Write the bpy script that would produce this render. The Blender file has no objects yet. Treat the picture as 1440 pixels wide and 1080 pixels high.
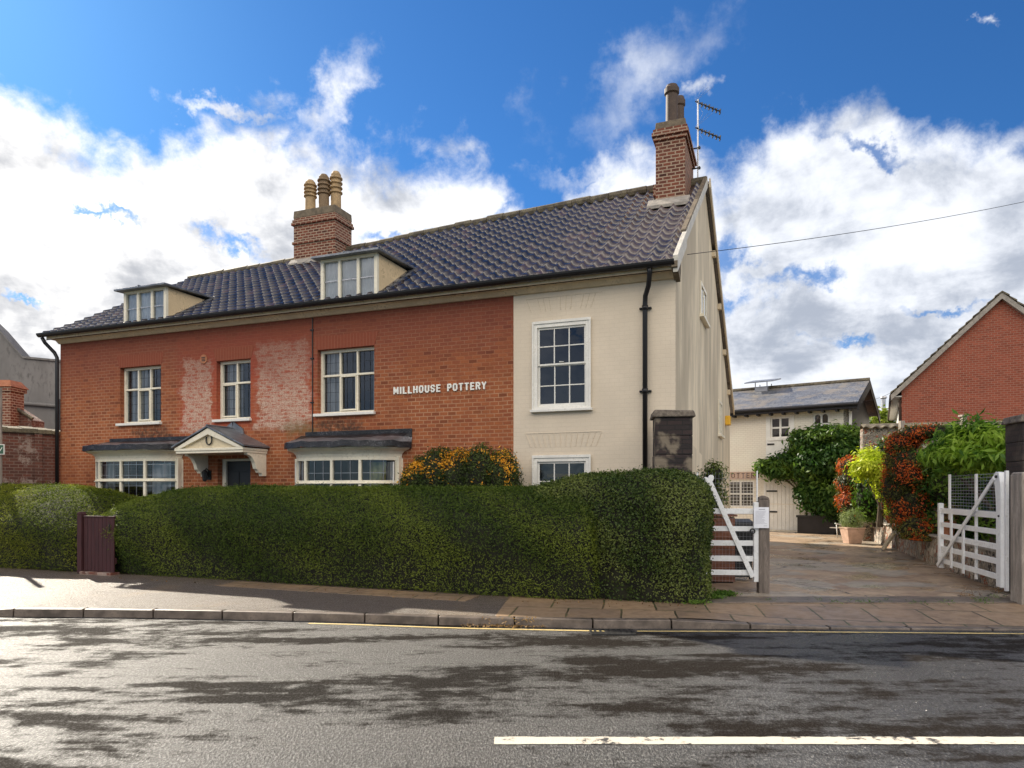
import bpy, math, random
import numpy as np
from mathutils import Vector, noise as mnoise
R = math.radians
random.seed(7)
scn = bpy.context.scene
col = scn.collection

# ---------------------------------------------------------------- camera
F, CX, HY, EZ = 970.0, 720.0, 690.0, 1.5      # focal length in photo pixels, principal column, horizon row, eye height
cam_d = bpy.data.cameras.new("camera")
cam_d.sensor_width = 36.0
cam_d.lens = F / 1440 * 36
cam_d.shift_y = (HY - 540) / 1440
cam_d.clip_start = 0.1
cam_d.clip_end = 2000
cam = bpy.data.objects.new("camera", cam_d)
cam.location = (0, 0, EZ)
cam.rotation_euler = (R(90), 0, 0)
col.objects.link(cam)
scn.camera = cam

# ---------------------------------------------------------------- exposure
scn.view_settings.view_transform = 'Standard'
scn.view_settings.look = 'None'
scn.view_settings.gamma = 1
scn.view_settings.exposure = 0.80

# ---------------------------------------------------------------- sun
SUN_AZ, SUN_EL = R(-42), R(34)                # left of straight ahead, fairly low
sd = Vector((math.sin(SUN_AZ) * math.cos(SUN_EL), math.cos(SUN_AZ) * math.cos(SUN_EL), math.sin(SUN_EL)))
sun_d = bpy.data.lights.new("sun", 'SUN')
sun_d.energy = 5.0
sun_d.angle = R(0.5)
sun_d.color = (1.0, 0.91, 0.76)
sun = bpy.data.objects.new("sun", sun_d)
sun.rotation_euler = sd.to_track_quat('Z', 'Y').to_euler()
sun.location = (-20, 20, 30)
col.objects.link(sun)

# ---------------------------------------------------------------- node helper
class NT:
    def __init__(self, tree):
        self.t = tree
    def n(self, typ, **kw):
        nd = self.t.nodes.new(typ)
        for k, v in kw.items():
            setattr(nd, k, v)
        return nd
    def put(self, sock, v):
        if v is None:
            return
        if isinstance(v, bpy.types.NodeSocket):
            self.t.links.new(v, sock)
        elif isinstance(v, (tuple, list)) and len(v) == 3 and sock.type == 'RGBA':
            sock.default_value = (*v, 1)
        else:
            sock.default_value = v
    def m(self, op, a, b=None, c=None, clamp=False):
        nd = self.n('ShaderNodeMath', operation=op, use_clamp=clamp)
        self.put(nd.inputs[0], a); self.put(nd.inputs[1], b); self.put(nd.inputs[2], c)
        return nd.outputs[0]
    def mr(self, v, a, b, c=0.0, d=1.0, smooth=True):
        nd = self.n('ShaderNodeMapRange', interpolation_type='SMOOTHSTEP' if smooth else 'LINEAR')
        for i, x in enumerate((v, a, b, c, d)):
            self.put(nd.inputs[i], x)
        return nd.outputs[0]
    def mix(self, f, a, b, blend='MIX'):
        nd = self.n('ShaderNodeMix', data_type='RGBA', blend_type=blend)
        self.put(nd.inputs[0], f); self.put(nd.inputs[6], a); self.put(nd.inputs[7], b)
        return nd.outputs[2]
    def noise(self, vec, scale, detail=4, rough=0.55, dist=0.0, out=0):
        nd = self.n('ShaderNodeTexNoise')
        self.put(nd.inputs['Vector'], vec)
        nd.inputs['Scale'].default_value = scale
        nd.inputs['Detail'].default_value = detail
        nd.inputs['Roughness'].default_value = rough
        nd.inputs['Distortion'].default_value = dist
        return nd.outputs[out]
    def xyz(self, vec):
        nd = self.n('ShaderNodeSeparateXYZ'); self.put(nd.inputs[0], vec)
        return nd.outputs[0], nd.outputs[1], nd.outputs[2]
    def vec(self, x, y, z):
        nd = self.n('ShaderNodeCombineXYZ')
        for i, v in enumerate((x, y, z)):
            self.put(nd.inputs[i], v)
        return nd.outputs[0]
    def obj(self):
        return self.n('ShaderNodeTexCoord').outputs['Object']
    def bump(self, h, strength=0.3, dist=0.01, normal=None):
        nd = self.n('ShaderNodeBump')
        nd.inputs['Strength'].default_value = strength
        nd.inputs['Distance'].default_value = dist
        self.put(nd.inputs['Height'], h)
        if normal: self.put(nd.inputs['Normal'], normal)
        return nd.outputs[0]
    def box(self, x, z, x0, x1, z0, z1, e=0.05):
        a = self.m('MULTIPLY', self.mr(x, x0 - e, x0 + e), self.mr(x, x1 - e, x1 + e, 1, 0))
        b = self.m('MULTIPLY', self.mr(z, z0 - e, z0 + e), self.mr(z, z1 - e, z1 + e, 1, 0))
        return self.m('MULTIPLY', a, b)

# ---------------------------------------------------------------- world: sky with cloud
world = bpy.data.worlds.new("World")
scn.world = world
world.use_nodes = True
wt = world.node_tree
wt.nodes.clear()
w = NT(wt)
sky = w.n('ShaderNodeTexSky', sky_type='NISHITA')
sky.sun_disc = False
sky.sun_elevation = SUN_EL
sky.sun_rotation = SUN_AZ % (2 * math.pi)
sky.air_density = 1.0
sky.dust_density = 0.3
sky.ozone_density = 3.0
d = w.n('ShaderNodeTexCoord').outputs['Generated']
dx, dy, dz = w.xyz(d)
ay = w.m('MAXIMUM', w.m('ABSOLUTE', dy), 0.12)
u = w.m('DIVIDE', dx, ay)
v = w.m('DIVIDE', dz, ay)
# cloud noise on a flat layer so it foreshortens towards the horizon
inv = w.m('DIVIDE', 1.0, w.m('ADD', w.m('MAXIMUM', dz, 0.0), 0.22))
pl = w.vec(w.m('MULTIPLY', dx, inv), w.m('MULTIPLY', dy, inv), w.m('MULTIPLY', dz, 0.8))
n_big = w.noise(pl, 1.9, 3, 0.5)
n_det = w.noise(d, 7.5, 9, 0.62, 0.15)
n_fine = w.noise(d, 30, 5, 0.65, 0.3)
nz = w.m('ADD', w.m('ADD', w.m('MULTIPLY', w.m('SUBTRACT', n_det, 0.5), 0.46), w.m('MULTIPLY', w.m('SUBTRACT', n_fine, 0.5), 0.14)),
         w.m('MULTIPLY', w.m('SUBTRACT', n_big, 0.5), 0.22))
def U(px): return (px - CX) / F
def V(py): return (HY - py) / F
# upper edge of the cloud deck, as a height above the horizon for each bearing
edge = [(-400, 60), (0, 128), (80, 150), (180, 186), (300, 186), (430, 198), (540, 190), (620, 182), (690, 205), (735, 262), (765, 330),
        (800, 230), (870, 190), (960, 215), (1010, 215), (1060, 185), (1130, 150), (1210, 150), (1300, 190), (1370, 165), (1440, 150), (1800, 60)]
u0, u1 = U(-400), U(1800)
cur = w.n('ShaderNodeFloatCurve')
w.put(cur.inputs['Value'], w.mr(u, u0, u1, 0, 1, False))
cm = cur.mapping.curves[0]
while len(cm.points) > 2:
    cm.points.remove(cm.points[1])
for i, (px, py) in enumerate(edge):
    X, Yv = (U(px) - u0) / (u1 - u0), V(py)
    if i == 0: cm.points[0].location = (X, Yv)
    elif i == len(edge) - 1: cm.points[1].location = (X, Yv)
    else: cm.points.new(X, Yv)
cur.mapping.update()
deck = w.mr(w.m('ADD', w.m('SUBTRACT', cur.outputs[0], v), w.m('MULTIPLY', nz, 0.62)), -0.015, 0.075)
# holes of blue in the deck
wv = w.n('ShaderNodeTexNoise'); w.put(wv.inputs['Vector'], d)
wv.inputs['Scale'].default_value = 9; wv.inputs['Detail'].default_value = 6; wv.inputs['Roughness'].default_value = 0.65
wx, wy, wz = w.xyz(wv.outputs['Color'])
uw = w.m('ADD', u, w.m('MULTIPLY', w.m('SUBTRACT', wx, 0.5), 0.34))
vw = w.m('ADD', v, w.m('MULTIPLY', w.m('SUBTRACT', wy, 0.5), 0.20))
def blob(px, py, rx, ry, rot=0.0, k=0.8):
    c, s = math.cos(R(rot)), math.sin(R(rot))
    a = w.m('SUBTRACT', uw, U(px)); b = w.m('SUBTRACT', vw, V(py))
    e = w.m('DIVIDE', w.m('ADD', w.m('MULTIPLY', a, c), w.m('MULTIPLY', b, s)), rx / F)
    f = w.m('DIVIDE', w.m('SUBTRACT', w.m('MULTIPLY', b, c), w.m('MULTIPLY', a, s)), ry / F)
    r = w.m('SQRT', w.m('ADD', w.m('MULTIPLY', e, e), w.m('MULTIPLY', f, f)))
    return w.m('SUBTRACT', 1.0, r), r
def add_max(lst, smooth_lo, smooth_hi, nmul):
    out = None
    for args in lst:
        g = blob(*args)[0]
        g = w.mr(w.m('ADD', g, w.m('MULTIPLY', nz, nmul)), smooth_lo, smooth_hi)
        out = g if out is None else w.m('MAXIMUM', out, g)
    return out
holes = add_max([(715, 300, 60, 22, 15), (560, 345, 70, 16, 0), (315, 330, 60, 18, -15), (110, 300, 55, 9, -20), (35, 620, 60, 20, 0),
                 (1015, 360, 34, 62, 0), (1250, 205, 75, 15, -8), (1120, 390, 70, 20, 8), (1040, 425, 55, 20, 0), (20, 420, 70, 8, -20),
                 (620, 330, 90, 16, 10), (1440, 200, 60, 28, 0), (820, 250, 60, 14, 30), (1330, 420, 70, 10, 0), (1180, 470, 60, 12, 0)], -0.05, 1.0, 2.6)
tall = [(468, 122, 76, 50, 35), (1395, 40, 26, 14, 0), (1020, 130, 50, 30, 10),
        (330, 150, 90, 16, 5)]
wisps = add_max(tall, 0.05, 1.2, 3.0)
veil = add_max([(900, 105, 190, 75, 32), (840, 240, 150, 30, 10)], 0.0, 1.3, 3.4)
wisps = w.m('MAXIMUM', wisps, w.m('MULTIPLY', veil, 0.8))
mask = w.m('MAXIMUM', w.m('MULTIPLY', deck, w.m('SUBTRACT', 1.0, w.m('MULTIPLY', holes, 0.85))), w.m('MULTIPLY', wisps, 0.86))
# cloud tone: sun-side white, thick parts greyer
n_sh = w.noise(pl, 3.4, 6, 0.58, 0.2)
n_sh2 = w.noise(d, 12, 6, 0.6, 0.25)
low = w.mr(v, 0.05, 0.5, 1, 0)
shade = w.mr(w.m('ADD', w.m('MULTIPLY', w.m('ADD', n_sh, n_sh2), 0.5), w.m('MULTIPLY', low, 0.10)), 0.46, 0.68)
cwhite = w.mix(w.mr(u, -0.7, 0.3), (7.6, 7.5, 7.4), (5.9, 6.1, 6.5))
cgrey = w.mix(w.mr(u, -0.7, 0.3), (3.3, 3.4, 3.65), (2.7, 3.0, 3.6))
ccol = w.mix(shade, cwhite, cgrey)
back = w.m('MULTIPLY', w.mr(dy, -0.35, 0.25, 1, 0), w.m('MULTIPLY', w.mr(dz, 0.20, 0.42, 0.0, 1.0), w.mr(dz, 0.66, 0.92, 1.0, 0.40)))            # unseen bright warm cloud band behind the camera, added to light the facade
ccol = w.mix(back, ccol, (25.0, 22.8, 19.6))
blue = w.mix(1.0, sky.outputs[0], (0.205, 0.465, 0.73), 'MULTIPLY')
upper = w.mr(dz, 0.62, 0.85, 1.0, 0.70)
mask = w.m('MULTIPLY', w.m('MULTIPLY', mask, upper), w.mr(dy, -0.25, 0.10, 0.45, 1.0))
mask = w.m('MAXIMUM', mask, w.m('MULTIPLY', back, w.mr(n_det, 0.36, 0.58)))
res = w.mix(mask, blue, ccol)
bg = w.n('ShaderNodeBackground')
bg.inputs['Strength'].default_value = 0.1
w.put(bg.inputs['Color'], res)
wo = w.n('ShaderNodeOutputWorld')
wt.links.new(bg.outputs[0], wo.inputs[0])

# ---------------------------------------------------------------- materials
M = {}
def new_mat(name):
    m = bpy.data.materials.new(name)
    m.use_nodes = True
    m.node_tree.nodes.clear()
    t = NT(m.node_tree)
    M[name] = m
    return m, t
def finish(m, t, base, rough=0.7, normal=None, spec=0.4, metallic=0.0, coat=0.0, coat_rough=0.1, alpha=None):
    p = t.n('ShaderNodeBsdfPrincipled')
    t.put(p.inputs['Base Color'], base)
    t.put(p.inputs['Roughness'], rough)
    t.put(p.inputs['Specular IOR Level'], spec)
    t.put(p.inputs['Metallic'], metallic)
    t.put(p.inputs['Coat Weight'], coat)
    t.put(p.inputs['Coat Roughness'], coat_rough)
    if normal is not None: t.put(p.inputs['Normal'], normal)
    o = t.n('ShaderNodeOutputMaterial')
    t.t.links.new(p.outputs[0], o.inputs[0])
    return m

def plain(name, c, rough=0.6, var=0.12, scale=6, bumpk=0.15, metallic=0.0, spec=0.4, dirt=None, dirt_amt=0.5, stretch=(1, 1, 1), bd=0.004):
    m, t = new_mat(name)
    o = t.obj()
    mp = t.n('ShaderNodeMapping'); t.put(mp.inputs[0], o); mp.inputs['Scale'].default_value = stretch
    n1 = t.noise(mp.outputs[0], scale, 6, 0.6)
    n2 = t.noise(mp.outputs[0], scale * 7, 4, 0.6)
    dk = tuple(x * (1 - var * 2) for x in c)
    lt = tuple(min(1, x * (1 + var)) for x in c)
    b = t.mix(t.mr(n1, 0.3, 0.7), dk, lt)
    if dirt:
        b = t.mix(t.m('MULTIPLY', t.mr(n2, 0.48, 0.68), t.m('MULTIPLY', t.mr(n1, 0.42, 0.6), dirt_amt)), b, dirt)
    rr = t.m('ADD', t.m('MULTIPLY', n1, 0.15), rough - 0.07)
    return finish(m, t, b, rr, t.bump(n2, bumpk, bd), spec, metallic)

def facing(t):
    o = t.obj()
    x, y, z = t.xyz(o)
    return o, x, y, z, t.m('ADD', x, y)

def brick(name, c1, c2, mortar, bw=0.172, rh=0.073, ms=0.006, bumpk=0.6, extra=None, weather=(0.1, 0.05, 0.03), wamt=0.35, rough=0.85, fade=0.5, dark_b=0.7):
    m, t = new_mat(name)
    o, x, y, z, u_ = facing(t)
    wob = t.m('MULTIPLY', t.m('SUBTRACT', t.noise(o, 1.3, 2), 0.5), 0.02)
    b = t.n('ShaderNodeTexBrick')
    b.offset = 0.5
    t.put(b.inputs['Vector'], t.vec(u_, t.m('ADD', z, wob), 0.0))
    t.put(b.inputs['Color1'], c1); t.put(b.inputs['Color2'], c2); t.put(b.inputs['Mortar'], mortar)
    for k, val in (('Scale', 1.0), ('Mortar Size', ms), ('Mortar Smooth', 0.25), ('Bias', -0.15), ('Brick Width', bw), ('Row Height', rh)):
        b.inputs[k].default_value = val
    n1 = t.noise(o, 0.9, 6, 0.6)
    n2 = t.noise(o, 38, 4, 0.6)
    n3 = t.noise(o, 5.5, 6, 0.65)
    zz_ = t.m('ADD', z, wob)
    row = t.m('FLOOR', t.m('DIVIDE', zz_, rh))
    colm = t.m('FLOOR', t.m('DIVIDE', t.m('ADD', u_, t.m('MULTIPLY', t.m('SUBTRACT', 1.0, t.m('FLOORED_MODULO', row, 2.0)), bw * 0.5)), bw))
    wn = t.n('ShaderNodeTexWhiteNoise', noise_dimensions='2D'); t.put(wn.inputs['Vector'], t.vec(colm, row, 0.0))
    r1, r2, r3 = t.xyz(wn.outputs['Color'])
    c = b.outputs['Color']
    keep = t.m('SUBTRACT', 1.0, b.outputs['Fac'])
    c = t.mix(t.m('MULTIPLY', keep, t.m('MULTIPLY', t.mr(r1, 0.80, 0.98, 0, 1), dark_b)), c, tuple(k * 0.38 for k in c2))
    c = t.mix(t.m('MULTIPLY', keep, t.m('MULTIPLY', t.mr(r2, 0.6, 1.0, 0, 1), 0.35 if dark_b > 0.1 else 0.0)), c, tuple(min(1, k * 1.35) for k in c1))
    # mortar partly washed over with brick dust
    c = t.mix(t.m('MULTIPLY', b.outputs['Fac'], t.mr(n1, 0.35, 0.65, fade, 0.0)), c, c1)
    c = t.mix(t.m('MULTIPLY', t.mr(n3, 0.3, 0.8), wamt), c, weather)
    c = t.mix(t.m('MULTIPLY', t.mr(n1, 0.4, 0.7), 0.3), c, tuple(min(1, k * 1.35) for k in c1))
    c = t.mix(t.m('MULTIPLY', n2, 0.25), c, tuple(k * 0.5 for k in c1))
    h = t.m('ADD', t.m('MULTIPLY', b.outputs['Fac'], -1.0), t.m('MULTIPLY', n2, 0.35))
    if extra:
        c = extra(t, c, o, x, z, b.outputs['Fac'], n1, n2, n3)
    return finish(m, t, c, rough, t.bump(h, bumpk, 0.008), 0.3)

def leaf_mat(name, dark, mid, light, trans=0.35, rough=0.5, spot=None):
    """leaf colours vary leaf by leaf (attribute 'tint': x random per leaf, y clump)"""
    m, t = new_mat(name)
    a = t.n('ShaderNodeAttribute', attribute_name='tint')
    r_, g_, b_ = t.xyz(a.outputs['Vector'])
    c = t.mix(t.mr(r_, 0.0, 1.0, 0, 1, False), dark, mid)
    c = t.mix(t.m('MULTIPLY', t.mr(g_, 0.35, 0.95, 0, 1, False), 0.85), c, light)
    if spot:
        c = t.mix(t.mr(b_, 0.5, 0.52), c, t.mix(r_, spot[0], spot[1]))
    p = t.n('ShaderNodeBsdfPrincipled')
    t.put(p.inputs['Base Color'], c); p.inputs['Roughness'].default_value = rough
    p.inputs['Specular IOR Level'].default_value = 0.2
    tr = t.n('ShaderNodeBsdfTranslucent')
    t.put(tr.inputs['Color'], t.mix(0.5, c, t.mix(1.0, c, (1.3, 1.5, 0.4), 'MULTIPLY')))
    ms = t.n('ShaderNodeMixShader'); ms.inputs[0].default_value = trans
    t.t.links.new(p.outputs[0], ms.inputs[1]); t.t.links.new(tr.outputs[0], ms.inputs[2])
    o = t.n('ShaderNodeOutputMaterial'); t.t.links.new(ms.outputs[0], o.inputs[0])
    return m

def glass(name, body=(0.006, 0.008, 0.014), clear=0.72):
    m, t = new_mat(name)
    o = t.obj()
    nb = t.bump(t.noise(o, 2.5, 2, 0.5), 0.12, 0.02)
    fr = t.n('ShaderNodeFresnel'); fr.inputs[0].default_value = 1.62
    t.put(fr.inputs['Normal'], nb)
    gl = t.n('ShaderNodeBsdfGlossy'); gl.inputs['Roughness'].default_value = 0.02
    gl.inputs['Color'].default_value = (0.95, 0.95, 0.95, 1); t.put(gl.inputs['Normal'], nb)
    df = t.n('ShaderNodeBsdfDiffuse'); df.inputs['Color'].default_value = (*body, 1)
    tr = t.n('ShaderNodeBsdfTransparent'); tr.inputs['Color'].default_value = (0.85, 0.88, 0.92, 1)
    m1 = t.n('ShaderNodeMixShader'); m1.inputs[0].default_value = clear
    t.t.links.new(df.outputs[0], m1.inputs[1]); t.t.links.new(tr.outputs[0], m1.inputs[2])
    m2 = t.n('ShaderNodeMixShader')
    t.t.links.new(t.m('MULTIPLY', fr.outputs[0], 1.25, clamp=True), m2.inputs[0])
    t.t.links.new(m1.outputs[0], m2.inputs[1]); t.t.links.new(gl.outputs[0], m2.inputs[2])
    ou = t.n('ShaderNodeOutputMaterial'); t.t.links.new(m2.outputs[0], ou.inputs[0])
    return m

# ---------------------------------------------------------------- mesh helpers
class MB:
    def __init__(self):
        self.v, self.f, self.mi, self.cur = [], [], [], 0
    def face(self, pts):
        i = len(self.v)
        self.v += [tuple(p) for p in pts]
        self.f.append(tuple(range(i, i + len(pts)))); self.mi.append(self.cur)
    def idx(self, vs, fs):
        i = len(self.v)
        self.v += [tuple(p) for p in vs]
        for f in fs:
            self.f.append(tuple(k + i for k in f)); self.mi.append(self.cur)
    def box(self, x0, x1, y0, y1, z0, z1):
        x0, x1 = sorted((x0, x1)); y0, y1 = sorted((y0, y1)); z0, z1 = sorted((z0, z1))
        self.idx([(x0, y0, z0), (x1, y0, z0), (x1, y1, z0), (x0, y1, z0), (x0, y0, z1), (x1, y0, z1), (x1, y1, z1), (x0, y1, z1)],
                 [(0, 3, 2, 1), (4, 5, 6, 7), (0, 1, 5, 4), (1, 2, 6, 5), (2, 3, 7, 6), (3, 0, 4, 7)])
        return self
    def hexa(self, b, t):
        """b, t: four points of the lower and of the upper face (counter-clockwise from above)"""
        self.idx(list(b) + list(t), [(0, 3, 2, 1), (4, 5, 6, 7), (0, 1, 5, 4), (1, 2, 6, 5), (2, 3, 7, 6), (3, 0, 4, 7)])
        return self
    def prism(self, poly, axis, a, b):
        """polygon of (p, q) swept along axis 'x','y' or 'z' from a to b"""
        def P(p, q, r):
            return {'x': (r, p, q), 'y': (p, r, q), 'z': (p, q, r)}[axis]
        n = len(poly)
        vs = [P(p, q, a) for p, q in poly] + [P(p, q, b) for p, q in poly]
        fs = [tuple(range(n)), tuple(range(2 * n - 1, n - 1, -1))] + [(i, i + n, (i + 1) % n + n, (i + 1) % n) for i in range(n)]
        self.idx(vs, fs)
        return self
    def bar(self, p, q, wd, th, up=(0, 0, 1)):
        p, q = Vector(p), Vector(q)
        dd = (q - p).normalized(); s = dd.cross(Vector(up))
        if s.length < 1e-4: s = dd.cross(Vector((1, 0, 0)))
        s.normalize(); n = s.cross(dd).normalized()
        a, b = s * wd / 2, n * th / 2
        self.idx([p - a - b, p + a - b, p + a + b, p - a + b, q - a - b, q + a - b, q + a + b, q - a + b],
                 [(0, 3, 2, 1), (4, 5, 6, 7), (0, 1, 5, 4), (1, 2, 6, 5), (2, 3, 7, 6), (3, 0, 4, 7)])
        return self
    def tube(self, pts, r, n=8, cap=True):
        pts = [Vector(p) for p in pts]
        rs = r if isinstance(r, (list, tuple)) else [r] * len(pts)
        rings = []
        prev = None
        for i, p in enumerate(pts):
            dd = (pts[min(i + 1, len(pts) - 1)] - pts[max(i - 1, 0)]).normalized()
            if prev is None:
                s = dd.cross(Vector((0, 0, 1)))
                if s.length < 1e-3: s = dd.cross(Vector((1, 0, 0)))
            else:
                s = prev - dd * prev.dot(dd)
            s.normalize(); prev = s
            k = dd.cross(s)
            rings.append([p + (s * math.cos(2 * math.pi * j / n) + k * math.sin(2 * math.pi * j / n)) * rs[i] for j in range(n)])
        vs = [q for rg in rings for q in rg]
        fs = [(i * n + j, i * n + (j + 1) % n, (i + 1) * n + (j + 1) % n, (i + 1) * n + j) for i in range(len(pts) - 1) for j in range(n)]
        if cap:
            fs += [tuple(range(n - 1, -1, -1)), tuple(range((len(pts) - 1) * n, len(pts) * n))]
        self.idx(vs, fs)
        return self
    def lathe(self, prof, c, n=20, sq=1.0):
        vs, fs = [], []
        for r, z in prof:
            for j in range(n):
                a = 2 * math.pi * j / n
                vs.append((c[0] + r * math.cos(a), c[1] + r * math.sin(a), c[2] + z))
        for i in range(len(prof) - 1):
            for j in range(n):
                fs.append((i * n + j, i * n + (j + 1) % n, (i + 1) * n + (j + 1) % n, (i + 1) * n + j))
        fs += [tuple(range(n - 1, -1, -1)), tuple(range((len(prof) - 1) * n, len(prof) * n))]
        self.idx(vs, fs)
        return self
    def wall(self, x0, x1, z0, z1, holes, y, depth, topfn=None):
        """front face on plane y with rectangular holes; reveals go back by depth"""
        xs = sorted({x0, x1, *[h[0] for h in holes], *[h[1] for h in holes]})
        zs = sorted({z0, z1, *[h[2] for h in holes], *[h[3] for h in holes]})
        xs = [x for x in xs if x0 <= x <= x1]; zs = [z for z in zs if z0 <= z <= z1]
        for i in range(len(xs) - 1):
            for j in range(len(zs) - 1):
                cx, cz = (xs[i] + xs[i + 1]) / 2, (zs[j] + zs[j + 1]) / 2
                if any(h[0] < cx < h[1] and h[2] < cz < h[3] for h in holes): continue
                self.face([(xs[i], y, zs[j]), (xs[i + 1], y, zs[j]), (xs[i + 1], y, zs[j + 1]), (xs[i], y, zs[j + 1])])
        for a, b, c, dd in holes:
            self.face([(a, y, c), (a, y, dd), (a, y + depth, dd), (a, y + depth, c)])
            self.face([(b, y, c), (b, y + depth, c), (b, y + depth, dd), (b, y, dd)])
            self.face([(a, y, dd), (b, y, dd), (b, y + depth, dd), (a, y + depth, dd)])
            self.face([(a, y, c), (a, y + depth, c), (b, y + depth, c), (b, y, c)])
        return self
    def build(self, name, mats, parent=None, smooth=False, bevel=0.0, loc=None):
        me = bpy.data.meshes.new(name)
        me.from_pydata(self.v, [], self.f)
        if not isinstance(mats, (list, tuple)): mats = [mats]
        for m in mats: me.materials.append(M[m] if isinstance(m, str) else m)
        if len(mats) > 1: me.polygons.foreach_set('material_index', self.mi)
        me.validate(); me.update()
        if smooth: me.shade_smooth()
        o = bpy.data.objects.new(name, me)
        col.objects.link(o)
        if parent is not None: o.parent = parent
        if bevel:
            md = o.modifiers.new('bevel', 'BEVEL'); md.width = bevel; md.segments = 2; md.limit_method = 'ANGLE'; md.angle_limit = R(40)
        return o

def tag(o, label=None, cat=None, group=None, kind=None):
    if label: o['label'] = label
    if cat: o['category'] = cat
    if group: o['group'] = group
    if kind: o['kind'] = kind
    return o
def thing(name, label, cat, loc=(0, 0, 0), rz=0.0, group=None):
    o = bpy.data.objects.new(name, None)
    col.objects.link(o)
    o.empty_display_size = 0.2
    o.location = loc; o.rotation_euler = (0, 0, rz)
    return tag(o, label, cat, group)
def copy_tree(o, parent=None):
    c = o.copy(); col.objects.link(c)
    if parent is not None: c.parent = parent
    for ch in list(o.children): copy_tree(ch, c)
    return c

class Frame:
    """a vertical plane frame: local x along a facade, y into the building; reads sizes off the photo by ray"""
    def __init__(self, O, th):
        self.O, self.th = O, th
        self.a = (math.cos(th), -math.sin(th)); self.b = (math.sin(th), math.cos(th))
    def at(self, px, py=HY, s=0.0):
        r = ((px - CX) / F, 1.0)
        lam = (self.O[0] * self.b[0] + self.O[1] * self.b[1] + s) / (r[0] * self.b[0] + r[1] * self.b[1])
        t = lam * (r[0] * self.a[0] + r[1] * self.a[1]) - (self.O[0] * self.a[0] + self.O[1] * self.a[1])
        return t, EZ + (HY - py) * lam / F
    def t(self, px, s=0.0): return self.at(px, HY, s)[0]
    def z(self, px, py, s=0.0): return self.at(px, py, s)[1]
    def w(self, t, s, z=0.0):
        return Vector((self.O[0] + t * self.a[0] + s * self.b[0], self.O[1] + t * self.a[1] + s * self.b[1], z))
def ray(px, py, Y): return Vector(((px - CX) * Y / F, Y, EZ + (HY - py) * Y / F))
def gnd(px, py, z=0.0):
    Y = (EZ - z) * F / (py - HY)
    return Vector(((px - CX) * Y / F, Y, z))

# ---------------------------------------------------------------- foliage
rng = np.random.default_rng(11)
def mesh_np(name, V_, Fq, mats, parent=None, mi=None, tint=None):
    me = bpy.data.meshes.new(name)
    n, k = Fq.shape
    me.vertices.add(len(V_)); me.vertices.foreach_set('co', V_.astype(np.float32).ravel())
    me.loops.add(n * k); me.loops.foreach_set('vertex_index', Fq.astype(np.int32).ravel())
    me.polygons.add(n); me.polygons.foreach_set('loop_start', np.arange(0, n * k, k, dtype=np.int32))
    me.update(calc_edges=True)
    for m in mats: me.materials.append(M[m])
    if mi is not None: me.polygons.foreach_set('material_index', mi.astype(np.int32))
    if tint is not None:
        at = me.attributes.new('tint', 'FLOAT_VECTOR', 'FACE')
        at.data.foreach_set('vector', tint.astype(np.float32).ravel())
    me.update()
    o = bpy.data.objects.new(name, me); col.objects.link(o)
    if parent is not None: o.parent = parent
    return o
def clump(P, s):
    """cheap smooth 3-D pattern in 0..1"""
    x, y, z = P[:, 0] * s, P[:, 1] * s, P[:, 2] * s
    q = np.sin(x * 1.7 + 2.1 * np.sin(y * 1.3 + 0.7)) + np.sin(y * 2.1 + 1.7 * np.sin(z * 1.9 + x * .5)) + np.sin(z * 2.3 + 1.3 * np.sin(x * 1.1 + 1.9))
    q += 0.6 * (np.sin(x * 4.3 + y * 3.1) + np.sin(y * 4.7 - z * 3.7) + np.sin(z * 5.1 + x * 2.9))
    return np.clip(q / 6 + 0.5, 0, 1)
def scatter(V_, T, n, rs=rng):
    """n random points and normals on triangles T of vertices V_"""
    A, B, C = V_[T[:, 0]], V_[T[:, 1]], V_[T[:, 2]]
    N = np.cross(B - A, C - A); ar = np.linalg.norm(N, axis=1) + 1e-12
    i = rs.choice(len(T), n, p=ar / ar.sum())
    a, b = rs.random(n), rs.random(n)
    fl = a + b > 1; a[fl], b[fl] = 1 - a[fl], 1 - b[fl]
    return A[i] + (B[i] - A[i]) * a[:, None] + (C[i] - A[i]) * b[:, None], N[i] / ar[i][:, None]
def leaves(P, N, L, Wd, droop=0.3, spread=0.8, cs=2.0, spots=0.0, spot_s=3.0, spotfn=None, fold=0.25, up=0.0):
    """kite-shaped folded leaves at P, loosely facing N"""
    n = len(P)
    Nn = N + rng.normal(0, spread, (n, 3)) * 0.6 + np.array([0, 0, up])
    Nn /= np.linalg.norm(Nn, axis=1)[:, None] + 1e-9
    D = rng.normal(0, 1, (n, 3)); D[:, 2] -= droop * 2
    D -= Nn * (D * Nn).sum(1)[:, None]; D /= np.linalg.norm(D, axis=1)[:, None] + 1e-9
    S = np.cross(Nn, D)
    ln = L * rng.uniform(0.65, 1.3, n)[:, None]; wd = Wd * rng.uniform(0.7, 1.25, n)[:, None]
    a = P - D * ln * 0.5
    b = P + S * wd * 0.5 - D * ln * 0.05 + Nn * wd * fold
    c = P + D * ln * 0.5
    e = P - S * wd * 0.5 - D * ln * 0.05 + Nn * wd * fold
    V_ = np.stack([a, b, c, e], 1).reshape(-1, 3)
    Fq = np.arange(4 * n).reshape(-1, 4)
    ti = np.zeros((n, 3)); ti[:, 0] = rng.random(n); ti[:, 1] = np.clip(clump(P, cs) + rng.normal(0, 0.14, n), 0, 1)
    if spotfn is not None: ti[:, 2] = spotfn(P)
    elif spots: ti[:, 2] = (clump(P + 7.3, spot_s) + rng.normal(0, 0.16, n) > 1 - spots)
    return V_, Fq, ti
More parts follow.
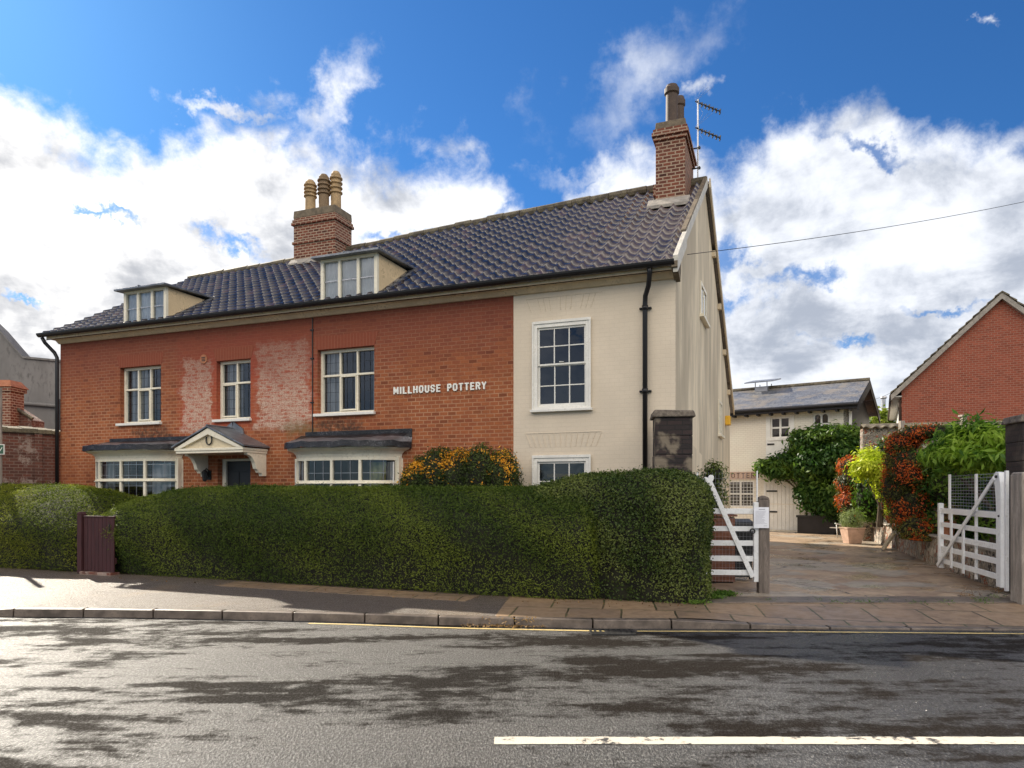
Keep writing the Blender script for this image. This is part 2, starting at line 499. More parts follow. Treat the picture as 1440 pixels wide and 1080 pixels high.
def sphere_np(c, r, seg=18, rings=12, rough=0.12, fs=2.5):
    th = np.linspace(0, 2 * np.pi, seg, endpoint=False); ph = np.linspace(0.02, np.pi - 0.02, rings)
    T, Ph = np.meshgrid(th, ph)
    dd = np.stack([np.sin(Ph) * np.cos(T), np.sin(Ph) * np.sin(T), np.cos(Ph)], -1).reshape(-1, 3)
    V_ = np.array(c) + dd * np.array(r) * (1 + rough * 2 * (clump(dd * np.array(r) + np.array(c), fs) - 0.5))[:, None]
    tr = []
    for i in range(rings - 1):
        for j in range(seg):
            a, b = i * seg + j, i * seg + (j + 1) % seg
            tr += [(a, a + seg, b), (b, a + seg, b + seg)]
    return V_, np.array(tr)
def bush(name, blobs, mat, dens, L, Wd, parent=None, core='twig', shell=0.12, core_k=0.72, **kw):
    """foliage mesh on a set of ellipsoids (cx,cy,cz,rx,ry,rz); returns the foliage object and the branch core object"""
    VV, FF, TT, nv = [], [], [], 0
    CV, CF, cn = [], [], 0
    for (cx, cy, cz, rx, ry, rz) in blobs:
        V_, T = sphere_np((cx, cy, cz), (rx, ry, rz))
        area = 4 * np.pi * (((rx * ry) ** 1.6 + (rx * rz) ** 1.6 + (ry * rz) ** 1.6) / 3) ** (1 / 1.6)
        n = max(30, int(area * dens))
        P, N = scatter(V_, T, n)
        dep = np.abs(rng.normal(0, 1, n)) * shell
        out = rng.random(n) < 0.2
        dep[out] *= -0.6
        P = P - N * dep[:, None]
        P[:, 2] = np.maximum(P[:, 2], 0.03)
        lv, lf, lt = leaves(P, N, L, Wd, **kw)
        VV.append(lv); FF.append(lf + nv); TT.append(lt); nv += len(lv)
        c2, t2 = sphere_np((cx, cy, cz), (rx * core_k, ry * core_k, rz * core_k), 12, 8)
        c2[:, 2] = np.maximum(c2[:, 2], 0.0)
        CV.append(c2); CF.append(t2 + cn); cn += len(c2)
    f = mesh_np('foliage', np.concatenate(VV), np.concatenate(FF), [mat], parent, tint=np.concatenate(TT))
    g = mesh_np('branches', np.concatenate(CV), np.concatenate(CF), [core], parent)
    return f, g

# ================================================================ frames of reference
C_ = 31992.0
Y0 = C_ / (85 + 1830)
H = Frame(((85 - CX) * Y0 / F, Y0), math.atan2(970, 2550))                 # main house, origin at its far left front corner
Yb = 44880.0 / (1195 + 660)
B = Frame(((1195 - CX) * Yb / F, Yb), math.atan2(970, 1380))               # white outbuilding, origin at its right front corner
RH = Frame(((1268 - CX) * 24.0 / F, 24.0), math.atan2(970, 1809))          # red brick house, origin at its left front corner
TE = H.t(950)                                                              # house length
TJ = H.t(721)                                                              # joint between red brick and cream front
TM = H.t(440)                                                              # joint inside the red front

# ================================================================ colour library
def wash(t, c, o, x, z, fac, n1, n2, n3):
    jag = t.noise(o, 4.5, 6, 0.72)
    rown = t.n('ShaderNodeTexWhiteNoise', noise_dimensions='1D'); t.put(rown.inputs['W'], t.m('FLOOR', t.m('DIVIDE', z, 0.146)))
    xx = t.m('ADD', t.m('ADD', x, t.m('MULTIPLY', t.m('SUBTRACT', jag, 0.5), 0.8)), t.m('MULTIPLY', t.m('SUBTRACT', rown.outputs['Value'], 0.5), 0.16))
    zz = t.m('ADD', z, t.m('MULTIPLY', t.m('SUBTRACT', n3, 0.5), 0.5))
    zt, zb = H.z(400, 478), H.z(400, 603)
    a = t.box(xx, zz, H.t(256), H.t(296), zb + 0.02, zt - 0.25, 0.05)
    b = t.box(xx, zz, H.t(362), TM - 0.1, zb, zt - 0.05, 0.08)
    red = t.box(xx, zz, H.t(252), TM, H.z(400, 600), H.z(400, 460), 0.15)
    c = t.mix(t.m('MULTIPLY', red, t.mr(n1, 0.35, 0.6, 0.25, 0.75)), c, (0.44, 0.07, 0.035))
    fleck = t.mr(t.m('ADD', t.m('MULTIPLY', t.noise(t.vec(t.m('MULTIPLY', x, 0.5), 0.0, z), 13, 7, 0.78), 0.7), t.m('MULTIPLY', fac, 0.06)), 0.29, 0.39, 0.12, 0.9)
    c = t.mix(t.m('MULTIPLY', t.m('MAXIMUM', a, b), fleck), c, t.mix(t.mr(n2, 0.35, 0.65), (0.44, 0.27, 0.19), (0.66, 0.50, 0.39)))
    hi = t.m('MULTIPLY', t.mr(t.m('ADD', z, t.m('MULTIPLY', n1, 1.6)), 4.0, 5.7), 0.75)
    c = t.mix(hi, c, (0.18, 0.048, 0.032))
    s1 = t.box(xx, zz, H.t(190), H.t(238), H.z(210, 620), H.z(210, 601), 0.14)
    s2 = t.box(xx, zz, H.t(446), H.t(508), H.z(480, 612), H.z(480, 590), 0.14)
    s3 = t.box(xx, zz, H.t(400), H.t(440), H.z(420, 612), H.z(420, 594), 0.14)
    st = t.m('MULTIPLY', t.m('MAXIMUM', s1, s2), t.mr(t.noise(o, 10, 5, 0.7), 0.3, 0.6))
    c = t.mix(t.m('MULTIPLY', st, 0.85), c, (0.045, 0.028, 0.02))
    c = t.mix(t.m('MULTIPLY', s3, 0.6), c, (0.13, 0.11, 0.04))
    return c
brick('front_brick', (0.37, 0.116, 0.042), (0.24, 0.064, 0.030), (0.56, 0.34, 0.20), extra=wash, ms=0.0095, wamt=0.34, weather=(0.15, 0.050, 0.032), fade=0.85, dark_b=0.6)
brick('chimney_brick', (0.22, 0.068, 0.038), (0.10, 0.036, 0.026), (0.50, 0.38, 0.27), ms=0.013, wamt=0.30, fade=0.1, dark_b=0.9, weather=(0.10, 0.06, 0.045))
brick('old_brick', (0.17, 0.058, 0.038), (0.09, 0.036, 0.028), (0.27, 0.21, 0.17), ms=0.009, wamt=0.5, weather=(0.12, 0.08, 0.06),
      extra=lambda t, c, o, x, z, f, a, b, n: t.mix(t.m('MULTIPLY', t.mr(t.noise(o, 2.2, 7, 0.75), 0.54, 0.60), 0.6), c, (0.42, 0.34, 0.28)))
brick('new_brick', (0.34, 0.090, 0.050), (0.24, 0.062, 0.036), (0.40, 0.26, 0.19), ms=0.007, wamt=0.12, fade=0.15, dark_b=0.25)
brick('cream_brick', (0.72, 0.61, 0.47), (0.71, 0.60, 0.46), (0.655, 0.55, 0.415), wamt=0.05, bumpk=0.30, weather=(0.50, 0.43, 0.33), rough=0.6, fade=0.6, dark_b=0.012)
brick('barn_brick', (0.82, 0.74, 0.61), (0.81, 0.73, 0.60), (0.58, 0.49, 0.37), wamt=0.05, bumpk=0.35, weather=(0.5, 0.42, 0.32), rough=0.6, dark_b=0.03)

def render_wall():
    m, t = new_mat('stained_render')
    o = t.obj(); x, y, z = t.xyz(o)
    n1 = t.noise(t.vec(t.m('MULTIPLY', x, 0.5), t.m('MULTIPLY', y, 0.62), t.m('MULTIPLY', z, 0.12)), 1.6, 5, 0.62, 0.4)
    n2 = t.noise(t.vec(t.m('MULTIPLY', x, 1.5), t.m('MULTIPLY', y, 1.8), t.m('MULTIPLY', z, 0.4)), 1.4, 7, 0.65)
    n3 = t.noise(o, 25, 4)
    c = t.mix(t.mr(n1, 0.35, 0.62), (0.82, 0.70, 0.51), (0.52, 0.44, 0.32))
    c = t.mix(t.m('MULTIPLY', t.mr(n2, 0.45, 0.68), 0.45), c, (0.33, 0.28, 0.20))
    c = t.mix(t.m('MULTIPLY', t.mr(z, 0.8, 3.0, 1, 0), 0.35), c, (0.62, 0.52, 0.38))
    finish(m, t, c, 0.8, t.bump(n3, 0.25, 0.004), 0.25)
render_wall()
plain('grey_render', (0.20, 0.19, 0.18), 0.9, 0.12, 1.2, dirt=(0.10, 0.095, 0.09), dirt_amt=0.8, stretch=(1, 1, 0.4))
plain('cream_paint', (0.84, 0.77, 0.61), 0.42, 0.05, 3, dirt=(0.45, 0.38, 0.27), dirt_amt=0.4)
plain('old_white', (0.62, 0.58, 0.50), 0.55, 0.12, 4, dirt=(0.28, 0.25, 0.20), dirt_amt=0.8)
plain('recess_tone', (0.66, 0.56, 0.38), 0.5, 0.05, 3, dirt=(0.4, 0.3, 0.2), dirt_amt=0.4)  # darker than the cream so the pediment recess stands out
plain('dark_wood', (0.19, 0.155, 0.13), 0.8, 0.25, 4, dirt=(0.07, 0.055, 0.045), dirt_amt=0.7, stretch=(4, 4, 0.5), bumpk=0.5)
plain('white_paint', (0.80, 0.77, 0.70), 0.40, 0.05, 4, dirt=(0.45, 0.40, 0.32), dirt_amt=0.35)
plain('gate_paint', (0.80, 0.80, 0.79), 0.45, 0.05, 4, dirt=(0.42, 0.42, 0.36), dirt_amt=0.45)
plain('fascia_paint', (0.66, 0.54, 0.37), 0.5, 0.08, 3, dirt=(0.30, 0.23, 0.15), dirt_amt=0.6)
plain('dormer_cheek', (0.72, 0.55, 0.33), 0.55, 0.06, 3, dirt=(0.28, 0.20, 0.11), dirt_amt=0.7)
plain('black_paint', (0.012, 0.011, 0.012), 0.38, 0.1, 4)
plain('black_iron', (0.02, 0.02, 0.02), 0.45, 0.2, 8)
plain('lead', (0.20, 0.21, 0.23), 0.38, 0.16, 4, dirt=(0.40, 0.40, 0.40), dirt_amt=0.6, metallic=0.55)
plain('felt', (0.012, 0.012, 0.015), 0.35, 0.2, 5, dirt=(0.16, 0.16, 0.17), dirt_amt=0.5, bumpk=0.6, bd=0.02)
plain('mortar', (0.38, 0.34, 0.29), 0.85, 0.15, 8, dirt=(0.15, 0.13, 0.10))
plain('ridge_clay', (0.13, 0.105, 0.07), 0.7, 0.25, 6, dirt=(0.24, 0.22, 0.12), dirt_amt=0.8)
plain('pot_buff', (0.46, 0.31, 0.16), 0.7, 0.15, 6, dirt=(0.16, 0.11, 0.07), dirt_amt=0.8)
plain('pot_mid', (0.24, 0.16, 0.09), 0.7, 0.15, 6, dirt=(0.10, 0.07, 0.045), dirt_amt=0.8)
plain('pot_dark', (0.085, 0.055, 0.040), 0.65, 0.15, 6, dirt=(0.06, 0.045, 0.035), dirt_amt=0.6)
plain('stone_cap', (0.20, 0.155, 0.105), 0.85, 0.2, 8, dirt=(0.10, 0.08, 0.05), dirt_amt=0.7, bumpk=0.5)
plain('lichen_cap', (0.22, 0.18, 0.14), 0.85, 0.3, 14, dirt=(0.05, 0.04, 0.035), dirt_amt=0.9, bumpk=0.9, bd=0.02)
plain('pier_soot', (0.035, 0.027, 0.026), 0.75, 0.3, 5, dirt=(0.012, 0.01, 0.01), bumpk=0.7, bd=0.01)
plain('weathered_wood', (0.34, 0.29, 0.24), 0.75, 0.22, 4, dirt=(0.13, 0.10, 0.08), dirt_amt=0.7, stretch=(4, 4, 0.5), bumpk=0.5)
plain('plum_wood', (0.050, 0.013, 0.014), 0.7, 0.2, 5, dirt=(0.03, 0.012, 0.014), stretch=(6, 6, 0.5))
plain('box_wood', (0.19, 0.075, 0.042), 0.6, 0.2, 4, dirt=(0.08, 0.035, 0.025), stretch=(1, 1, 5))
plain('curtain', (0.80, 0.80, 0.78), 0.9, 0.08, 3)
plain('yellow_curtain', (0.66, 0.62, 0.26), 0.9, 0.08, 3)
plain('interior', (0.05, 0.042, 0.036), 0.9, 0.2, 1)
plain('steel', (0.45, 0.45, 0.46), 0.4, 0.1, 4, metallic=0.8)
plain('terracotta', (0.42, 0.16, 0.075), 0.75, 0.15, 5, dirt=(0.30, 0.22, 0.15))
plain('buff_pot', (0.50, 0.33, 0.24), 0.75, 0.1, 5)
plain('letter_paint', (0.86, 0.84, 0.76), 0.4, 0.03, 5)
plain('yellow_plastic', (0.75, 0.42, 0.03), 0.4, 0.05, 5)
plain('sign_green', (0.04, 0.10, 0.06), 0.4, 0.05, 5)
plain('paper', (0.80, 0.81, 0.86), 0.6, 0.03, 8)
plain('ink', (0.25, 0.25, 0.30), 0.6, 0.02, 8)
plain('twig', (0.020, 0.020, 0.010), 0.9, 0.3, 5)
plain('bark', (0.10, 0.075, 0.05), 0.9, 0.3, 6, bumpk=0.8, bd=0.01, stretch=(3, 3, 0.6))
plain('slab_stone', (0.52, 0.42, 0.27), 0.8, 0.15, 5)
plain('barn_tar', (0.018, 0.016, 0.018), 0.5, 0.2, 5)
plain('alu', (0.55, 0.55, 0.56), 0.35, 0.1, 9, metallic=0.7)
plain('orange_shade', (0.75, 0.40, 0.08), 0.5, 0.05, 5)
glass('window_glass')
glass('dormer_glass', body=(0.02, 0.02, 0.025), clear=0.96)
leaf_mat('yew', (0.030, 0.055, 0.008), (0.095, 0.140, 0.020), (0.21, 0.25, 0.035), 0.32, 0.55)
leaf_mat('yew_sunlit', (0.050, 0.080, 0.010), (0.15, 0.18, 0.020), (0.34, 0.34, 0.05), 0.42, 0.75)  # lighter copy of the yew leaves, sunshine put into the colour
leaf_mat('privet', (0.028, 0.052, 0.010), (0.085, 0.125, 0.026), (0.19, 0.22, 0.055), 0.28, 0.36)
leaf_mat('firethorn_gold', (0.025, 0.045, 0.010), (0.060, 0.085, 0.020), (0.10, 0.13, 0.03), 0.25, 0.45, spot=((0.70, 0.28, 0.02), (0.85, 0.46, 0.04)))
leaf_mat('firethorn_red', (0.030, 0.040, 0.010), (0.070, 0.085, 0.018), (0.22, 0.19, 0.04), 0.25, 0.45, spot=((0.34, 0.040, 0.012), (0.74, 0.18, 0.03)))
leaf_mat('wisteria', (0.020, 0.060, 0.012), (0.070, 0.145, 0.026), (0.20, 0.30, 0.045), 0.42, 0.42)
leaf_mat('wisteria_light', (0.070, 0.160, 0.028), (0.17, 0.31, 0.045), (0.38, 0.52, 0.07), 0.48, 0.40)
leaf_mat('robinia', (0.34, 0.42, 0.02), (0.46, 0.52, 0.03), (0.62, 0.64, 0.08), 0.45, 0.45)
leaf_mat('tree_leaf', (0.12, 0.18, 0.02), (0.22, 0.28, 0.04), (0.42, 0.44, 0.09), 0.4, 0.5)
leaf_mat('lavender', (0.14, 0.19, 0.07), (0.22, 0.28, 0.11), (0.32, 0.36, 0.16), 0.3, 0.6)
leaf_mat('weed', (0.05, 0.11, 0.015), (0.10, 0.19, 0.03), (0.16, 0.26, 0.05), 0.35, 0.5)
leaf_mat('debris', (0.10, 0.05, 0.02), (0.22, 0.12, 0.05), (0.38, 0.24, 0.10), 0.1, 0.7)

def pantile_mat():
    m, t = new_mat('pantile')
    o = t.obj(); x, y, z = t.xyz(o)
    cell = t.vec(t.m('FLOOR', t.m('DIVIDE', x, TWD)), t.m('FLOOR', t.m('DIVIDE', t.m('SUBTRACT', y, S_E), (S_R - S_E) / NCO)), 0.0)
    wn = t.n('ShaderNodeTexWhiteNoise', noise_dimensions='3D'); t.put(wn.inputs['Vector'], cell)
    r = wn.outputs['Value']
    n1 = t.noise(o, 1.1, 5, 0.6); n2 = t.noise(o, 30, 4)
    c = t.mix(t.mr(r, 0, 1, 0, 1, False), (0.008, 0.006, 0.008), (0.036, 0.025, 0.026))
    c = t.mix(t.m('MULTIPLY', t.mr(r, 0.90, 0.94), 0.45), c, (0.10, 0.050, 0.042))
    c = t.mix(t.m('MULTIPLY', t.mr(x, 10.8, 14.4), t.mr(n1, 0.35, 0.6, 0.1, 0.55)), c, (0.15, 0.10, 0.08))
    c = t.mix(t.m('MULTIPLY', t.mr(n2, 0.58, 0.7), 0.15), c, (0.15, 0.13, 0.10))
    rg = t.m('ADD', t.m('MULTIPLY', n1, 0.2), t.m('MULTIPLY', r, 0.12))
    finish(m, t, c, t.m('ADD', rg, 0.12), t.bump(n2, 0.15, 0.003), 0.7, coat=0.85, coat_rough=0.10)
S_E, S_R, NCO, TWD = -0.34, 4.16, 17, 0.243
pantile_mat()
def slate_mat():
    m, t = new_mat('slate')
    o, x, y, z, u_ = facing(t)
    b = t.n('ShaderNodeTexBrick'); b.offset = 0.5
    t.put(b.inputs['Vector'], t.vec(x, y, 0.0))
    t.put(b.inputs['Color1'], (0.075, 0.085, 0.11)); t.put(b.inputs['Color2'], (0.14, 0.145, 0.16)); t.put(b.inputs['Mortar'], (0.03, 0.03, 0.035))
    for k, val in (('Scale', 1.0), ('Mortar Size', 0.006), ('Mortar Smooth', 0.1), ('Bias', 0.0), ('Brick Width', 0.34), ('Row Height', 0.24)):
        b.inputs[k].default_value = val
    n1 = t.noise(o, 1.6, 6, 0.65); n2 = t.noise(o, 14, 5, 0.7)
    c = t.mix(t.m('MULTIPLY', t.mr(n1, 0.46, 0.62), 0.65), b.outputs['Color'], (0.24, 0.20, 0.15))
    c = t.mix(t.m('MULTIPLY', t.mr(n2, 0.5, 0.62), 0.6), c, (0.30, 0.29, 0.27))
    finish(m, t, c, t.m('ADD', 0.32, t.m('MULTIPLY', n2, 0.3)), t.bump(t.m('ADD', t.m('MULTIPLY', b.outputs['Fac'], -1.0), n2), 0.6, 0.01), 0.5)
slate_mat()
def flint_mat(name, dark=1.0):
    m, t = new_mat(name)
    o = t.obj()
    wob = t.n('ShaderNodeVectorMath', operation='ADD')
    t.put(wob.inputs[0], o); t.put(wob.inputs[1], t.noise(o, 3, 3, out=1))
    vo = t.n('ShaderNodeTexVoronoi'); t.put(vo.inputs['Vector'], wob.outputs[0]); vo.inputs['Scale'].default_value = 8
    ve = t.n('ShaderNodeTexVoronoi', feature='DISTANCE_TO_EDGE'); t.put(ve.inputs['Vector'], wob.outputs[0]); ve.inputs['Scale'].default_value = 8
    r, g, b = t.xyz(vo.outputs['Color'])
    c = t.mix(r, (0.09, 0.08, 0.075), (0.62, 0.54, 0.45)); c = t.mix(t.mr(g, 0.8, 0.85), c, (0.34, 0.12, 0.07))
    edge_ = t.mr(ve.outputs['Distance'], 0.02, 0.09, 1, 0)
    c = t.mix(edge_, c, (0.40, 0.34, 0.26))
    finish(m, t, c, 0.75, t.bump(t.m('ADD', t.mr(ve.outputs['Distance'], 0, 0.25), t.m('MULTIPLY', t.noise(o, 40), 0.2)), 0.9, 0.03), 0.35)
flint_mat('flint')

# ================================================================ main house
house = thing('brick_house', 'long red brick and cream two storey house with black pantile roof, dormers and bay windows', 'house', (H.O[0], H.O[1], 0), -H.th)
WT = H.at(500, 434)[1]            # top of the brickwork (about 5.1 m)
WT = 5.13
SHR = 0.0236
DEP = 10.7                        # depth of the gable side
DPR = 0.11                        # window recess

def hole(px0, px1, pyt, pyb, pxr=None):
    pxm = pxr or (px0 + px1) / 2
    return (H.t(px0), H.t(px1), H.z(pxm, pyb), H.z(pxm, pyt))
W1 = (H.t(168.8), H.t(226.3), H.z(168.8, 596), H.z(168.8, 517.5))
W2 = (H.t(304.5), H.t(352.3), H.z(304.5, 590.5), H.z(304.5, 508))
W3 = (H.t(446.5), H.t(526.3), H.z(446.5, 582.5), H.z(446.5, 492.5))
W4 = (H.t(750.5), H.t(830), H.z(750.5, 577), H.z(790, 451.5))
W5 = (H.t(750.5), H.t(830), H.z(750.5, 690) - 1.0, H.z(790, 641.5))
DR = (H.t(306), H.t(352.3), 0.12, H.z(318, 645))
SB = 0.52                          # bay projection
BY1 = (H.t(137, -0.12), H.t(241.5, -0.3))
BY2 = (H.t(415, -0.12), H.t(554.5, -0.3))
BH = [(BY1[0] + 0.1, BY1[1] - 0.1, 0.62, 2.22), (BY2[0] + 0.1, BY2[1] - 0.1, 0.62, 2.22)]
mb = MB(); mb.wall(0, TJ, 0, WT, [W1, W2, W3, DR] + BH, 0.0, 0.22)
mb.face([(0, 0, 0), (0, 0, WT), (0, 4.16, 7.75), (0, 8.3, 5.2), (0, 8.3, 0)])
mb.box(TJ - 0.03, TJ + 0.015, -0.006, 0.1, 0, WT - 0.002)
wall1 = mb.build('brick_front_wall', 'front_brick', house)
# arches of rubbed brick above the windows, very slightly proud
def lintel_mat():
    m, t = new_mat('rubbed_brick')
    o, x, y, z, u_ = facing(t)
    s = t.m('FRACT', t.m('DIVIDE', x, 0.075))
    line = t.mr(t.m('ABSOLUTE', t.m('SUBTRACT', s, 0.5)), 0.43, 0.48)
    n = t.noise(o, 20, 4)
    c = t.mix(t.m('MULTIPLY', line, 0.35), t.mix(n, (0.27, 0.068, 0.034), (0.19, 0.050, 0.028)), (0.42, 0.25, 0.16))
    finish(m, t, c, 0.85, t.bump(n, 0.3, 0.003), 0.3)
lintel_mat()
for wn in (W1, W2, W3):
    mb = MB(); a, b, z1 = wn[0], wn[1], wn[3]
    mb.prism([(a - 0.01, z1 + 0.003), (b + 0.01, z1 + 0.003), (b + 0.10, z1 + 0.27), (a - 0.10, z1 + 0.27)], 'y', -0.005, 0.05)
    mb.build('brick_arch', 'rubbed_brick', house)
mb = MB(); mb.wall(TJ + 0.015, TE, 0, WT, [W4, W5], 0.0, 0.05)
mb.build('cream_front_wall', 'cream_brick', house)
for wn, zz in ((W4, 0.20), (W5, 0.17)):
    mb = MB()      # painted-over arches show as faint ridges
    a, b, z1 = wn[0] - 0.15, wn[1] + 0.2, wn[3]
    n = 13
    for k in range(n + 1):
        f = k / n
        xa = a + 0.1 + (b - a - 0.2) * f; xb = a + (b - a) * f
        if k % 4 == 1 and zz > 0.18: continue
        mb.bar((xa, -0.003, z1 + zz), (xb, -0.003, z1 + zz + 0.24), 0.014, 0.012, (0, 1, 0))
    mb.bar((a, -0.003, z1 + zz + 0.25), (b, -0.003, z1 + zz + 0.25), 0.012, 0.014)
    mb.build('painted_arch', 'cream_brick', house)
# right gable wall, with openings standing proud of it, catslide to the back
ZR0, ZR1 = 7.83, 8.38              # ridge height left / right (the old roof sags)
ZB = 4.05
def zridge(t): return ZR0 + (ZR1 - ZR0) * t / TE
mb = MB()
mb.prism([(0.003, 0), (0.003, WT - 0.0), (0.06, WT + 0.12), (S_R, ZR1 - 0.14), (DEP, ZB - 0.05), (DEP, 0)], 'x', TE - 0.02, TE)
mb.box(0, TE - 0.2, DEP - 0.2, DEP, 0, 3.9)
mb.box(0.0, 0.2, 8.3, DEP, 0, 4.0)
mb.build('gable_wall', 'stained_render', house)
# sloping plinth and band on the gable
mb = MB()
mb.prism([(1.0, 0), (1.0, 2.42), (5.2, 2.06), (5.2, 0)], 'x', TE, TE + 0.06)
mb.build('plinth', 'stained_render', house)
mb = MB(); mb.box(0.25, TE - 0.25, 7.2, 7.3, 0, 5.0)
mb.box(0.25, TE - 0.25, 3.2, 3.3, 0, 5.1); mb.box(0.2, TE - 0.25, 0.4, 3.2, 2.45, 2.55); mb.box(0.2, TE - 0.25, 0.3, 4.0, 5.16, 5.2)
mb.box(0.2, TE - 0.25, 0.4, 3.2, 0.02, 0.1)
mb.build('rooms', 'interior', house)

mb = MB(); mb.tube([(TM, -0.014, WT - 0.1), (TM, -0.014, 2.62)], 0.011, 6)
for zz in (WT - 0.35, 4.2, 3.3): mb.box(TM - 0.05, TM + 0.03, -0.03, -0.001, zz - 0.012, zz + 0.012)
mb.build('cable_conduit', 'black_iron', house)
vx, vz = H.at(287, 505)
mb = MB(); mb.tube([(vx, -0.02, vz), (vx, 0.01, vz)], 0.10, 16); vf = mb.build('round_vent', 'terracotta', house)
mb = MB()
for k in range(3): mb.box(vx - 0.05, vx + 0.05, -0.028, -0.0205, vz - 0.045 + k * 0.035, vz - 0.03 + k * 0.035)
mb.build('vent_slots', 'black_iron', vf)
# ---- windows
def curtain(mb, x0, x1, y, z0, z1, folds=7, amp=0.02):
    n = folds * 6
    for i in range(n):
        a, b = i / n, (i + 1) / n
        ya, yb = y + amp * math.sin(a * folds * 6.28), y + amp * math.sin(b * folds * 6.28)
        mb.face([(x0 + (x1 - x0) * a, ya, z0), (x0 + (x1 - x0) * b, yb, z0), (x0 + (x1 - x0) * b, yb, z1), (x0 + (x1 - x0) * a, ya, z1)])
def casement(name, wn, cols, transom, curt, leads=2, label=None):
    x0, x1, z0, z1 = wn
    y = DPR
    fr = 0.058
    mb = MB()
    mb.box(x0, x0 + fr, y, y + 0.08, z0, z1); mb.box(x1 - fr, x1, y, y + 0.08, z0, z1)
    mb.box(x0 + fr, x1 - fr, y, y + 0.08, z1 - fr, z1); mb.box(x0 + fr, x1 - fr, y, y + 0.08, z0, z0 + fr * 0.8)
    xs = [x0 + fr + (x1 - x0 - 2 * fr) * k / cols for k in range(cols + 1)]
    zt = z0 + (z1 - z0) * transom
    for k in range(1, cols):
        mb.box(xs[k] - 0.017, xs[k] + 0.017, y + 0.004, y + 0.076, z0 + fr * 0.8, z1 - fr)
    mb.box(x0 + fr, x1 - fr, y - 0.006, y + 0.07, zt - 0.02, zt + 0.02)
    # opening light in the middle
    k = 1 if cols == 3 else 0
    a, b = xs[k] + 0.017 * (k > 0), xs[k + 1] - 0.017
    for q in ((a, a + 0.02, z0 + 0.06, zt - 0.02), (b - 0.02, b, z0 + 0.06, zt - 0.02)):
        mb.box(q[0], q[1], y - 0.01, y + 0.05, q[2], q[3])
    mb.box(a + 0.02, b - 0.02, y - 0.01, y + 0.05, zt - 0.042, zt - 0.0205); mb.box(a + 0.02, b - 0.02, y - 0.01, y + 0.05, z0 + 0.06, z0 + 0.092)
    f = mb.build('window', 'cream_paint', house, bevel=0.004)
    if label: f['label'] = label
    mb = MB(); mb.box(x0 - 0.06, x1 + 0.03, -0.075, y + 0.02, z0 - 0.055, z0 + 0.001); mb.build('sill', 'white_paint', f, bevel=0.006)
    g = MB()
    g.face([(x0 + 0.05, y + 0.055, z0 + 0.03), (x1 - 0.05, y + 0.055, z0 + 0.03), (x1 - 0.05, y + 0.055, z1 - 0.05), (x0 + 0.05, y + 0.055, z1 - 0.05)])
    g.build('glass_pane', 'window_glass', f)
    if leads:
        l = MB()
        for i in range(cols):
            for j in range(1, leads + 1):
                xx = xs[i] + (xs[i + 1] - xs[i]) * j / (leads + 1)
                l.box(xx - 0.0028, xx + 0.0028, y + 0.047, y + 0.053, z0 + 0.06, z1 - 0.07)
        zz = z0 + 0.06 + 0.19
        while zz < z1 - 0.1:
            if abs(zz - zt) > 0.05: l.box(x0 + 0.07, x1 - 0.07, y + 0.047, y + 0.053, zz - 0.0028, zz + 0.0028)
            zz += 0.2
        l.build('lead_strips', 'black_iron', f)
    for (a, b) in curt:
        c = MB(); curtain(c, x0 + (x1 - x0) * a, x0 + (x1 - x0) * b, y + 0.16, z0, z1, max(2, int((b - a) * 14))); c.build('curtain', 'curtain', f)
    return f
casement('window', W1, 3, 0.61, [(0.02, 0.5), (0.9, 0.99)], label='three light casement window above the left bay')
casement('window', W2, 2, 0.62, [(0.02, 0.55)], label='narrow two light casement window above the porch')
casement('window', W3, 3, 0.60, [(0.02, 0.3), (0.86, 0.98)], label='wide three light leaded window above the right bay')

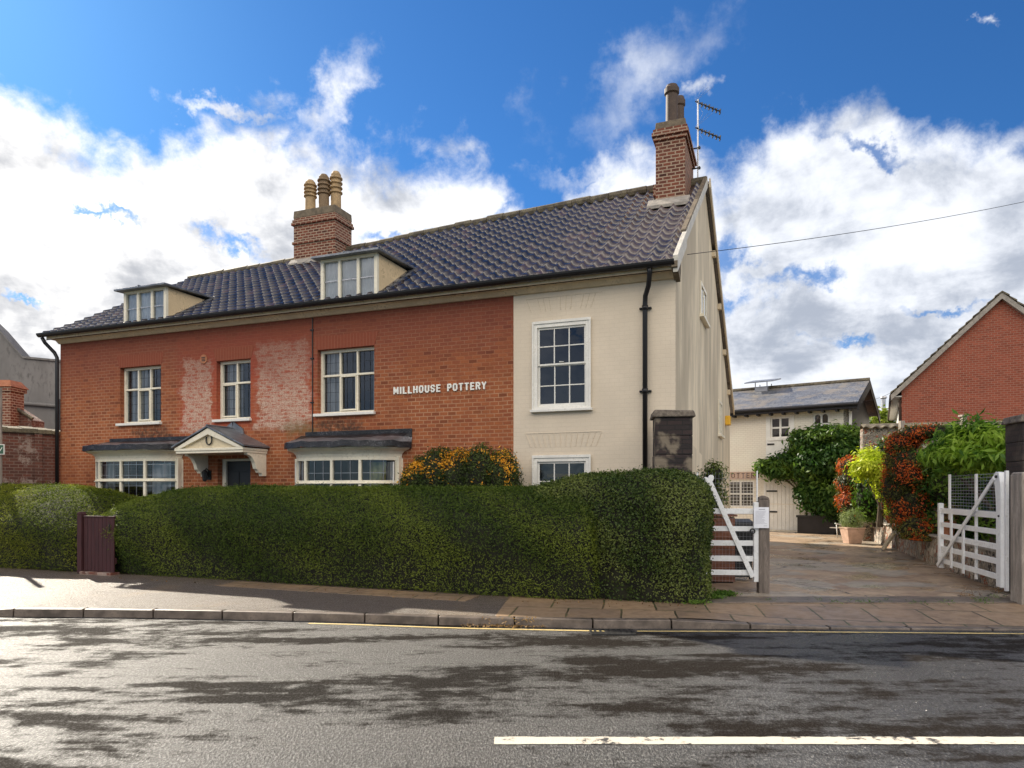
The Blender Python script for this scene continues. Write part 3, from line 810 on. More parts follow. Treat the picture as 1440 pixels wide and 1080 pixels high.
def sash(wn, label):
    x0, x1, z0, z1 = wn
    mb = MB(); y = -0.03; a = 0.075
    mb.box(x0, x0 + a, y, 0.06, z0, z1 - 0.0); mb.box(x1 - a, x1, y, 0.06, z0, z1)
    mb.box(x0 + a, x1 - a, y, 0.06, z1 - a - 0.02, z1); mb.box(x0 + a, x1 - a, y, 0.06, z0, z0 + 0.05)
    mb.box(x0 - 0.02, x1 + 0.02, y - 0.018, y - 0.001, z1 - 0.03, z1 + 0.02)
    mb.box(x0 - 0.02, x0 + 0.012, y - 0.018, y - 0.001, z0, z1 - 0.03); mb.box(x1 - 0.012, x1 + 0.02, y - 0.018, y - 0.001, z0, z1 - 0.03)
    zm = z0 + (z1 - z0) * 0.505
    i0, i1 = x0 + a, x1 - a
    t_ = 0.035
    for (yy, za, zb) in ((0.004, zm, z1 - a - 0.02), (0.03, z0 + 0.05, zm + 0.02)):
        mb.box(i0, i0 + t_, yy, yy + 0.03, za, zb); mb.box(i1 - t_, i1, yy, yy + 0.03, za, zb)
        mb.box(i0 + t_, i1 - t_, yy, yy + 0.03, zb - t_, zb); mb.box(i0 + t_, i1 - t_, yy, yy + 0.03, za, za + t_ * (0.9 if yy < 0.01 else 1.6))
        for k in (1, 2):
            xx = i0 + t_ + (i1 - i0 - 2 * t_) * k / 3
            mb.box(xx - 0.010, xx + 0.010, yy + 0.002, yy + 0.027, za + t_, zb - t_)
        zc = (za + zb) / 2
        mb.box(i0 + t_, i1 - t_, yy + 0.003, yy + 0.026, zc - 0.010, zc + 0.010)
    f = mb.build('window', 'white_paint', house, bevel=0.004); f['label'] = label
    s = MB(); s.box(x0 - 0.045, x1 + 0.045, y - 0.06, 0.02, z0 - 0.045, z0 + 0.0015); s.build('sill', 'white_paint', f, bevel=0.006)
    g = MB()
    g.face([(i0, 0.018, zm), (i1, 0.018, zm), (i1, 0.018, z1 - a), (i0, 0.018, z1 - a)])
    g.face([(i0, 0.046, z0 + 0.05), (i1, 0.046, z0 + 0.05), (i1, 0.046, zm), (i0, 0.046, zm)])
    g.build('glass_pane', 'window_glass', f)
    h = MB(); h.tube([((x0 + x1) / 2 - 0.04, -0.008, zm + 0.05), ((x0 + x1) / 2 + 0.04, -0.008, zm + 0.05)], 0.008, 6); h.build('catch', 'white_paint', f)
    return f
sash(W4, 'white twelve pane sash window on the cream front, upper floor')
sf = sash(W5, 'white sash window on the cream front, ground floor behind the hedge')
l = MB(); l.tube([(W5[0] + 0.1, 0.5, W5[3] - 0.33), (W5[0] + 0.62, 0.5, W5[3] - 0.33)], 0.035, 8)
l.build('lamp_shade', 'orange_shade', sf)

# ---- bay windows: shallow bows with lead and felt roofs
def bay(bx, roofx, zc0, zc1, zt, lights, label, curt, yell=None):
    """bx: ends on the wall; zc0..zc1 cornice; zt transom; bow front"""
    x0, x1 = bx; n = 24
    def P(f, off=0.0, dx=0.0):
        """bow plan: f 0..1 along, off extra projection"""
        a = f * 2 - 1
        x = (x0 + x1) / 2 + (x1 - x0 + 2 * dx) / 2 * a
        y = -(SB + off) * (1 - abs(a) ** 5) - 0.02 - 0.02 * off
        return x, y
    fs = [0.5 - 0.5 * math.cos(math.pi * k / n) for k in range(n + 1)]
    def strip(mb, off, dx, z0, z1, th=0.1, top=True):
        for i in range(n):
            a, b = P(fs[i], off, dx), P(fs[i + 1], off, dx)
            ai, bi = P(fs[i], off - th, dx - th), P(fs[i + 1], off - th, dx - th)
            mb.hexa([(a[0], a[1], z0), (b[0], b[1], z0), (bi[0], bi[1], z0), (ai[0], ai[1], z0)],
                    [(a[0], a[1], z1), (b[0], b[1], z1), (bi[0], bi[1], z1), (ai[0], ai[1], z1)])
    root = MB()
    strip(root, 0.0, 0.0, 0.55, 0.66); strip(root, 0.03, 0.03, 0.66, 0.71, 0.14)
    strip(root, 0.0, 0.0, zt - 0.035, zt + 0.035, 0.07); strip(root, 0.025, 0.02, zt - 0.03, zt - 0.008, 0.09)
    strip(root, 0.0, 0.0, zc0 - 0.07, zc0 - 0.001, 0.07)
    posts = []
    for k, f in enumerate(lights):
        px_, py_ = P(f)
        wd = 0.075 if k in (0, len(lights) - 1) else 0.055
        p2 = P(min(1, f + 0.02)); p1 = P(max(0, f - 0.02))
        tn = Vector((p2[0] - p1[0], p2[1] - p1[1], 0)).normalized(); nr = Vector((tn.y, -tn.x, 0))
        c = Vector((px_, py_, 0)) + nr * 0.004
        q = [c - tn * wd / 2, c + tn * wd / 2, c + tn * wd / 2 - nr * 0.08, c - tn * wd / 2 - nr * 0.08]
        root.hexa([(v.x, v.y, 0.712) for v in q], [(v.x, v.y, zc0 - 0.03) for v in q])
        posts.append((c, tn, nr))
    # end posts against the wall
    root.box(x0, x0 + 0.09, -0.13, -0.001, 0.55, zc0 - 0.002); root.box(x1 - 0.09, x1, -0.13, -0.001, 0.55, zc0 - 0.002)
    f_ = root.build('bay_window', 'cream_paint', house, bevel=0.004); f_['label'] = label
    co = MB()
    prof = [(0.0, 0.00), (0.01, 0.09), (0.06, 0.19), (0.14, 0.235), (0.17, 0.26), (0.18, 0.31)]
    H_ = zc1 - zc0
    for i in range(n):
        for j in range(len(prof) - 1):
            (o0, h0), (o1, h1) = prof[j], prof[j + 1]
            a0, b0 = P(fs[i], o0, o0), P(fs[i + 1], o0, o0); a1, b1 = P(fs[i], o1, o1), P(fs[i + 1], o1, o1)
            k = H_ / 0.31
            co.face([(*a0, zc0 + h0 * k), (*b0, zc0 + h0 * k), (*b1, zc0 + h1 * k), (*a1, zc0 + h1 * k)])
    co.build('cornice', 'cream_paint', f_)
    gl = MB()
    for i in range(n):
        a, b = P(fs[i], -0.035, -0.035), P(fs[i + 1], -0.035, -0.035)
        gl.face([(*a, 0.7), (*b, 0.7), (*b, zc0 - 0.05), (*a, zc0 - 0.05)])
    gl.build('glass_pane', 'window_glass', f_)
    ld = MB()
    for k in range(len(posts) - 1):
        (ca, ta, na), (cb, tb, nb) = posts[k], posts[k + 1]
        for j in (1, 2):
            fx = lights[k] + (lights[k + 1] - lights[k]) * j / 3
            p = P(fx, -0.028, -0.028); ld.box(p[0] - 0.004, p[0] + 0.004, p[1] - 0.004, p[1] + 0.001, 0.7, zc0 - 0.06)
    zz = 0.9
    while zz < zc0 - 0.1:
        if abs(zz - zt) > 0.06: strip(ld, -0.026, -0.03, zz - 0.004, zz + 0.004, 0.004)
        zz += 0.235
    ld.build('lead_strips', 'steel', f_)
    rf = MB()
    rx0, rx1, zb = roofx
    ed = 0.24
    k0 = [P(f, ed, 0.22) for f in fs]
    k0 = [(min(max(x, rx0), rx1), y) for x, y in k0]
    wob = lambda i: 0.012 * math.sin(i * 2.3) + 0.008 * math.sin(i * 5.1)
    for i in range(n):
        a, b = k0[i], k0[i + 1]
        za, zb_ = zc1 + 0.11 + wob(i), zc1 + 0.11 + wob(i + 1)
        rf.cur = 0
        rf.face([(a[0], a[1] - 0.01, zc1 - 0.005 + wob(i)), (b[0], b[1] - 0.01, zc1 - 0.005 + wob(i + 1)), (b[0], b[1], zb_), (a[0], a[1], za)])
        rf.face([(a[0], a[1], zc1 - 0.004), (b[0], b[1], zc1 - 0.004), (b[0], 0, zc1 - 0.004), (a[0], 0, zc1 - 0.004)])
        rf.cur = 1
        am, bm = (a[0], a[1] * 0.45, zc1 + 0.11 + (zb - zc1 - 0.11) * 0.5 + wob(i * 3 + 1)), (b[0], b[1] * 0.45, zc1 + 0.11 + (zb - zc1 - 0.11) * 0.5 + wob(i * 3 + 4))
        rf.face([(a[0], a[1], za), (b[0], b[1], zb_), bm, am])
        rf.cur = 0
        rf.face([am, bm, (b[0], -0.005, zb), (a[0], -0.005, zb)])
    rf.cur = 0
    rf.box(rx0 + 0.12, rx1 - 0.03, -0.02, 0.004, zb - 0.02, zb + 0.07)
    rf.build('bay_roof', ['felt', 'lead'], f_)
    for a, b in curt:
        ins = MB(); curtain(ins, x0 + (x1 - x0) * a, x0 + (x1 - x0) * b, -0.18, 0.75, zc0 - 0.1, 3); ins.build('curtain', 'curtain', f_)
    if yell:
        ins = MB(); curtain(ins, x0 + (x1 - x0) * yell[0], x0 + (x1 - x0) * yell[1], -0.2, 0.75, zc0 - 0.1, 3); ins.build('curtain', 'yellow_curtain', f_)
    return f_
def zs(px, py, s): return H.z(px, py, s)
bay(BY1, (H.t(116, -0.6), H.t(262, -0.45), zs(200, 620, 0)), zs(190, 644, -SB), zs(190, 632, -SB - .15), zs(190, 675, -SB),
    [0.0, 0.07, 0.22, 0.50, 0.775, 1.0], 'left bay window with four leaded lights, next to the porch', [(0.12, 0.26), (0.72, 0.94)])
bay(BY2, (H.t(396, -0.6), H.t(578, -0.1), zs(480, 611, 0)), zs(485, 642, -SB), zs(485, 628, -SB - .15), zs(485, 678, -SB),
    [0.0, 0.08, 0.225, 0.485, 0.745, 1.0], 'right bay window with sagging felt roof, next to the golden berried bush', [(0.02, 0.16), (0.9, 0.97)], (0.75, 0.9))

# ---- porch canopy
SP = -0.72
ca, cb = H.t(247, SP), H.t(341, SP)
zc = H.z(290, 637, SP); zp = H.z(292, 600, SP); cm_ = (ca + cb) / 2
mb = MB()
mb.box(ca, cb, SP, 0, zc, zc + 0.05); mb.box(ca - 0.02, cb + 0.02, SP - 0.02, 0, zc + 0.051, zc + 0.10)
e = 0.07
ap = zp - 0.03
mb.prism([(ca - 0.02, zc + 0.102), (ca + 0.14, zc + 0.102), (cm_, ap - 0.13), (cb - 0.14, zc + 0.102), (cb + 0.02, zc + 0.102), (cm_, ap)], 'y', SP - 0.02, SP + 0.06)
can = mb.build('porch_canopy', 'cream_paint', house, bevel=0.005)
mb = MB(); mb.prism([(ca + 0.12, zc + 0.101), (cb - 0.12, zc + 0.101), (cm_, ap - 0.11)], 'y', SP + 0.04, SP + 0.07)
mb.build('pediment_panel', 'recess_tone', can)
mb = MB()
zpk = zp + 0.02
for sgn in (-1, 1):
    xe = ca - 0.07 if sgn < 0 else cb + 0.07
    mb.hexa([(cm_, SP - 0.05, zpk - 0.03), (cm_, 0, zpk - 0.03), (xe, 0, zc + 0.12), (xe, SP - 0.05, zc + 0.12)],
            [(cm_, SP - 0.05, zpk), (cm_, 0, zpk), (xe, 0, zc + 0.15), (xe, SP - 0.05, zc + 0.15)])
mb.tube([(cm_, SP - 0.05, zpk + 0.005), (cm_, 0, zpk + 0.005)], 0.022, 8)
mb.prism([(cm_ + 0.0, zpk), (cm_ + 0.3, zpk - 0.22), (cm_ + 0.26, zpk - 0.01), (cm_ + 0.02, zpk + 0.14)], 'y', -0.04, -0.003)
mb.prism([(cm_ - 0.0, zpk), (cm_ - 0.3, zpk - 0.22), (cm_ - 0.26, zpk - 0.01), (cm_ - 0.02, zpk + 0.14)], 'y', -0.04, -0.003)
mb.build('lead_roof', 'lead', can)
for xx in (ca + 0.17, cb - 0.02):
    mb = MB()
    pr = [(0, zc), (SP + 0.16, zc), (SP + 0.16, zc - 0.04), (SP + 0.22, zc - 0.05), (SP + 0.30, zc - 0.09), (SP + 0.38, zc - 0.2), (SP + 0.42, zc - 0.32),
          (SP + 0.48, zc - 0.36), (SP + 0.50, zc - 0.40), (SP + 0.58, zc - 0.41), (SP + 0.60, zc - 0.47), (0, zc - 0.47)]
    mb.prism(pr, 'x', xx - 0.09, xx)
    mb.build('bracket', 'cream_paint', can, bevel=0.004)
hs = MB()
pts = []
for k in range(11):
    a = math.pi * (1.15 + 0.7 * k / 10 * 2 - 0.0) 
    a = math.pi + math.pi * k / 10
    pts.append((cm_ + 0.075 * math.cos(a), SP + 0.015, zc + 0.27 + 0.10 * math.sin(a)))
pts = [(cm_ - 0.062, SP + 0.015, zc + 0.335)] + pts + [(cm_ + 0.062, SP + 0.015, zc + 0.335)]
hs.tube(pts, 0.014, 6); hs.build('horseshoe', 'black_iron', can)
# door
x0, x1, z0, z1 = DR
mb = MB()
mb.box(x0, x0 + 0.09, 0.14, 0.24, z0, z1); mb.box(x1 - 0.09, x1, 0.14, 0.24, z0, z1); mb.box(x0 + 0.09, x1 - 0.09, 0.14, 0.24, z1 - 0.05, z1)
dr = mb.build('front_door', 'cream_paint', house, bevel=0.004)
mb = MB(); mb.box(x0 + 0.09, x1 - 0.09, 0.19, 0.23, z0, z1 - 0.05)
for (a, b, c_, d_) in ((0.16, 0.42, 0.2, 0.95), (0.5, 0.8, 0.2, 0.95), (0.16, 0.42, 1.05, 1.8), (0.5, 0.8, 1.05, 1.8)):
    mb.box(x0 + a, x0 + b, 0.178, 0.189, z0 + c_, z0 + d_)
mb.build('door_leaf', 'black_paint', dr, bevel=0.004)
# lantern beside the door
lx, lz = H.at(290, 668, -0.1)
mb = MB(); mb.box(lx - 0.05, lx + 0.05, -0.02, -0.001, lz - 0.1, lz + 0.1); mb.tube([(lx, -0.02, lz + 0.1), (lx, -0.1, lz + 0.14), (lx, -0.14, lz + 0.1)], 0.01, 6)
mb.lathe([(0.03, -0.14), (0.05, -0.1), (0.062, 0.05), (0.075, 0.055), (0.02, 0.11)], (lx, -0.14, lz), 6)
la = mb.build('wall_lantern', 'black_iron'); la.parent = house

# ---- roof of pantiles, course by course
def pantiles(name, x0, x1):
    n = NCO; rx = 12
    nt = int((x1 - x0) / TWD)
    xs = np.array([x0 + (k / rx) * TWD for k in range(nt * rx + 1)])
    ph = ((xs / TWD) % 1.0) * 2 * np.pi
    pw = (xs / TWD) % 1.0
    prof = 0.060 * np.exp(-((pw - 0.5) / 0.125) ** 2) - 0.016 * np.cos(2 * np.pi * (pw - 0.02)) - 0.01
    V_, Fq = [], []
    for c_ in range(n):
        rows = []
        for (q, lift) in ((c_ / n, -0.005), (c_ / n, 0.052), ((c_ + 1.0) / n, 0.004)):
            y = S_E + (S_R - S_E) * q
            jit = 0.0 if lift < 0 else 1.0
            sprk = 0.05 * max(0, 1 - q * 4) ** 2
            z = (WT + 0.04) + (ZR0 + (ZR1 - ZR0) * xs / TE - WT - 0.04) * q + sprk + lift + prof
            sag = -0.035 -0.05 * np.sin(np.clip(xs / TE, 0, 1) * np.pi * 2.0) * q
            tilej = np.array([(hash((int(x / TWD), c_)) % 97) / 97.0 - 0.5 for x in xs]) * 0.010 * jit
            yy = np.full_like(xs, y) - np.abs(tilej) * 1.5
            rows.append(np.stack([xs, yy, z + sag + tilej], 1))
        b = sum(len(r) for r in V_)
        m_ = len(xs)
        V_ += rows
        for r in range(2):
            i = np.arange(m_ - 1) + b + r * m_
            Fq.append(np.stack([i, i + 1, i + 1 + m_, i + m_], 1))
    o = mesh_np(name, np.concatenate(V_), np.concatenate(Fq), ['pantile'], house)
    return o
roof = pantiles('roof', -0.22, TE + 0.02)
mb = MB()
mb.hexa([(-0.2, S_R, ZR0 - 0.07), (TE + 0.08, S_R, ZR1 - 0.07), (TE + 0.08, DEP + 0.25, ZB - 0.12), (-0.2, DEP + 0.25, ZB - 0.12)],
        [(-0.2, S_R, ZR0), (TE + 0.08, S_R, ZR1), (TE + 0.08, DEP + 0.25, ZB - 0.05), (-0.2, DEP + 0.25, ZB - 0.05)])
mb.hexa([(-0.2, S_E + 0.12, WT - 0.02), (TE, S_E + 0.12, WT - 0.02), (TE, S_R, ZR1 - 0.24), (-0.2, S_R, ZR0 - 0.24)],
        [(-0.2, S_E + 0.12, WT + 0.0), (TE, S_E + 0.12, WT + 0.0), (TE, S_R, ZR1 - 0.20), (-0.2, S_R, ZR0 - 0.20)])
mb.build('roof_back_slope', 'pantile', roof)
mb = MB()
k = -0.2
while k < TE - 0.05:
    e = min(k + 0.44, TE + 0.05)
    za, zb = zridge(k), zridge(e)
    sg = -0.05 * math.sin(max(0, k) / TE * math.pi * 2)
    jt = random.uniform(-0.012, 0.012)
    mb.tube([(k, S_R, za + sg + 0.005 + jt), (e - 0.012, S_R, zb + sg + 0.005 + jt)], 0.115, 10)
    k = e
mb.build('ridge_tiles', 'ridge_clay', roof, smooth=False)
# fascia, soffit and gutter
mb = MB(); mb.box(-0.12, TE - 0.01, -0.24, -0.001, WT + 0.0, WT + 0.035); mb.box(-0.12, TE, -0.262, -0.2405, WT - 0.01, WT + 0.07)
mb.prism([(-0.15, WT - 0.001), (-0.05, WT - 0.09), (-0.002, WT - 0.09), (-0.002, WT - 0.001)], 'x', 0.0, TE - 0.01)
mb.build('eaves_board', 'fascia_paint', house)
mb = MB()
gp = [(-0.265 + 0.0 + 0.072 * math.cos(a) - 0.074, WT + 0.115 + 0.085 * math.sin(a)) for a in [math.pi + math.pi * k / 8 for k in range(9)]]
gi = [(-0.265 - 0.074 + 0.064 * math.cos(a), WT + 0.117 + 0.076 * math.sin(a)) for a in [2 * math.pi - math.pi * k / 8 for k in range(9)]]
mb.prism(gp + gi, 'x', -0.27, TE + 0.03)
mb.box(-0.12, TE, -0.262, -0.2405, WT + 0.071, WT + 0.11)
mb.build('gutter', 'black_paint', house)
# downpipes
def dpipe(x, z0, off=0.0, side=False):
    mb = MB()
    if side:
        mb.tube([(-0.22, -0.30, WT + 0.04), (-0.20, -0.24, WT - 0.08), (0.02 - 0.1, -0.09, WT - 0.3), (-0.02, -0.07, WT - 0.42), (-0.02, -0.07, z0)], 0.042, 10)
    else:
        mb.tube([(x + 0.04, -0.33, WT + 0.08), (x + 0.05, -0.32, WT - 0.04), (x + 0.01, -0.2, WT - 0.22), (x - 0.06, -0.1, WT - 0.36), (x - 0.07, -0.075, WT - 0.5), (x - 0.07, -0.075, z0)], 0.042, 10)
        for zz in (WT - 0.55, WT - 1.95, WT - 3.3):
            mb.tube([(x - 0.07, -0.075, zz - 0.04), (x - 0.07, -0.075, zz + 0.04)], 0.052, 10)
            mb.box(x - 0.17, x + 0.03, -0.05, -0.002, zz - 0.015, zz + 0.015)
        mb.tube([(x + 0.04, -0.33, WT + 0.02), (x + 0.04, -0.33, WT + 0.12)], 0.055, 10)
    return mb.build('downpipe', 'black_paint', house, smooth=True)
dpipe(H.t(913, -0.07), 0.02)
dpipe(0, 0.02, side=True)
# right verge: mortar-capped boards
mb = MB()
def verge(pA, pB, th, x0, x1, dz):
    mb.hexa([(x0, pA[0], pA[1] - dz), (x1, pA[0], pA[1] - dz), (x1, pB[0], pB[1] - dz), (x0, pB[0], pB[1] - dz)],
            [(x0, pA[0], pA[1]), (x1, pA[0], pA[1]), (x1, pB[0], pB[1]), (x0, pB[0], pB[1])])
verge((S_E + 0.02, WT + 0.20), (0.75, WT + 0.95), 0, TE + 0.0, TE + 0.08, 0.28)
verge((0.75, WT + 0.92), (S_R, ZR1 + 0.06), 0, TE + 0.001, TE + 0.06, 0.20)
mb.build('bargeboard', 'old_white', house, bevel=0.006)
mb = MB()
mb.prism([(S_E - 0.0, WT + 0.10), (S_E - 0.02, WT + 0.0), (0.05, WT - 0.14), (0.12, WT + 0.05), (0.12, WT + 0.3)], 'x', TE - 0.02, TE + 0.075)
verge((0.78, WT + 1.0), (S_R, ZR1 + 0.11), 0, TE - 0.03, TE + 0.05, 0.05)
mb.build('verge_capping', 'stone_cap', house)
mb = MB()
verge((S_R, ZR1 + 0.06), (DEP + 0.25, ZB + 0.02), 0, TE + 0.085, TE + 0.12, 0.20)
for s_ in (5.6, 7.0, 8.4, 9.8):
    zz = ZR1 + (ZB - ZR1) * (s_ - S_R) / (DEP - S_R)
    mb.box(TE + 0.0, TE + 0.083, s_ - 0.07, s_ + 0.07, zz - 0.28, zz - 0.14)
mb.build('bargeboard', 'fascia_paint', house)
# gable windows and alarm box
def gable_window(s0, s1, z0, z1, label):
    mb = MB(); x = TE
    mb.box(x - 0.01, x + 0.025, s0, s0 + 0.07, z0, z1); mb.box(x - 0.01, x + 0.025, s1 - 0.07, s1, z0, z1)
    mb.box(x - 0.01, x + 0.025, s0 + 0.07, s1 - 0.07, z1 - 0.07, z1); mb.box(x - 0.01, x + 0.025, s0 + 0.07, s1 - 0.07, z0, z0 + 0.07)
    mb.box(x - 0.01, x + 0.022, (s0 + s1) / 2 - 0.025, (s0 + s1) / 2 + 0.025, z0 + 0.07, z1 - 0.07)
    mb.box(x - 0.01, x + 0.09, s0 - 0.08, s1 + 0.08, z0 - 0.06, z0 - 0.002)
    f = mb.build('window', 'cream_paint', house); f['label'] = label
    g = MB(); g.face([(x + 0.006, s0 + 0.05, z0 + 0.05), (x + 0.006, s1 - 0.05, z0 + 0.05), (x + 0.006, s1 - 0.05, z1 - 0.05), (x + 0.006, s0 + 0.05, z1 - 0.05)])
    g.build('glass_pane', 'window_glass', f)
def gs(px):
    """depth along the gable wall that shows at photo column px"""
    k = (px - CX) / F
    ax, ay_ = H.w(TE, 0)[0], H.w(TE, 0)[1]
    return (k * ay_ - ax) / (H.b[0] + SHR * H.a[0] - k * (H.b[1] + SHR * H.a[1]))
def gz(px, py):
    s_ = gs(px); return EZ + (HY - py) * (H.w(TE + SHR * s_, s_)[1]) / F
gable_window(gs(984.5), gs(992.5), gz(986, 445), gz(986, 398), 'upper gable window under the verge')
gable_window(gs(1010.2), gs(1014.6), gz(1011, 611), gz(1011, 563), 'small gable window near the back corner')
mb = MB(); s_ = gs(1019.5); mb.box(TE, TE + 0.14, s_, s_ + 0.34, gz(1020, 598), gz(1020, 585)); mb.build('alarm_box', 'yellow_plastic', house, bevel=0.02)

# ---- dormers
def dormer(px0, px1, pyt, pyb, label):
    s0 = -0.27
    x0, x1 = H.t(px0, s0), H.t(px1, s0)
    zt = H.z(px1, pyt, s0)
    zb = WT + 0.10
    def slope_z(s, x): return WT + 0.04 + (zridge(x) - WT - 0.04) * (s - S_E) / (S_R - S_E)
    sb = s0
    while slope_z(sb, x0) < zt + 0.0: sb += 0.02
    mb = MB()
    fr = 0.065; y = s0
    mb.box(x0 - 0.005, x0 + fr, y, y + 0.07, zb - 0.03, zt); mb.box(x1 - fr, x1 + 0.005, y, y + 0.07, zb - 0.03, zt)
    mb.box(x0 + fr, x1 - fr, y, y + 0.07, zt - fr, zt); mb.box(x0 + fr, x1 - fr, y, y + 0.07, zb - 0.05, zb + 0.02)
    for k in (1, 2):
        xx = x0 + (x1 - x0) * k / 3
        mb.box(xx - 0.03, xx + 0.03, y + 0.003, y + 0.06, zb + 0.02, zt - fr)
    zm = (zb + zt) / 2 - 0.02
    mb2 = MB(); mb2.box(x0 + fr, x1 - fr, y + 0.03, y + 0.042, zm - 0.008, zm + 0.008); 
    f = mb.build('dormer', 'cream_paint', house, bevel=0.004); f['label'] = label
    for x in (x0, x1):
        a, b = (x, x + 0.05) if x == x0 else (x - 0.05, x)
        ck = MB(); ck.prism([(s0 + 0.072, zb - 0.03), (s0 + 0.072, zt - 0.02), (sb + 0.1, zt - 0.02), (sb + 0.1, slope_z(sb, x) - 0.08)], 'x', a, b)
        ck.build('cheek', 'dormer_cheek', f)
    g = MB(); g.face([(x0 + 0.04, y + 0.045, zb), (x1 - 0.04, y + 0.045, zb), (x1 - 0.04, y + 0.045, zt - 0.04), (x0 + 0.04, y + 0.045, zt - 0.04)])
    mb2b = g.build('glass_pane', 'dormer_glass', f)
    gb = mb2.build('glazing_bar', 'steel', f)
    c = MB(); curtain(c, x0 + 0.05, x1 - 0.05, y + 0.075, zb, zt - 0.03, 9, 0.012); c.build('curtain', 'curtain', f)
    c = MB(); c.box(x0 + 0.06, x1 - 0.06, y + 0.5, y + 0.54, zb + 0.1, zt - 0.02); c.build('back_panel', 'interior', f)  # dark panel set back behind the dormer glass
    r = MB()
    dz = -0.04
    r.hexa([(x0 - 0.12, s0 - 0.16, zt - 0.02), (x1 + 0.12, s0 - 0.16, zt - 0.02), (x1 + 0.12, sb + 0.32, zt + 0.05), (x0 - 0.12, sb + 0.32, zt + 0.05)],
           [(x0 - 0.12, s0 - 0.16, zt + 0.025), (x1 + 0.12, s0 - 0.16, zt + 0.025), (x1 + 0.12, sb + 0.32, zt + 0.10), (x0 - 0.12, sb + 0.32, zt + 0.10)])
    xm = (x0 + x1) / 2
    r.tube([(xm, s0 - 0.17, zt + 0.03), (xm, sb + 0.3, zt + 0.105)], 0.02, 6)
    r.build('lead_roof', 'lead', f, bevel=0.008)
    for x in (x0 - 0.11, x1):
        fl = MB()
        fl.hexa([(x, s0, slope_z(s0, x) + 0.01), (x + 0.11, s0, slope_z(s0, x) + 0.03), (x + 0.11, sb, slope_z(sb, x) + 0.03), (x, sb, slope_z(sb, x) + 0.01)],
                [(x, s0, slope_z(s0, x) + 0.07), (x + 0.11, s0, slope_z(s0, x) + 0.075), (x + 0.11, sb, slope_z(sb, x) + 0.075), (x, sb, slope_z(sb, x) + 0.07)])
        fl.build('flashing', 'lead', f)
dormer(174, 233, 402, 460, 'left dormer above the three light casement')
dormer(451, 530, 354, 421, 'right dormer beside the brick chimney stack with three pots')

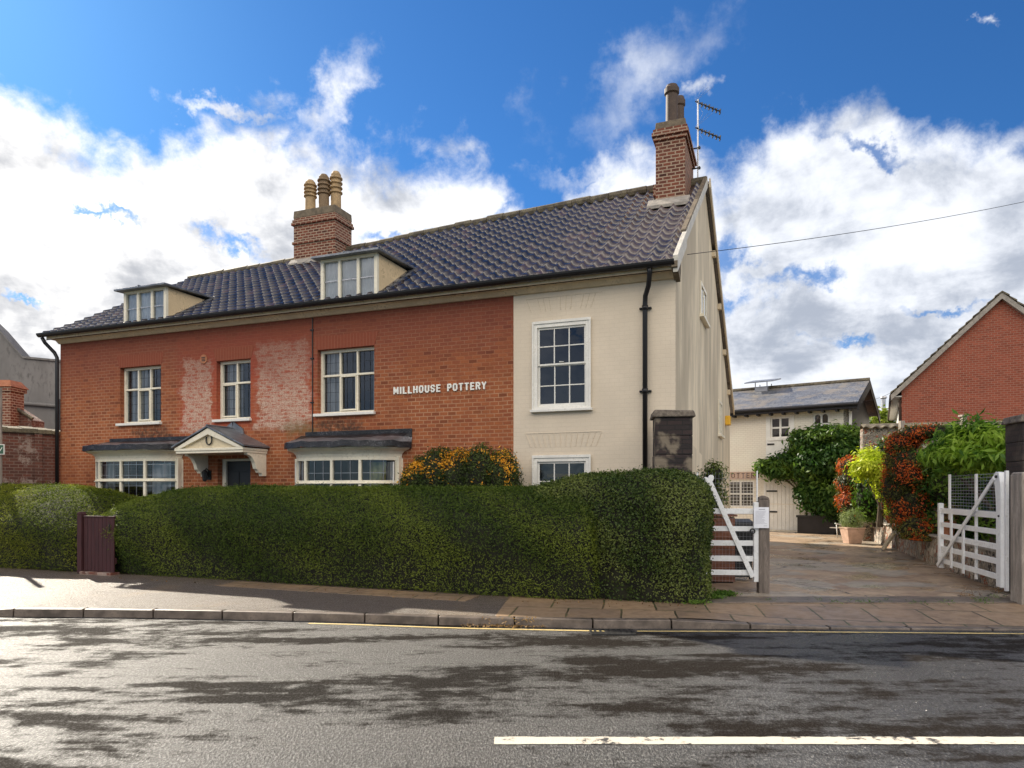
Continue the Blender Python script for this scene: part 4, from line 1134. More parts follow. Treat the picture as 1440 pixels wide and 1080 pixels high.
# ---- chimneys
def pot(mb_parent, x, y, z, r, h, mat, louv=True):
    mb = MB()
    pr = [(r * 0.98, 0), (r * 0.95, h * 0.45)]
    if louv:
        for k in range(4):
            zz = h * (0.48 + 0.11 * k)
            pr += [(r * 0.92, zz), (r * 1.22, zz + h * 0.02), (r * 1.22, zz + h * 0.045), (r * 0.92, zz + h * 0.07)]
        pr += [(r * 0.95, h * 0.93), (r * 0.6, h)]
    else:
        pr += [(r * 0.93, h * 0.80), (r * 1.18, h * 0.83), (r * 1.18, h * 0.93), (r * 1.0, h * 0.96), (r * 0.9, h), (r * 0.7, h), (r * 0.7, h * .8)]
    mb.lathe(pr, (x, y, z), 18)
    return mb.build('chimney_pot', mat, mb_parent, smooth=False)
def stack(pxl, pxc, pxr, sc, py_cap_top, py_base, kind, label):
    # front face between pxl..pxc on plane s=sc-d/2, side face pxc..pxr
    d_ = 0.5
    for _ in range(40):
        s0 = sc - d_ / 2
        xr = H.t(pxc, s0)
        # find depth so that the back right corner falls on pxr
        best = min(np.arange(0.2, 2.0, 0.01), key=lambda q: abs(H.t(pxr, s0 + q) - xr))
        d_ = float(best)
    s0 = sc - d_ / 2; s1 = sc + d_ / 2
    x0, x1 = H.t(pxl, s0), H.t(pxc, s0)
    zt = H.z(pxc, py_cap_top, s0)
    zb = H.z(pxl, py_base, s0) - 1.2
    print('stack', label[:12], round(x0, 2), round(x1, 2), round(s0, 2), round(s1, 2), round(zt, 2))
    mb = MB(); mb.box(x0, x1, s0, s1, zb, zt - 0.16)
    if kind == 3:
        zmid = H.z(pxc, 332, s0); mb.box(x0 - 0.035, x1 + 0.035, s0 - 0.035, s1 + 0.035, zmid - 0.07, zmid)
        mb.box(x0 - 0.05, x1 + 0.05, s0 - 0.05, s1 + 0.05, zt - 0.40, zt - 0.325); mb.box(x0 - 0.03, x1 + 0.03, s0 - 0.03, s1 + 0.03, zt - 0.325, zt - 0.25)
    else:
        mb.box(x0 - 0.05, x1 + 0.05, s0 - 0.05, s1 + 0.05, zt - 0.24, zt - 0.161)
        mb.box(x0 - 0.075, x1 + 0.075, s0 - 0.075, s1 + 0.075, zt - 0.32, zt - 0.2405); mb.box(x0 - 0.04, x1 + 0.04, s0 - 0.04, s1 + 0.04, zt - 0.40, zt - 0.3205)
        mb.box(x0 - 0.07, x0 - 0.001, s0 + 0.1, s1 - 0.1, zt - 1.5, zt - 1.25)
    c = mb.build('chimney_stack', 'chimney_brick', house, bevel=0.006); c['label'] = label
    mb = MB()
    k = 0.02 if kind == 2 else 0.01
    mb.hexa([(x0 - k, s0 - k, zt - 0.20), (x1 + k, s0 - k, zt - 0.20), (x1 + k, s1 + k, zt - 0.20), (x0 - k, s1 + k, zt - 0.20)][0:4],
            [(x0 + 0.0, s0 + 0.0, zt), (x1 - 0.0, s0 + 0.0, zt), (x1 - 0.0, s1 - 0.0, zt), (x0 + 0.0, s1 - 0.0, zt)])
    mb.build('cap', 'stone_cap', c, bevel=0.015)
    mb = MB(); sl = (zridge(x0) - WT - 0.04) / (S_R - S_E)
    zf = WT + 0.04 + sl * (s0 - S_E)
    if kind == 2:
        mb.hexa([(x0 - 0.15, s0 - 0.22, zf - 0.14), (x1 + 0.1, s0 - 0.22, zf - 0.14), (x1 + 0.1, s0 + 0.1, zf + 0.02), (x0 - 0.15, s0 + 0.1, zf + 0.02)],
                [(x0 - 0.15, s0 - 0.22, zf - 0.07), (x1 + 0.1, s0 - 0.22, zf - 0.07), (x1 + 0.1, s0 - 0.003, zf + 0.14), (x0 - 0.15, s0 - 0.003, zf + 0.14)])
    else:
        mb.hexa([(x0 - 0.08, s0 - 0.14, zf - 0.08), (x1 + 0.1, s0 - 0.14, zf - 0.08), (x1 + 0.1, s0 + 0.1, zf + 0.04), (x0 - 0.08, s0 + 0.1, zf + 0.04)],
                [(x0 - 0.08, s0 - 0.14, zf - 0.03), (x1 + 0.1, s0 - 0.14, zf - 0.03), (x1 + 0.1, s0 - 0.003, zf + 0.12), (x0 - 0.08, s0 - 0.003, zf + 0.12)])
    mb.build('flashing', 'mortar', c, bevel=0.01)
    return c, x0, x1, s0, s1, zt
c3, x0, x1, s0, s1, zt = stack(413, 471, 494.5, 3.95, 287, 372, 3, 'wide chimney stack with three louvred buff pots near the middle of the ridge')
for pxx, pyt, sy, mat in ((436.5, 254, 0.30, 'pot_buff'), (455.5, 246, 0.5, 'pot_mid'), (472.5, 242, 0.72, 'pot_buff')):
    sy = s0 + (s1 - s0) * sy
    xx, zz = H.at(pxx, pyt, sy)
    pot(c3, xx, sy, zt - 0.03, 0.145, zz - zt + 0.03, mat)
c2, x0, x1, s0, s1, zt = stack(922, 963.5, 975, 3.75, 165, 275, 2, 'narrow chimney stack with two plain pots at the right gable')
for pxx, pyt, q, r in ((944.7, 121, 0.3, 0.135), (955.5, 137, 0.75, 0.11)):
    sy = s0 + (s1 - s0) * q
    xx, zz = H.at(pxx, pyt, sy)
    pot(c2, xx, sy, zt - 0.03, r, zz - zt + 0.03, 'pot_dark', False)

# ---- lettering fixed to the brick front
def text_mesh(name, body, size, mat, parent, loc, rot, width=None, offset=0.0, ext=0.01, xs=1.0, font_shear=0.0, sp=1.0):
    cu = bpy.data.curves.new(name, 'FONT'); cu.body = body; cu.size = size; cu.extrude = ext; cu.offset = offset
    cu.space_character = sp; cu.space_word = 1.25
    tmp = bpy.data.objects.new('tmp', cu); col.objects.link(tmp)
    dg = bpy.context.evaluated_depsgraph_get(); dg.update()
    me = bpy.data.meshes.new_from_object(tmp.evaluated_get(dg))
    bpy.data.objects.remove(tmp)
    xsn = [v.co.x for v in me.vertices]; ys = [v.co.y for v in me.vertices]
    k = width / (max(xsn) - min(xsn)) if width else xs
    for v in me.vertices: v.co.x = (v.co.x - min(xsn)) * k; v.co.y -= min(ys)
    me.materials.clear(); me.materials.append(M[mat])
    o = bpy.data.objects.new(name, me); col.objects.link(o)
    if parent: o.parent = parent
    o.location = loc; o.rotation_euler = rot
    return o
tx0, tz0 = H.at(554.5, 555); tx1, _ = H.at(684.5, 548)
ht = H.z(556, 544.2) - tz0
sg = thing('wall_lettering', 'cream raised capital letters reading MILLHOUSE POTTERY fixed to the red brick front', 'sign lettering', tuple(H.w(tx0, -0.03, tz0)), -H.th)
zm_ = H.at(600, 553)[1]
a_, b_ = H.t(593.0), H.t(629.5)
GL_ = {'M': (1.15, [[(0, 0), (0, 1)], [(0, 1), (.5, .25)], [(.5, .25), (1, 1)], [(1, 1), (1, 0)]]), 'I': (0.12, [[(.5, 0), (.5, 1)]]), 'L': (0.8, [[(0, 1), (0, 0)], [(0, 0), (1, 0)]]),
       'H': (0.95, [[(0, 0), (0, 1)], [(1, 0), (1, 1)], [(0, .5), (1, .5)]]),
       'O': (0.95, [[(0, .22), (0, .78)], [(0, .78), (.25, 1)], [(.25, 1), (.75, 1)], [(.75, 1), (1, .78)], [(1, .78), (1, .22)], [(1, .22), (.75, 0)], [(.75, 0), (.25, 0)], [(.25, 0), (0, .22)]]),
       'U': (0.95, [[(0, 1), (0, .22)], [(0, .22), (.25, 0)], [(.25, 0), (.75, 0)], [(.75, 0), (1, .22)], [(1, .22), (1, 1)]]),
       'S': (0.9, [[(1, .8), (.75, 1)], [(.75, 1), (.25, 1)], [(.25, 1), (0, .8)], [(0, .8), (0, .66)], [(0, .66), (.25, .53)], [(.25, .53), (.75, .45)], [(.75, .45), (1, .32)], [(1, .32), (1, .2)], [(1, .2), (.75, 0)], [(.75, 0), (.25, 0)], [(.25, 0), (0, .2)]]),
       'E': (0.8, [[(0, 0), (0, 1)], [(0, 1), (1, 1)], [(0, .52), (.85, .52)], [(0, 0), (1, 0)]]),
       'P': (0.85, [[(0, 0), (0, 1)], [(0, 1), (.7, 1)], [(.7, 1), (1, .85)], [(1, .85), (1, .6)], [(1, .6), (.7, .45)], [(.7, .45), (0, .45)]]),
       'T': (0.9, [[(0, 1), (1, 1)], [(.5, 0), (.5, 1)]]),
       'R': (0.9, [[(0, 0), (0, 1)], [(0, 1), (.7, 1)], [(.7, 1), (1, .85)], [(1, .85), (1, .62)], [(1, .62), (.7, .5)], [(.7, .5), (0, .5)], [(.55, .5), (1, 0)]]),
       'Y': (0.95, [[(0, 1), (.5, .5)], [(1, 1), (.5, .5)], [(.5, .5), (.5, 0)]])}
def strokes(word, x0, width, h, z0, parent, mat, th=0.20, depth=0.028, serif=0.0):
    gap = 0.42
    tot = sum(GL_[c][0] * 0.52 + gap for c in word) - gap + th * 0.9
    k = width / (tot * h)
    x = x0 + th * h * 0.42 * k
    for c in word:
        w_, segs = GL_[c]; W_ = w_ * 0.52 * h * k
        mb = MB(); T_ = th * h; i = 0
        for (a, b) in segs:
            p = Vector((x + a[0] * W_, 0, z0 + T_ / 2 + a[1] * (h - T_))); q = Vector((x + b[0] * W_, 0, z0 + T_ / 2 + b[1] * (h - T_)))
            dd = (q - p).normalized(); n = Vector((-dd.z, 0, dd.x)) * T_ * (0.5 if abs(dd.x) < .3 else 0.44)
            p, q = p - dd * T_ * 0.34, q + dd * T_ * 0.34
            off = -0.0004 * i; i += 1
            mb.prism([(v_.x, v_.z) for v_ in (p + n, p - n, q - n, q + n)], 'y', off, depth)
            if serif and abs(dd.x) < 0.3:
                for e_ in (p, q): mb.box(e_.x - T_, e_.x + T_, off - 0.0003, depth, e_.z - T_ * 0.25, e_.z + T_ * 0.25)
        mb.build('letter', mat, parent)
        x += W_ + gap * h * k
strokes('MILLHOUSE', 0, H.t(620) - tx0, ht * 0.98, 0, sg, 'letter_paint')
strokes('POTTERY', H.t(630) - tx0, tx1 - H.t(630), ht * 0.98, H.z(630, 551) - tz0 + 0.004, sg, 'letter_paint')

# ---- television aerial on its mast
ax, az_ = H.at(981.5, 252, 4.2)
ae = thing('tv_aerial', 'tall thin mast with two small black aerials beside the right chimney', 'aerial', tuple(H.w(ax, 4.2, az_ - 0.3)), -H.th)
ztop = H.z(981, 140, 4.2) - (az_ - 0.3)
mb = MB(); mb.tube([(0, 0, 0), (0, 0, ztop)], 0.017, 8); mb.build('mast', 'alu', ae)
for zz in (0.55, 1.0):
    mb = MB(); mb.tube([(0.05, 0, zz), (-0.2, 0, zz)], 0.016, 6); mb.tube([(0.03, -0.03, zz), (0.03, 0.03, zz)], 0.03, 6); mb.build('bracket', 'black_iron', ae)
for zz in (ztop - 0.03, ztop - 0.62):
    mb = MB(); ln = 0.62; dr_ = Vector((0.93, 0.12, -0.52)).normalized()
    st_ = Vector((-0.06, 0, zz)); mb.tube([st_, st_ + dr_ * ln], 0.012, 6)
    for k in range(7):
        c0 = st_ + dr_ * (0.08 + ln * k / 7)
        hl = 0.10 if k % 2 else 0.05
        mb.tube([c0 - Vector((0.02, 0.07, 0.0)), c0 + Vector((0.0, 0.07, 0.0))], 0.016, 5)
        mb.tube([c0 - Vector((0.01, 0, 0.065)), c0 + Vector((0.01, 0, 0.055 if k % 3 == 0 else 0.035))], 0.016, 5)
    mb.build('aerial_head', 'black_iron', ae)
    mb = MB()
    for q in (-1, 1):
        for e_ in (0.05, 0.16, 0.26): mb.tube([st_, st_ + Vector((0.12 + e_, e_ * 0.5 * q, q * 0.30 + 0.1 * e_))], 0.0022, 4)
    mb.build('reflector', 'alu', ae)

# the gable end is not quite square to the front
for o_ in house.children_recursive:
    if o_.type != 'MESH' or o_.name.startswith(('chimney', 'cap', 'flashing')): continue
    if o_.parent and o_.parent.name.startswith(('chimney', 'dormer')): continue
    for v_ in o_.data.vertices:
        if v_.co.x > TE - 0.3 and v_.co.y > 0.3: v_.co.x += SHR * v_.co.y

# ================================================================ ground
RZ = -0.10                         # road level; the pavement is 0
def kerbY(X):
    pts = [(-60, 13.0), (-20, 9.9), (-9, 8.95), (-6.4, 8.76), (-4.8, 8.70), (-2.1, 8.42), (-0.67, 8.17), (1.03, 8.0), (3.0, 7.97), (5.8, 7.85), (12, 7.4), (60, 4.2)]
    for (a, b), (c, d_) in zip(pts, pts[1:]):
        if X <= c: return b + (d_ - b) * (X - a) / (c - a)
    return pts[-1][1]
def wet(t, o, base, r_dry, r_wet, wetmask, bmp):
    return None
def road_mat():
    m, t = new_mat('wet_asphalt')
    o = t.obj(); x, y, z = t.xyz(o)
    st = t.vec(t.m('MULTIPLY', x, 0.22), t.m('MULTIPLY', y, 1.15), 0.0)
    a = t.noise(st, 1.1, 5, 0.62, 0.25)
    b = t.noise(t.vec(t.m('MULTIPLY', x, 0.5), t.m('MULTIPLY', y, 1.6), 3.0), 1.7, 6, 0.65, 0.3)
    g = t.noise(o, 70, 3, 0.75)
    g2 = t.noise(o, 30, 3, 0.65)
    vo = t.n('ShaderNodeTexVoronoi'); t.put(vo.inputs['Vector'], o); vo.inputs['Scale'].default_value = 95
    vr = t.xyz(vo.outputs['Color'])[0]
    dryish = t.mr(t.m('ADD', t.m('ADD', t.m('MULTIPLY', a, 0.55), t.m('MULTIPLY', b, 0.40)), t.m('MULTIPLY', t.noise(o, 6, 4, 0.7), 0.22)), 0.525, 0.66)
    gm = t.noise(t.vec(t.m('MULTIPLY', x, 62), t.m('MULTIPLY', y, 32), 0.0), 1.0, 3, 0.75)
    gr = t.mr(gm, 0.47, 0.60)
    c = t.mix(g, (0.010, 0.009, 0.008), (0.034, 0.031, 0.028))
    c = t.mix(t.m('MULTIPLY', gr, t.mr(dryish, 0, 1, 0.25, 0.06)), c, (0.085, 0.078, 0.072))
    c = t.mix(t.m('MULTIPLY', t.mr(vr, 0.84, 0.92), t.mr(dryish, 0, 1, 0.35, 0.10)), c, (0.17, 0.155, 0.14))  # pale grains and stone specks; sun sparkle put into the colour
    c = t.mix(t.m('MULTIPLY', dryish, 0.75), c, (0.022, 0.017, 0.013))
    c = t.mix(t.m('MULTIPLY', t.mr(x, 1.0, -3.0), 0.0), c, (0.08, 0.07, 0.06))
    # square patches from old trenches
    p1 = t.box(x, y, -1.3, 0.25, 4.75, 6.6, 0.02); p2 = t.box(x, y, -2.2, -1.3, 4.75, 5.7, 0.02)
    c = t.mix(t.m('MULTIPLY', t.m('MAXIMUM', p1, p2), 0.45), c, (0.020, 0.018, 0.016))
    smooth_ = t.mr(x, 0.5, 3.5)
    rg = t.m('ADD', t.m('MULTIPLY', dryish, 0.26), t.mr(smooth_, 0, 1, 0.36, 0.26))
    rg = t.m('SUBTRACT', t.m('ADD', rg, t.m('MULTIPLY', g2, 0.10)), t.m('MULTIPLY', gr, 0.08))
    h = t.m('ADD', t.m('ADD', t.m('MULTIPLY', gm, 1.0), t.m('MULTIPLY', g, 0.4)), t.m('ADD', t.m('MULTIPLY', vr, 0.4), t.m('MULTIPLY', g2, 0.5)))
    bm = t.n('ShaderNodeBump'); bm.inputs['Distance'].default_value = 0.020
    t.put(bm.inputs['Strength'], t.mr(smooth_, 0, 1, 1.0, 0.75)); t.put(bm.inputs['Height'], h)
    b2 = t.bump(t.noise(o, 1.2, 4, 0.6), 0.25, 0.06, bm.outputs[0])
    finish(m, t, c, rg, b2, t.m('MULTIPLY', t.mr(dryish, 0, 1, 1.15, 0.05), t.mr(gr, 0, 1, 0.45, 1.5)), coat=t.mr(dryish, 0, 1, 0.16, 0.0), coat_rough=0.28)
road_mat()
def pave_mat(name, slabs):
    m, t = new_mat(name)
    o = t.obj(); x, y, z = t.xyz(o)
    g = t.noise(o, 110, 3, 0.7); n1 = t.noise(o, 0.8, 6, 0.6); n2 = t.noise(o, 7, 6, 0.65)
    if slabs:
        ca_, sa_ = math.cos(R(-9)), math.sin(R(-9))
        xr = t.m('SUBTRACT', t.m('MULTIPLY', x, ca_), t.m('MULTIPLY', y, sa_)); yr = t.m('ADD', t.m('MULTIPLY', x, -sa_ * -1), t.m('MULTIPLY', y, ca_))
        xr = t.m('ADD', t.m('MULTIPLY', x, ca_), t.m('MULTIPLY', y, sa_)); yr = t.m('SUBTRACT', t.m('MULTIPLY', y, ca_), t.m('MULTIPLY', x, sa_))
        wx_ = t.m('MULTIPLY', t.m('SUBTRACT', t.noise(o, 1.5, 3), 0.5), 0.05)
        b = t.n('ShaderNodeTexBrick'); b.offset = 0.35
        t.put(b.inputs['Vector'], t.vec(t.m('ADD', xr, wx_), t.m('ADD', yr, t.m('ADD', wx_, 0.06)), 0.0))
        t.put(b.inputs['Color1'], (0.31, 0.21, 0.13)); t.put(b.inputs['Color2'], (0.17, 0.12, 0.085)); t.put(b.inputs['Mortar'], (0.02, 0.015, 0.01))
        for k, val in (('Scale', 1.0), ('Mortar Size', 0.013), ('Mortar Smooth', 0.2), ('Bias', -0.1), ('Brick Width', 0.66), ('Row Height', 0.74)):
            b.inputs[k].default_value = val
        c = t.mix(t.m('MULTIPLY', t.mr(n2, 0.4, 0.7), 0.55), b.outputs['Color'], (0.12, 0.085, 0.055))
        c = t.mix(t.m('MULTIPLY', t.mr(n1, 0.42, 0.62), 0.5), c, (0.34, 0.22, 0.12))
        c = t.mix(t.m('MULTIPLY', t.m('MULTIPLY', b.outputs['Fac'], t.mr(n2, 0.45, 0.6)), 0.8), c, (0.05, 0.08, 0.02))
        h = t.m('ADD', t.m('MULTIPLY', b.outputs['Fac'], -1.2), t.m('ADD', t.m('MULTIPLY', g, 0.15), t.m('MULTIPLY', n2, 0.3)))
        finish(m, t, c, t.m('ADD', 0.22, t.m('MULTIPLY', n2, 0.5)), t.bump(h, 0.5, 0.008), 0.45)
    else:
        gm = t.noise(t.vec(t.m('MULTIPLY', x, 50), t.m('MULTIPLY', y, 26), 0.0), 1.0, 3, 0.75)
        c = t.mix(g, (0.060, 0.044, 0.034), (0.16, 0.118, 0.088))
        c = t.mix(t.mr(gm, 0.46, 0.60), c, (0.24, 0.185, 0.14))
        c = t.mix(t.m('MULTIPLY', t.mr(n2, 0.4, 0.65), 0.5), c, (0.10, 0.072, 0.052))
        c = t.mix(t.m('MULTIPLY', t.mr(n1, 0.55, 0.7), 0.5), c, (0.26, 0.17, 0.09))
        finish(m, t, c, t.m('ADD', 0.28, t.m('MULTIPLY', n2, 0.22)), t.bump(t.m('ADD', t.m('ADD', g, t.m('MULTIPLY', gm, 1.4)), t.m('MULTIPLY', n2, 0.8)), 1.0, 0.02), t.mr(gm, 0.44, 0.6, 0.45, 1.5))
pave_mat('pavement_asphalt', False); pave_mat('paving', True)
def drive_mat():
    m, t = new_mat('drive_concrete')
    o = t.obj(); x, y, z = t.xyz(o)
    g = t.noise(o, 90, 3, 0.7); n1 = t.noise(o, 0.75, 6, 0.62, 0.6); n2 = t.noise(o, 5, 6, 0.65)
    c = t.mix(t.mr(n1, 0.40, 0.58), (0.33, 0.225, 0.145), (0.48, 0.35, 0.225))
    c = t.mix(t.m('MULTIPLY', t.mr(t.noise(o, 0.55, 5, 0.55, 0.4), 0.52, 0.54), 0.7), c, (0.40, 0.37, 0.31))
    c = t.mix(t.m('MULTIPLY', t.mr(n2, 0.4, 0.7), 0.5), c, (0.14, 0.095, 0.065))
    c = t.mix(t.m('MULTIPLY', g, 0.3), c, (0.14, 0.105, 0.08))
    wv_ = t.n('ShaderNodeVectorMath', operation='ADD'); t.put(wv_.inputs[0], o); t.put(wv_.inputs[1], t.noise(o, 1.2, 4, out=1))
    ve = t.n('ShaderNodeTexVoronoi', feature='DISTANCE_TO_EDGE'); t.put(ve.inputs['Vector'], wv_.outputs[0]); ve.inputs['Scale'].default_value = 0.38
    crack = t.mr(ve.outputs['Distance'], 0.003, 0.010, 1, 0)
    c = t.mix(t.m('MULTIPLY', crack, 0.85), c, (0.03, 0.025, 0.02))
    puddle = t.mr(t.noise(o, 0.9, 4, 0.5), 0.50, 0.58)
    finish(m, t, c, t.m('SUBTRACT', t.m('ADD', 0.45, t.m('MULTIPLY', n2, 0.25)), t.m('MULTIPLY', puddle, 0.30)),
           t.bump(t.m('ADD', t.m('SUBTRACT', t.m('MULTIPLY', g, 0.3), crack), n2), 0.4, 0.01), 0.5)
drive_mat()
plain('kerb_stone', (0.16, 0.125, 0.098), 0.42, 0.25, 5, dirt=(0.09, 0.075, 0.06), dirt_amt=0.7, bumpk=0.4)
plain('soil', (0.07, 0.05, 0.032), 0.95, 0.3, 3, dirt=(0.05, 0.07, 0.02), dirt_amt=0.8)
plain('grass_ground', (0.05, 0.075, 0.025), 0.95, 0.3, 0.6)
def line_mat(name, c, amt):
    m, t = new_mat(name)
    o = t.obj(); n = t.noise(o, 14, 6, 0.7); g = t.noise(o, 90, 3, 0.7); n1 = t.noise(o, 2.0, 5, 0.6)
    wn = t.mr(t.m('ADD', t.m('MULTIPLY', n, 0.6), t.m('MULTIPLY', n1, 0.5)), amt, amt + 0.07)
    cc = t.mix(t.m('MULTIPLY', g, 0.35), c, tuple(k * 0.6 for k in c))
    cc = t.mix(wn, cc, (0.05, 0.047, 0.045))
    finish(m, t, cc, 0.55, t.bump(g, 0.5, 0.006), 0.35)
line_mat('white_line', (0.64, 0.58, 0.47), 0.585); line_mat('yellow_line', (0.66, 0.50, 0.20), 0.60)

def sheet(name, pts, z, mat, sub=None):
    mb = MB(); mb.face([(p[0], p[1], z) for p in pts]); o = mb.build(name, mat); tag(o, kind='structure'); return o
sheet('ground', [(-300, -200), (300, -200), (300, 500), (-300, 500)], -0.16, 'grass_ground')
Xs = [-60, -40, -20, -15, -12, -9, -7.5, -6.4, -5.5, -4.8, -3.5, -2.1, -1.4, -0.67, 0, 1.03, 2, 3.0, 4.4, 5.8, 9, 12, 20, 40, 60]
mb = MB()
for a, b in zip(Xs, Xs[1:]):
    mb.face([(a, -6, RZ), (b, -6, RZ), (b, kerbY(b) + 0.02, RZ), (a, kerbY(a) + 0.02, RZ)])
tag(mb.build('road', 'wet_asphalt'), kind='structure')
def backY(X):
    q = H.w(0, -2.2)
    return q[1] - (X - q[0]) * math.tan(H.th) if X < 2.4 else 9.75
mb = MB()          # ground level behind the kerb
for a, b in zip(Xs, Xs[1:]):
    mb.face([(a, backY(a) - 0.15, -0.012), (b, backY(b) - 0.15, -0.012), (b, 70, -0.012), (a, 70, -0.012)])
tag(mb.build('garden_ground', 'soil'), kind='structure')
def ktop(X):
    """kerb top: dropped at the far left crossing and in front of the driveway"""
    lo = -0.075
    a = 1 if X > -6.3 else max(0, (X + 7.4) / 1.1)
    b = 1 if X < 2.2 else max(0, 1 - (X - 2.2) / 1.0)
    return lo * (1 - min(a, b))
# kerb stones
mb = MB(); X = -30.0
random.seed(3)
while X < 30:
    e = X + (0.91 if X > -7.5 else 0.91)
    y0, y1 = kerbY(X), kerbY(e)
    g_ = 0.008
    z0, z1 = ktop(X) , ktop(e)
    mb.hexa([(X + g_, y0, -0.2), (e - g_, y1, -0.2), (e - g_, y1 + 0.13, -0.2), (X + g_, y0 + 0.13, -0.2)],
            [(X + g_, y0 + 0.012, z0 + random.uniform(-.003, .003)), (e - g_, y1 + 0.012, z1 + random.uniform(-.003, .003)), (e - g_, y1 + 0.13, z1 + 0.002), (X + g_, y0 + 0.13, z0 + 0.002)])
    X = e
tag(mb.build('kerb', 'kerb_stone', bevel=0.012), kind='structure')
# pavement, laid in narrow strips so that it dips with the dropped kerbs
hedge_s = -2.8
def pav(name, xa, xb, mat, skew=0.0):
    mb = MB(); n = max(2, int((xb - xa) / 0.25)); rows = 5
    for i in range(n):
        for j in range(rows):
            P_ = []
            for (ii, jj) in ((i, j), (i + 1, j), (i + 1, j + 1), (i, j + 1)):
                f = jj / rows
                x = xa + (xb - xa) * ii / n
                yk, yb = kerbY(x) + 0.13, backY(x)
                x2 = x + skew * f * (1 if name == 'pavement' and ii == n else (1 if name != 'pavement' and ii == 0 else 0))
                y = yk + (yb - yk) * f
                P_.append((x2, y, ktop(x) * (1 - f) ** 1.5))
            mb.face(P_)
    return tag(mb.build(name, mat), kind='structure')
pav('pavement', -30, -0.2, 'pavement_asphalt', 0.22)
pav('paving_slabs', -0.2, 30, 'paving', 0.22)
# one row of flags along the foot of the hedge
mb = MB()
for k in range(11):
    a = H.t(330, -2.8) + k * 0.62
    if a + 0.6 > H.t(712, -2.9): break
    mb.hexa([H.w(a, -3.22, 0.0), H.w(a + 0.605, -3.22, 0.0), H.w(a + 0.605, -2.7, 0.0), H.w(a, -2.7, 0.0)],
            [H.w(a, -3.22, 0.005), H.w(a + 0.605, -3.22, 0.006), H.w(a + 0.605, -2.7, 0.005), H.w(a, -2.7, 0.006)])
tag(mb.build('paving_flags', 'paving'), kind='structure')
# driveway
dl = [H.w(TE - 0.6, -2.3), H.w(TE + 0.05, 0), H.w(TE + 0.0, 16)]
dr_ = [(7.3, 9.75), (8.2, 12.5), (12.2, 24.2), (14, 27)]
sheet('driveway', [(2.6, 9.75), (7.6, 9.75), (8.7, 13.2), (9.9, 17.1), (12.6, 25), (13, 30), (6, 30), tuple(H.w(TE - 0.1, 14.5)[:2]), tuple(H.w(TE - 0.1, 0.5)[:2])], -0.004, 'drive_concrete')
mb = MB(); mb.box(2.3, 9.5, 9.25, 9.75, -0.05, 0.006)
tag(mb.build('threshold', 'kerb_stone', bevel=0.006), kind='structure')
# markings
mb = MB()
xa = -2.45
while xa < 30:
    xb = xa + 0.5
    w0 = 0.03 + random.uniform(-.004, .004); off = 0.15
    mb.face([(xa, kerbY(xa) - off - w0, RZ + 0.004), (xb, kerbY(xb) - off - w0, RZ + 0.004), (xb, kerbY(xb) - off + w0 - 0.005, RZ + 0.004), (xa, kerbY(xa) - off + w0 - 0.005, RZ + 0.004)])
    xa = xb
    if 0.85 < xa < 1.3: xa = 1.42
tag(mb.build('yellow_line', 'yellow_line'), kind='structure')
mb = MB(); xa = (695 - CX) * 4.4 / F
prev = (4.345, 4.475)
while xa < 4.6:
    xb = xa + 0.04
    cur_ = (4.345 + random.uniform(-.004, .004), 4.475 + random.uniform(-.006, .004))
    mb.face([(xa, prev[0], RZ + 0.004), (xb, cur_[0], RZ + 0.004), (xb, cur_[1], RZ + 0.004), (xa, prev[1], RZ + 0.004)])
    prev = cur_; xa = xb
tag(mb.build('white_line', 'white_line'), kind='structure')
# road drain
mb = MB(); gx, gy = 1.13, kerbY(1.13) - 0.22
mb.box(gx - 0.25, gx + 0.25, gy - 0.15, gy - 0.13, RZ, RZ + 0.012); mb.box(gx - 0.25, gx + 0.25, gy + 0.13, gy + 0.15, RZ, RZ + 0.012)
mb.box(gx - 0.25, gx - 0.225, gy - 0.13, gy + 0.13, RZ, RZ + 0.012); mb.box(gx + 0.225, gx + 0.25, gy - 0.13, gy + 0.13, RZ, RZ + 0.012)
for k in range(7): mb.box(gx - 0.20 + k * 0.062, gx - 0.175 + k * 0.062, gy - 0.13, gy + 0.13, RZ + 0.001, RZ + 0.009)
mb.box(gx - 0.225, gx + 0.225, gy - 0.13, gy + 0.13, RZ + 0.0002, RZ + 0.0035)
tag(mb.build('drain_cover', 'black_iron'), 'black iron road drain grating in the gutter on the yellow line', 'drain cover')

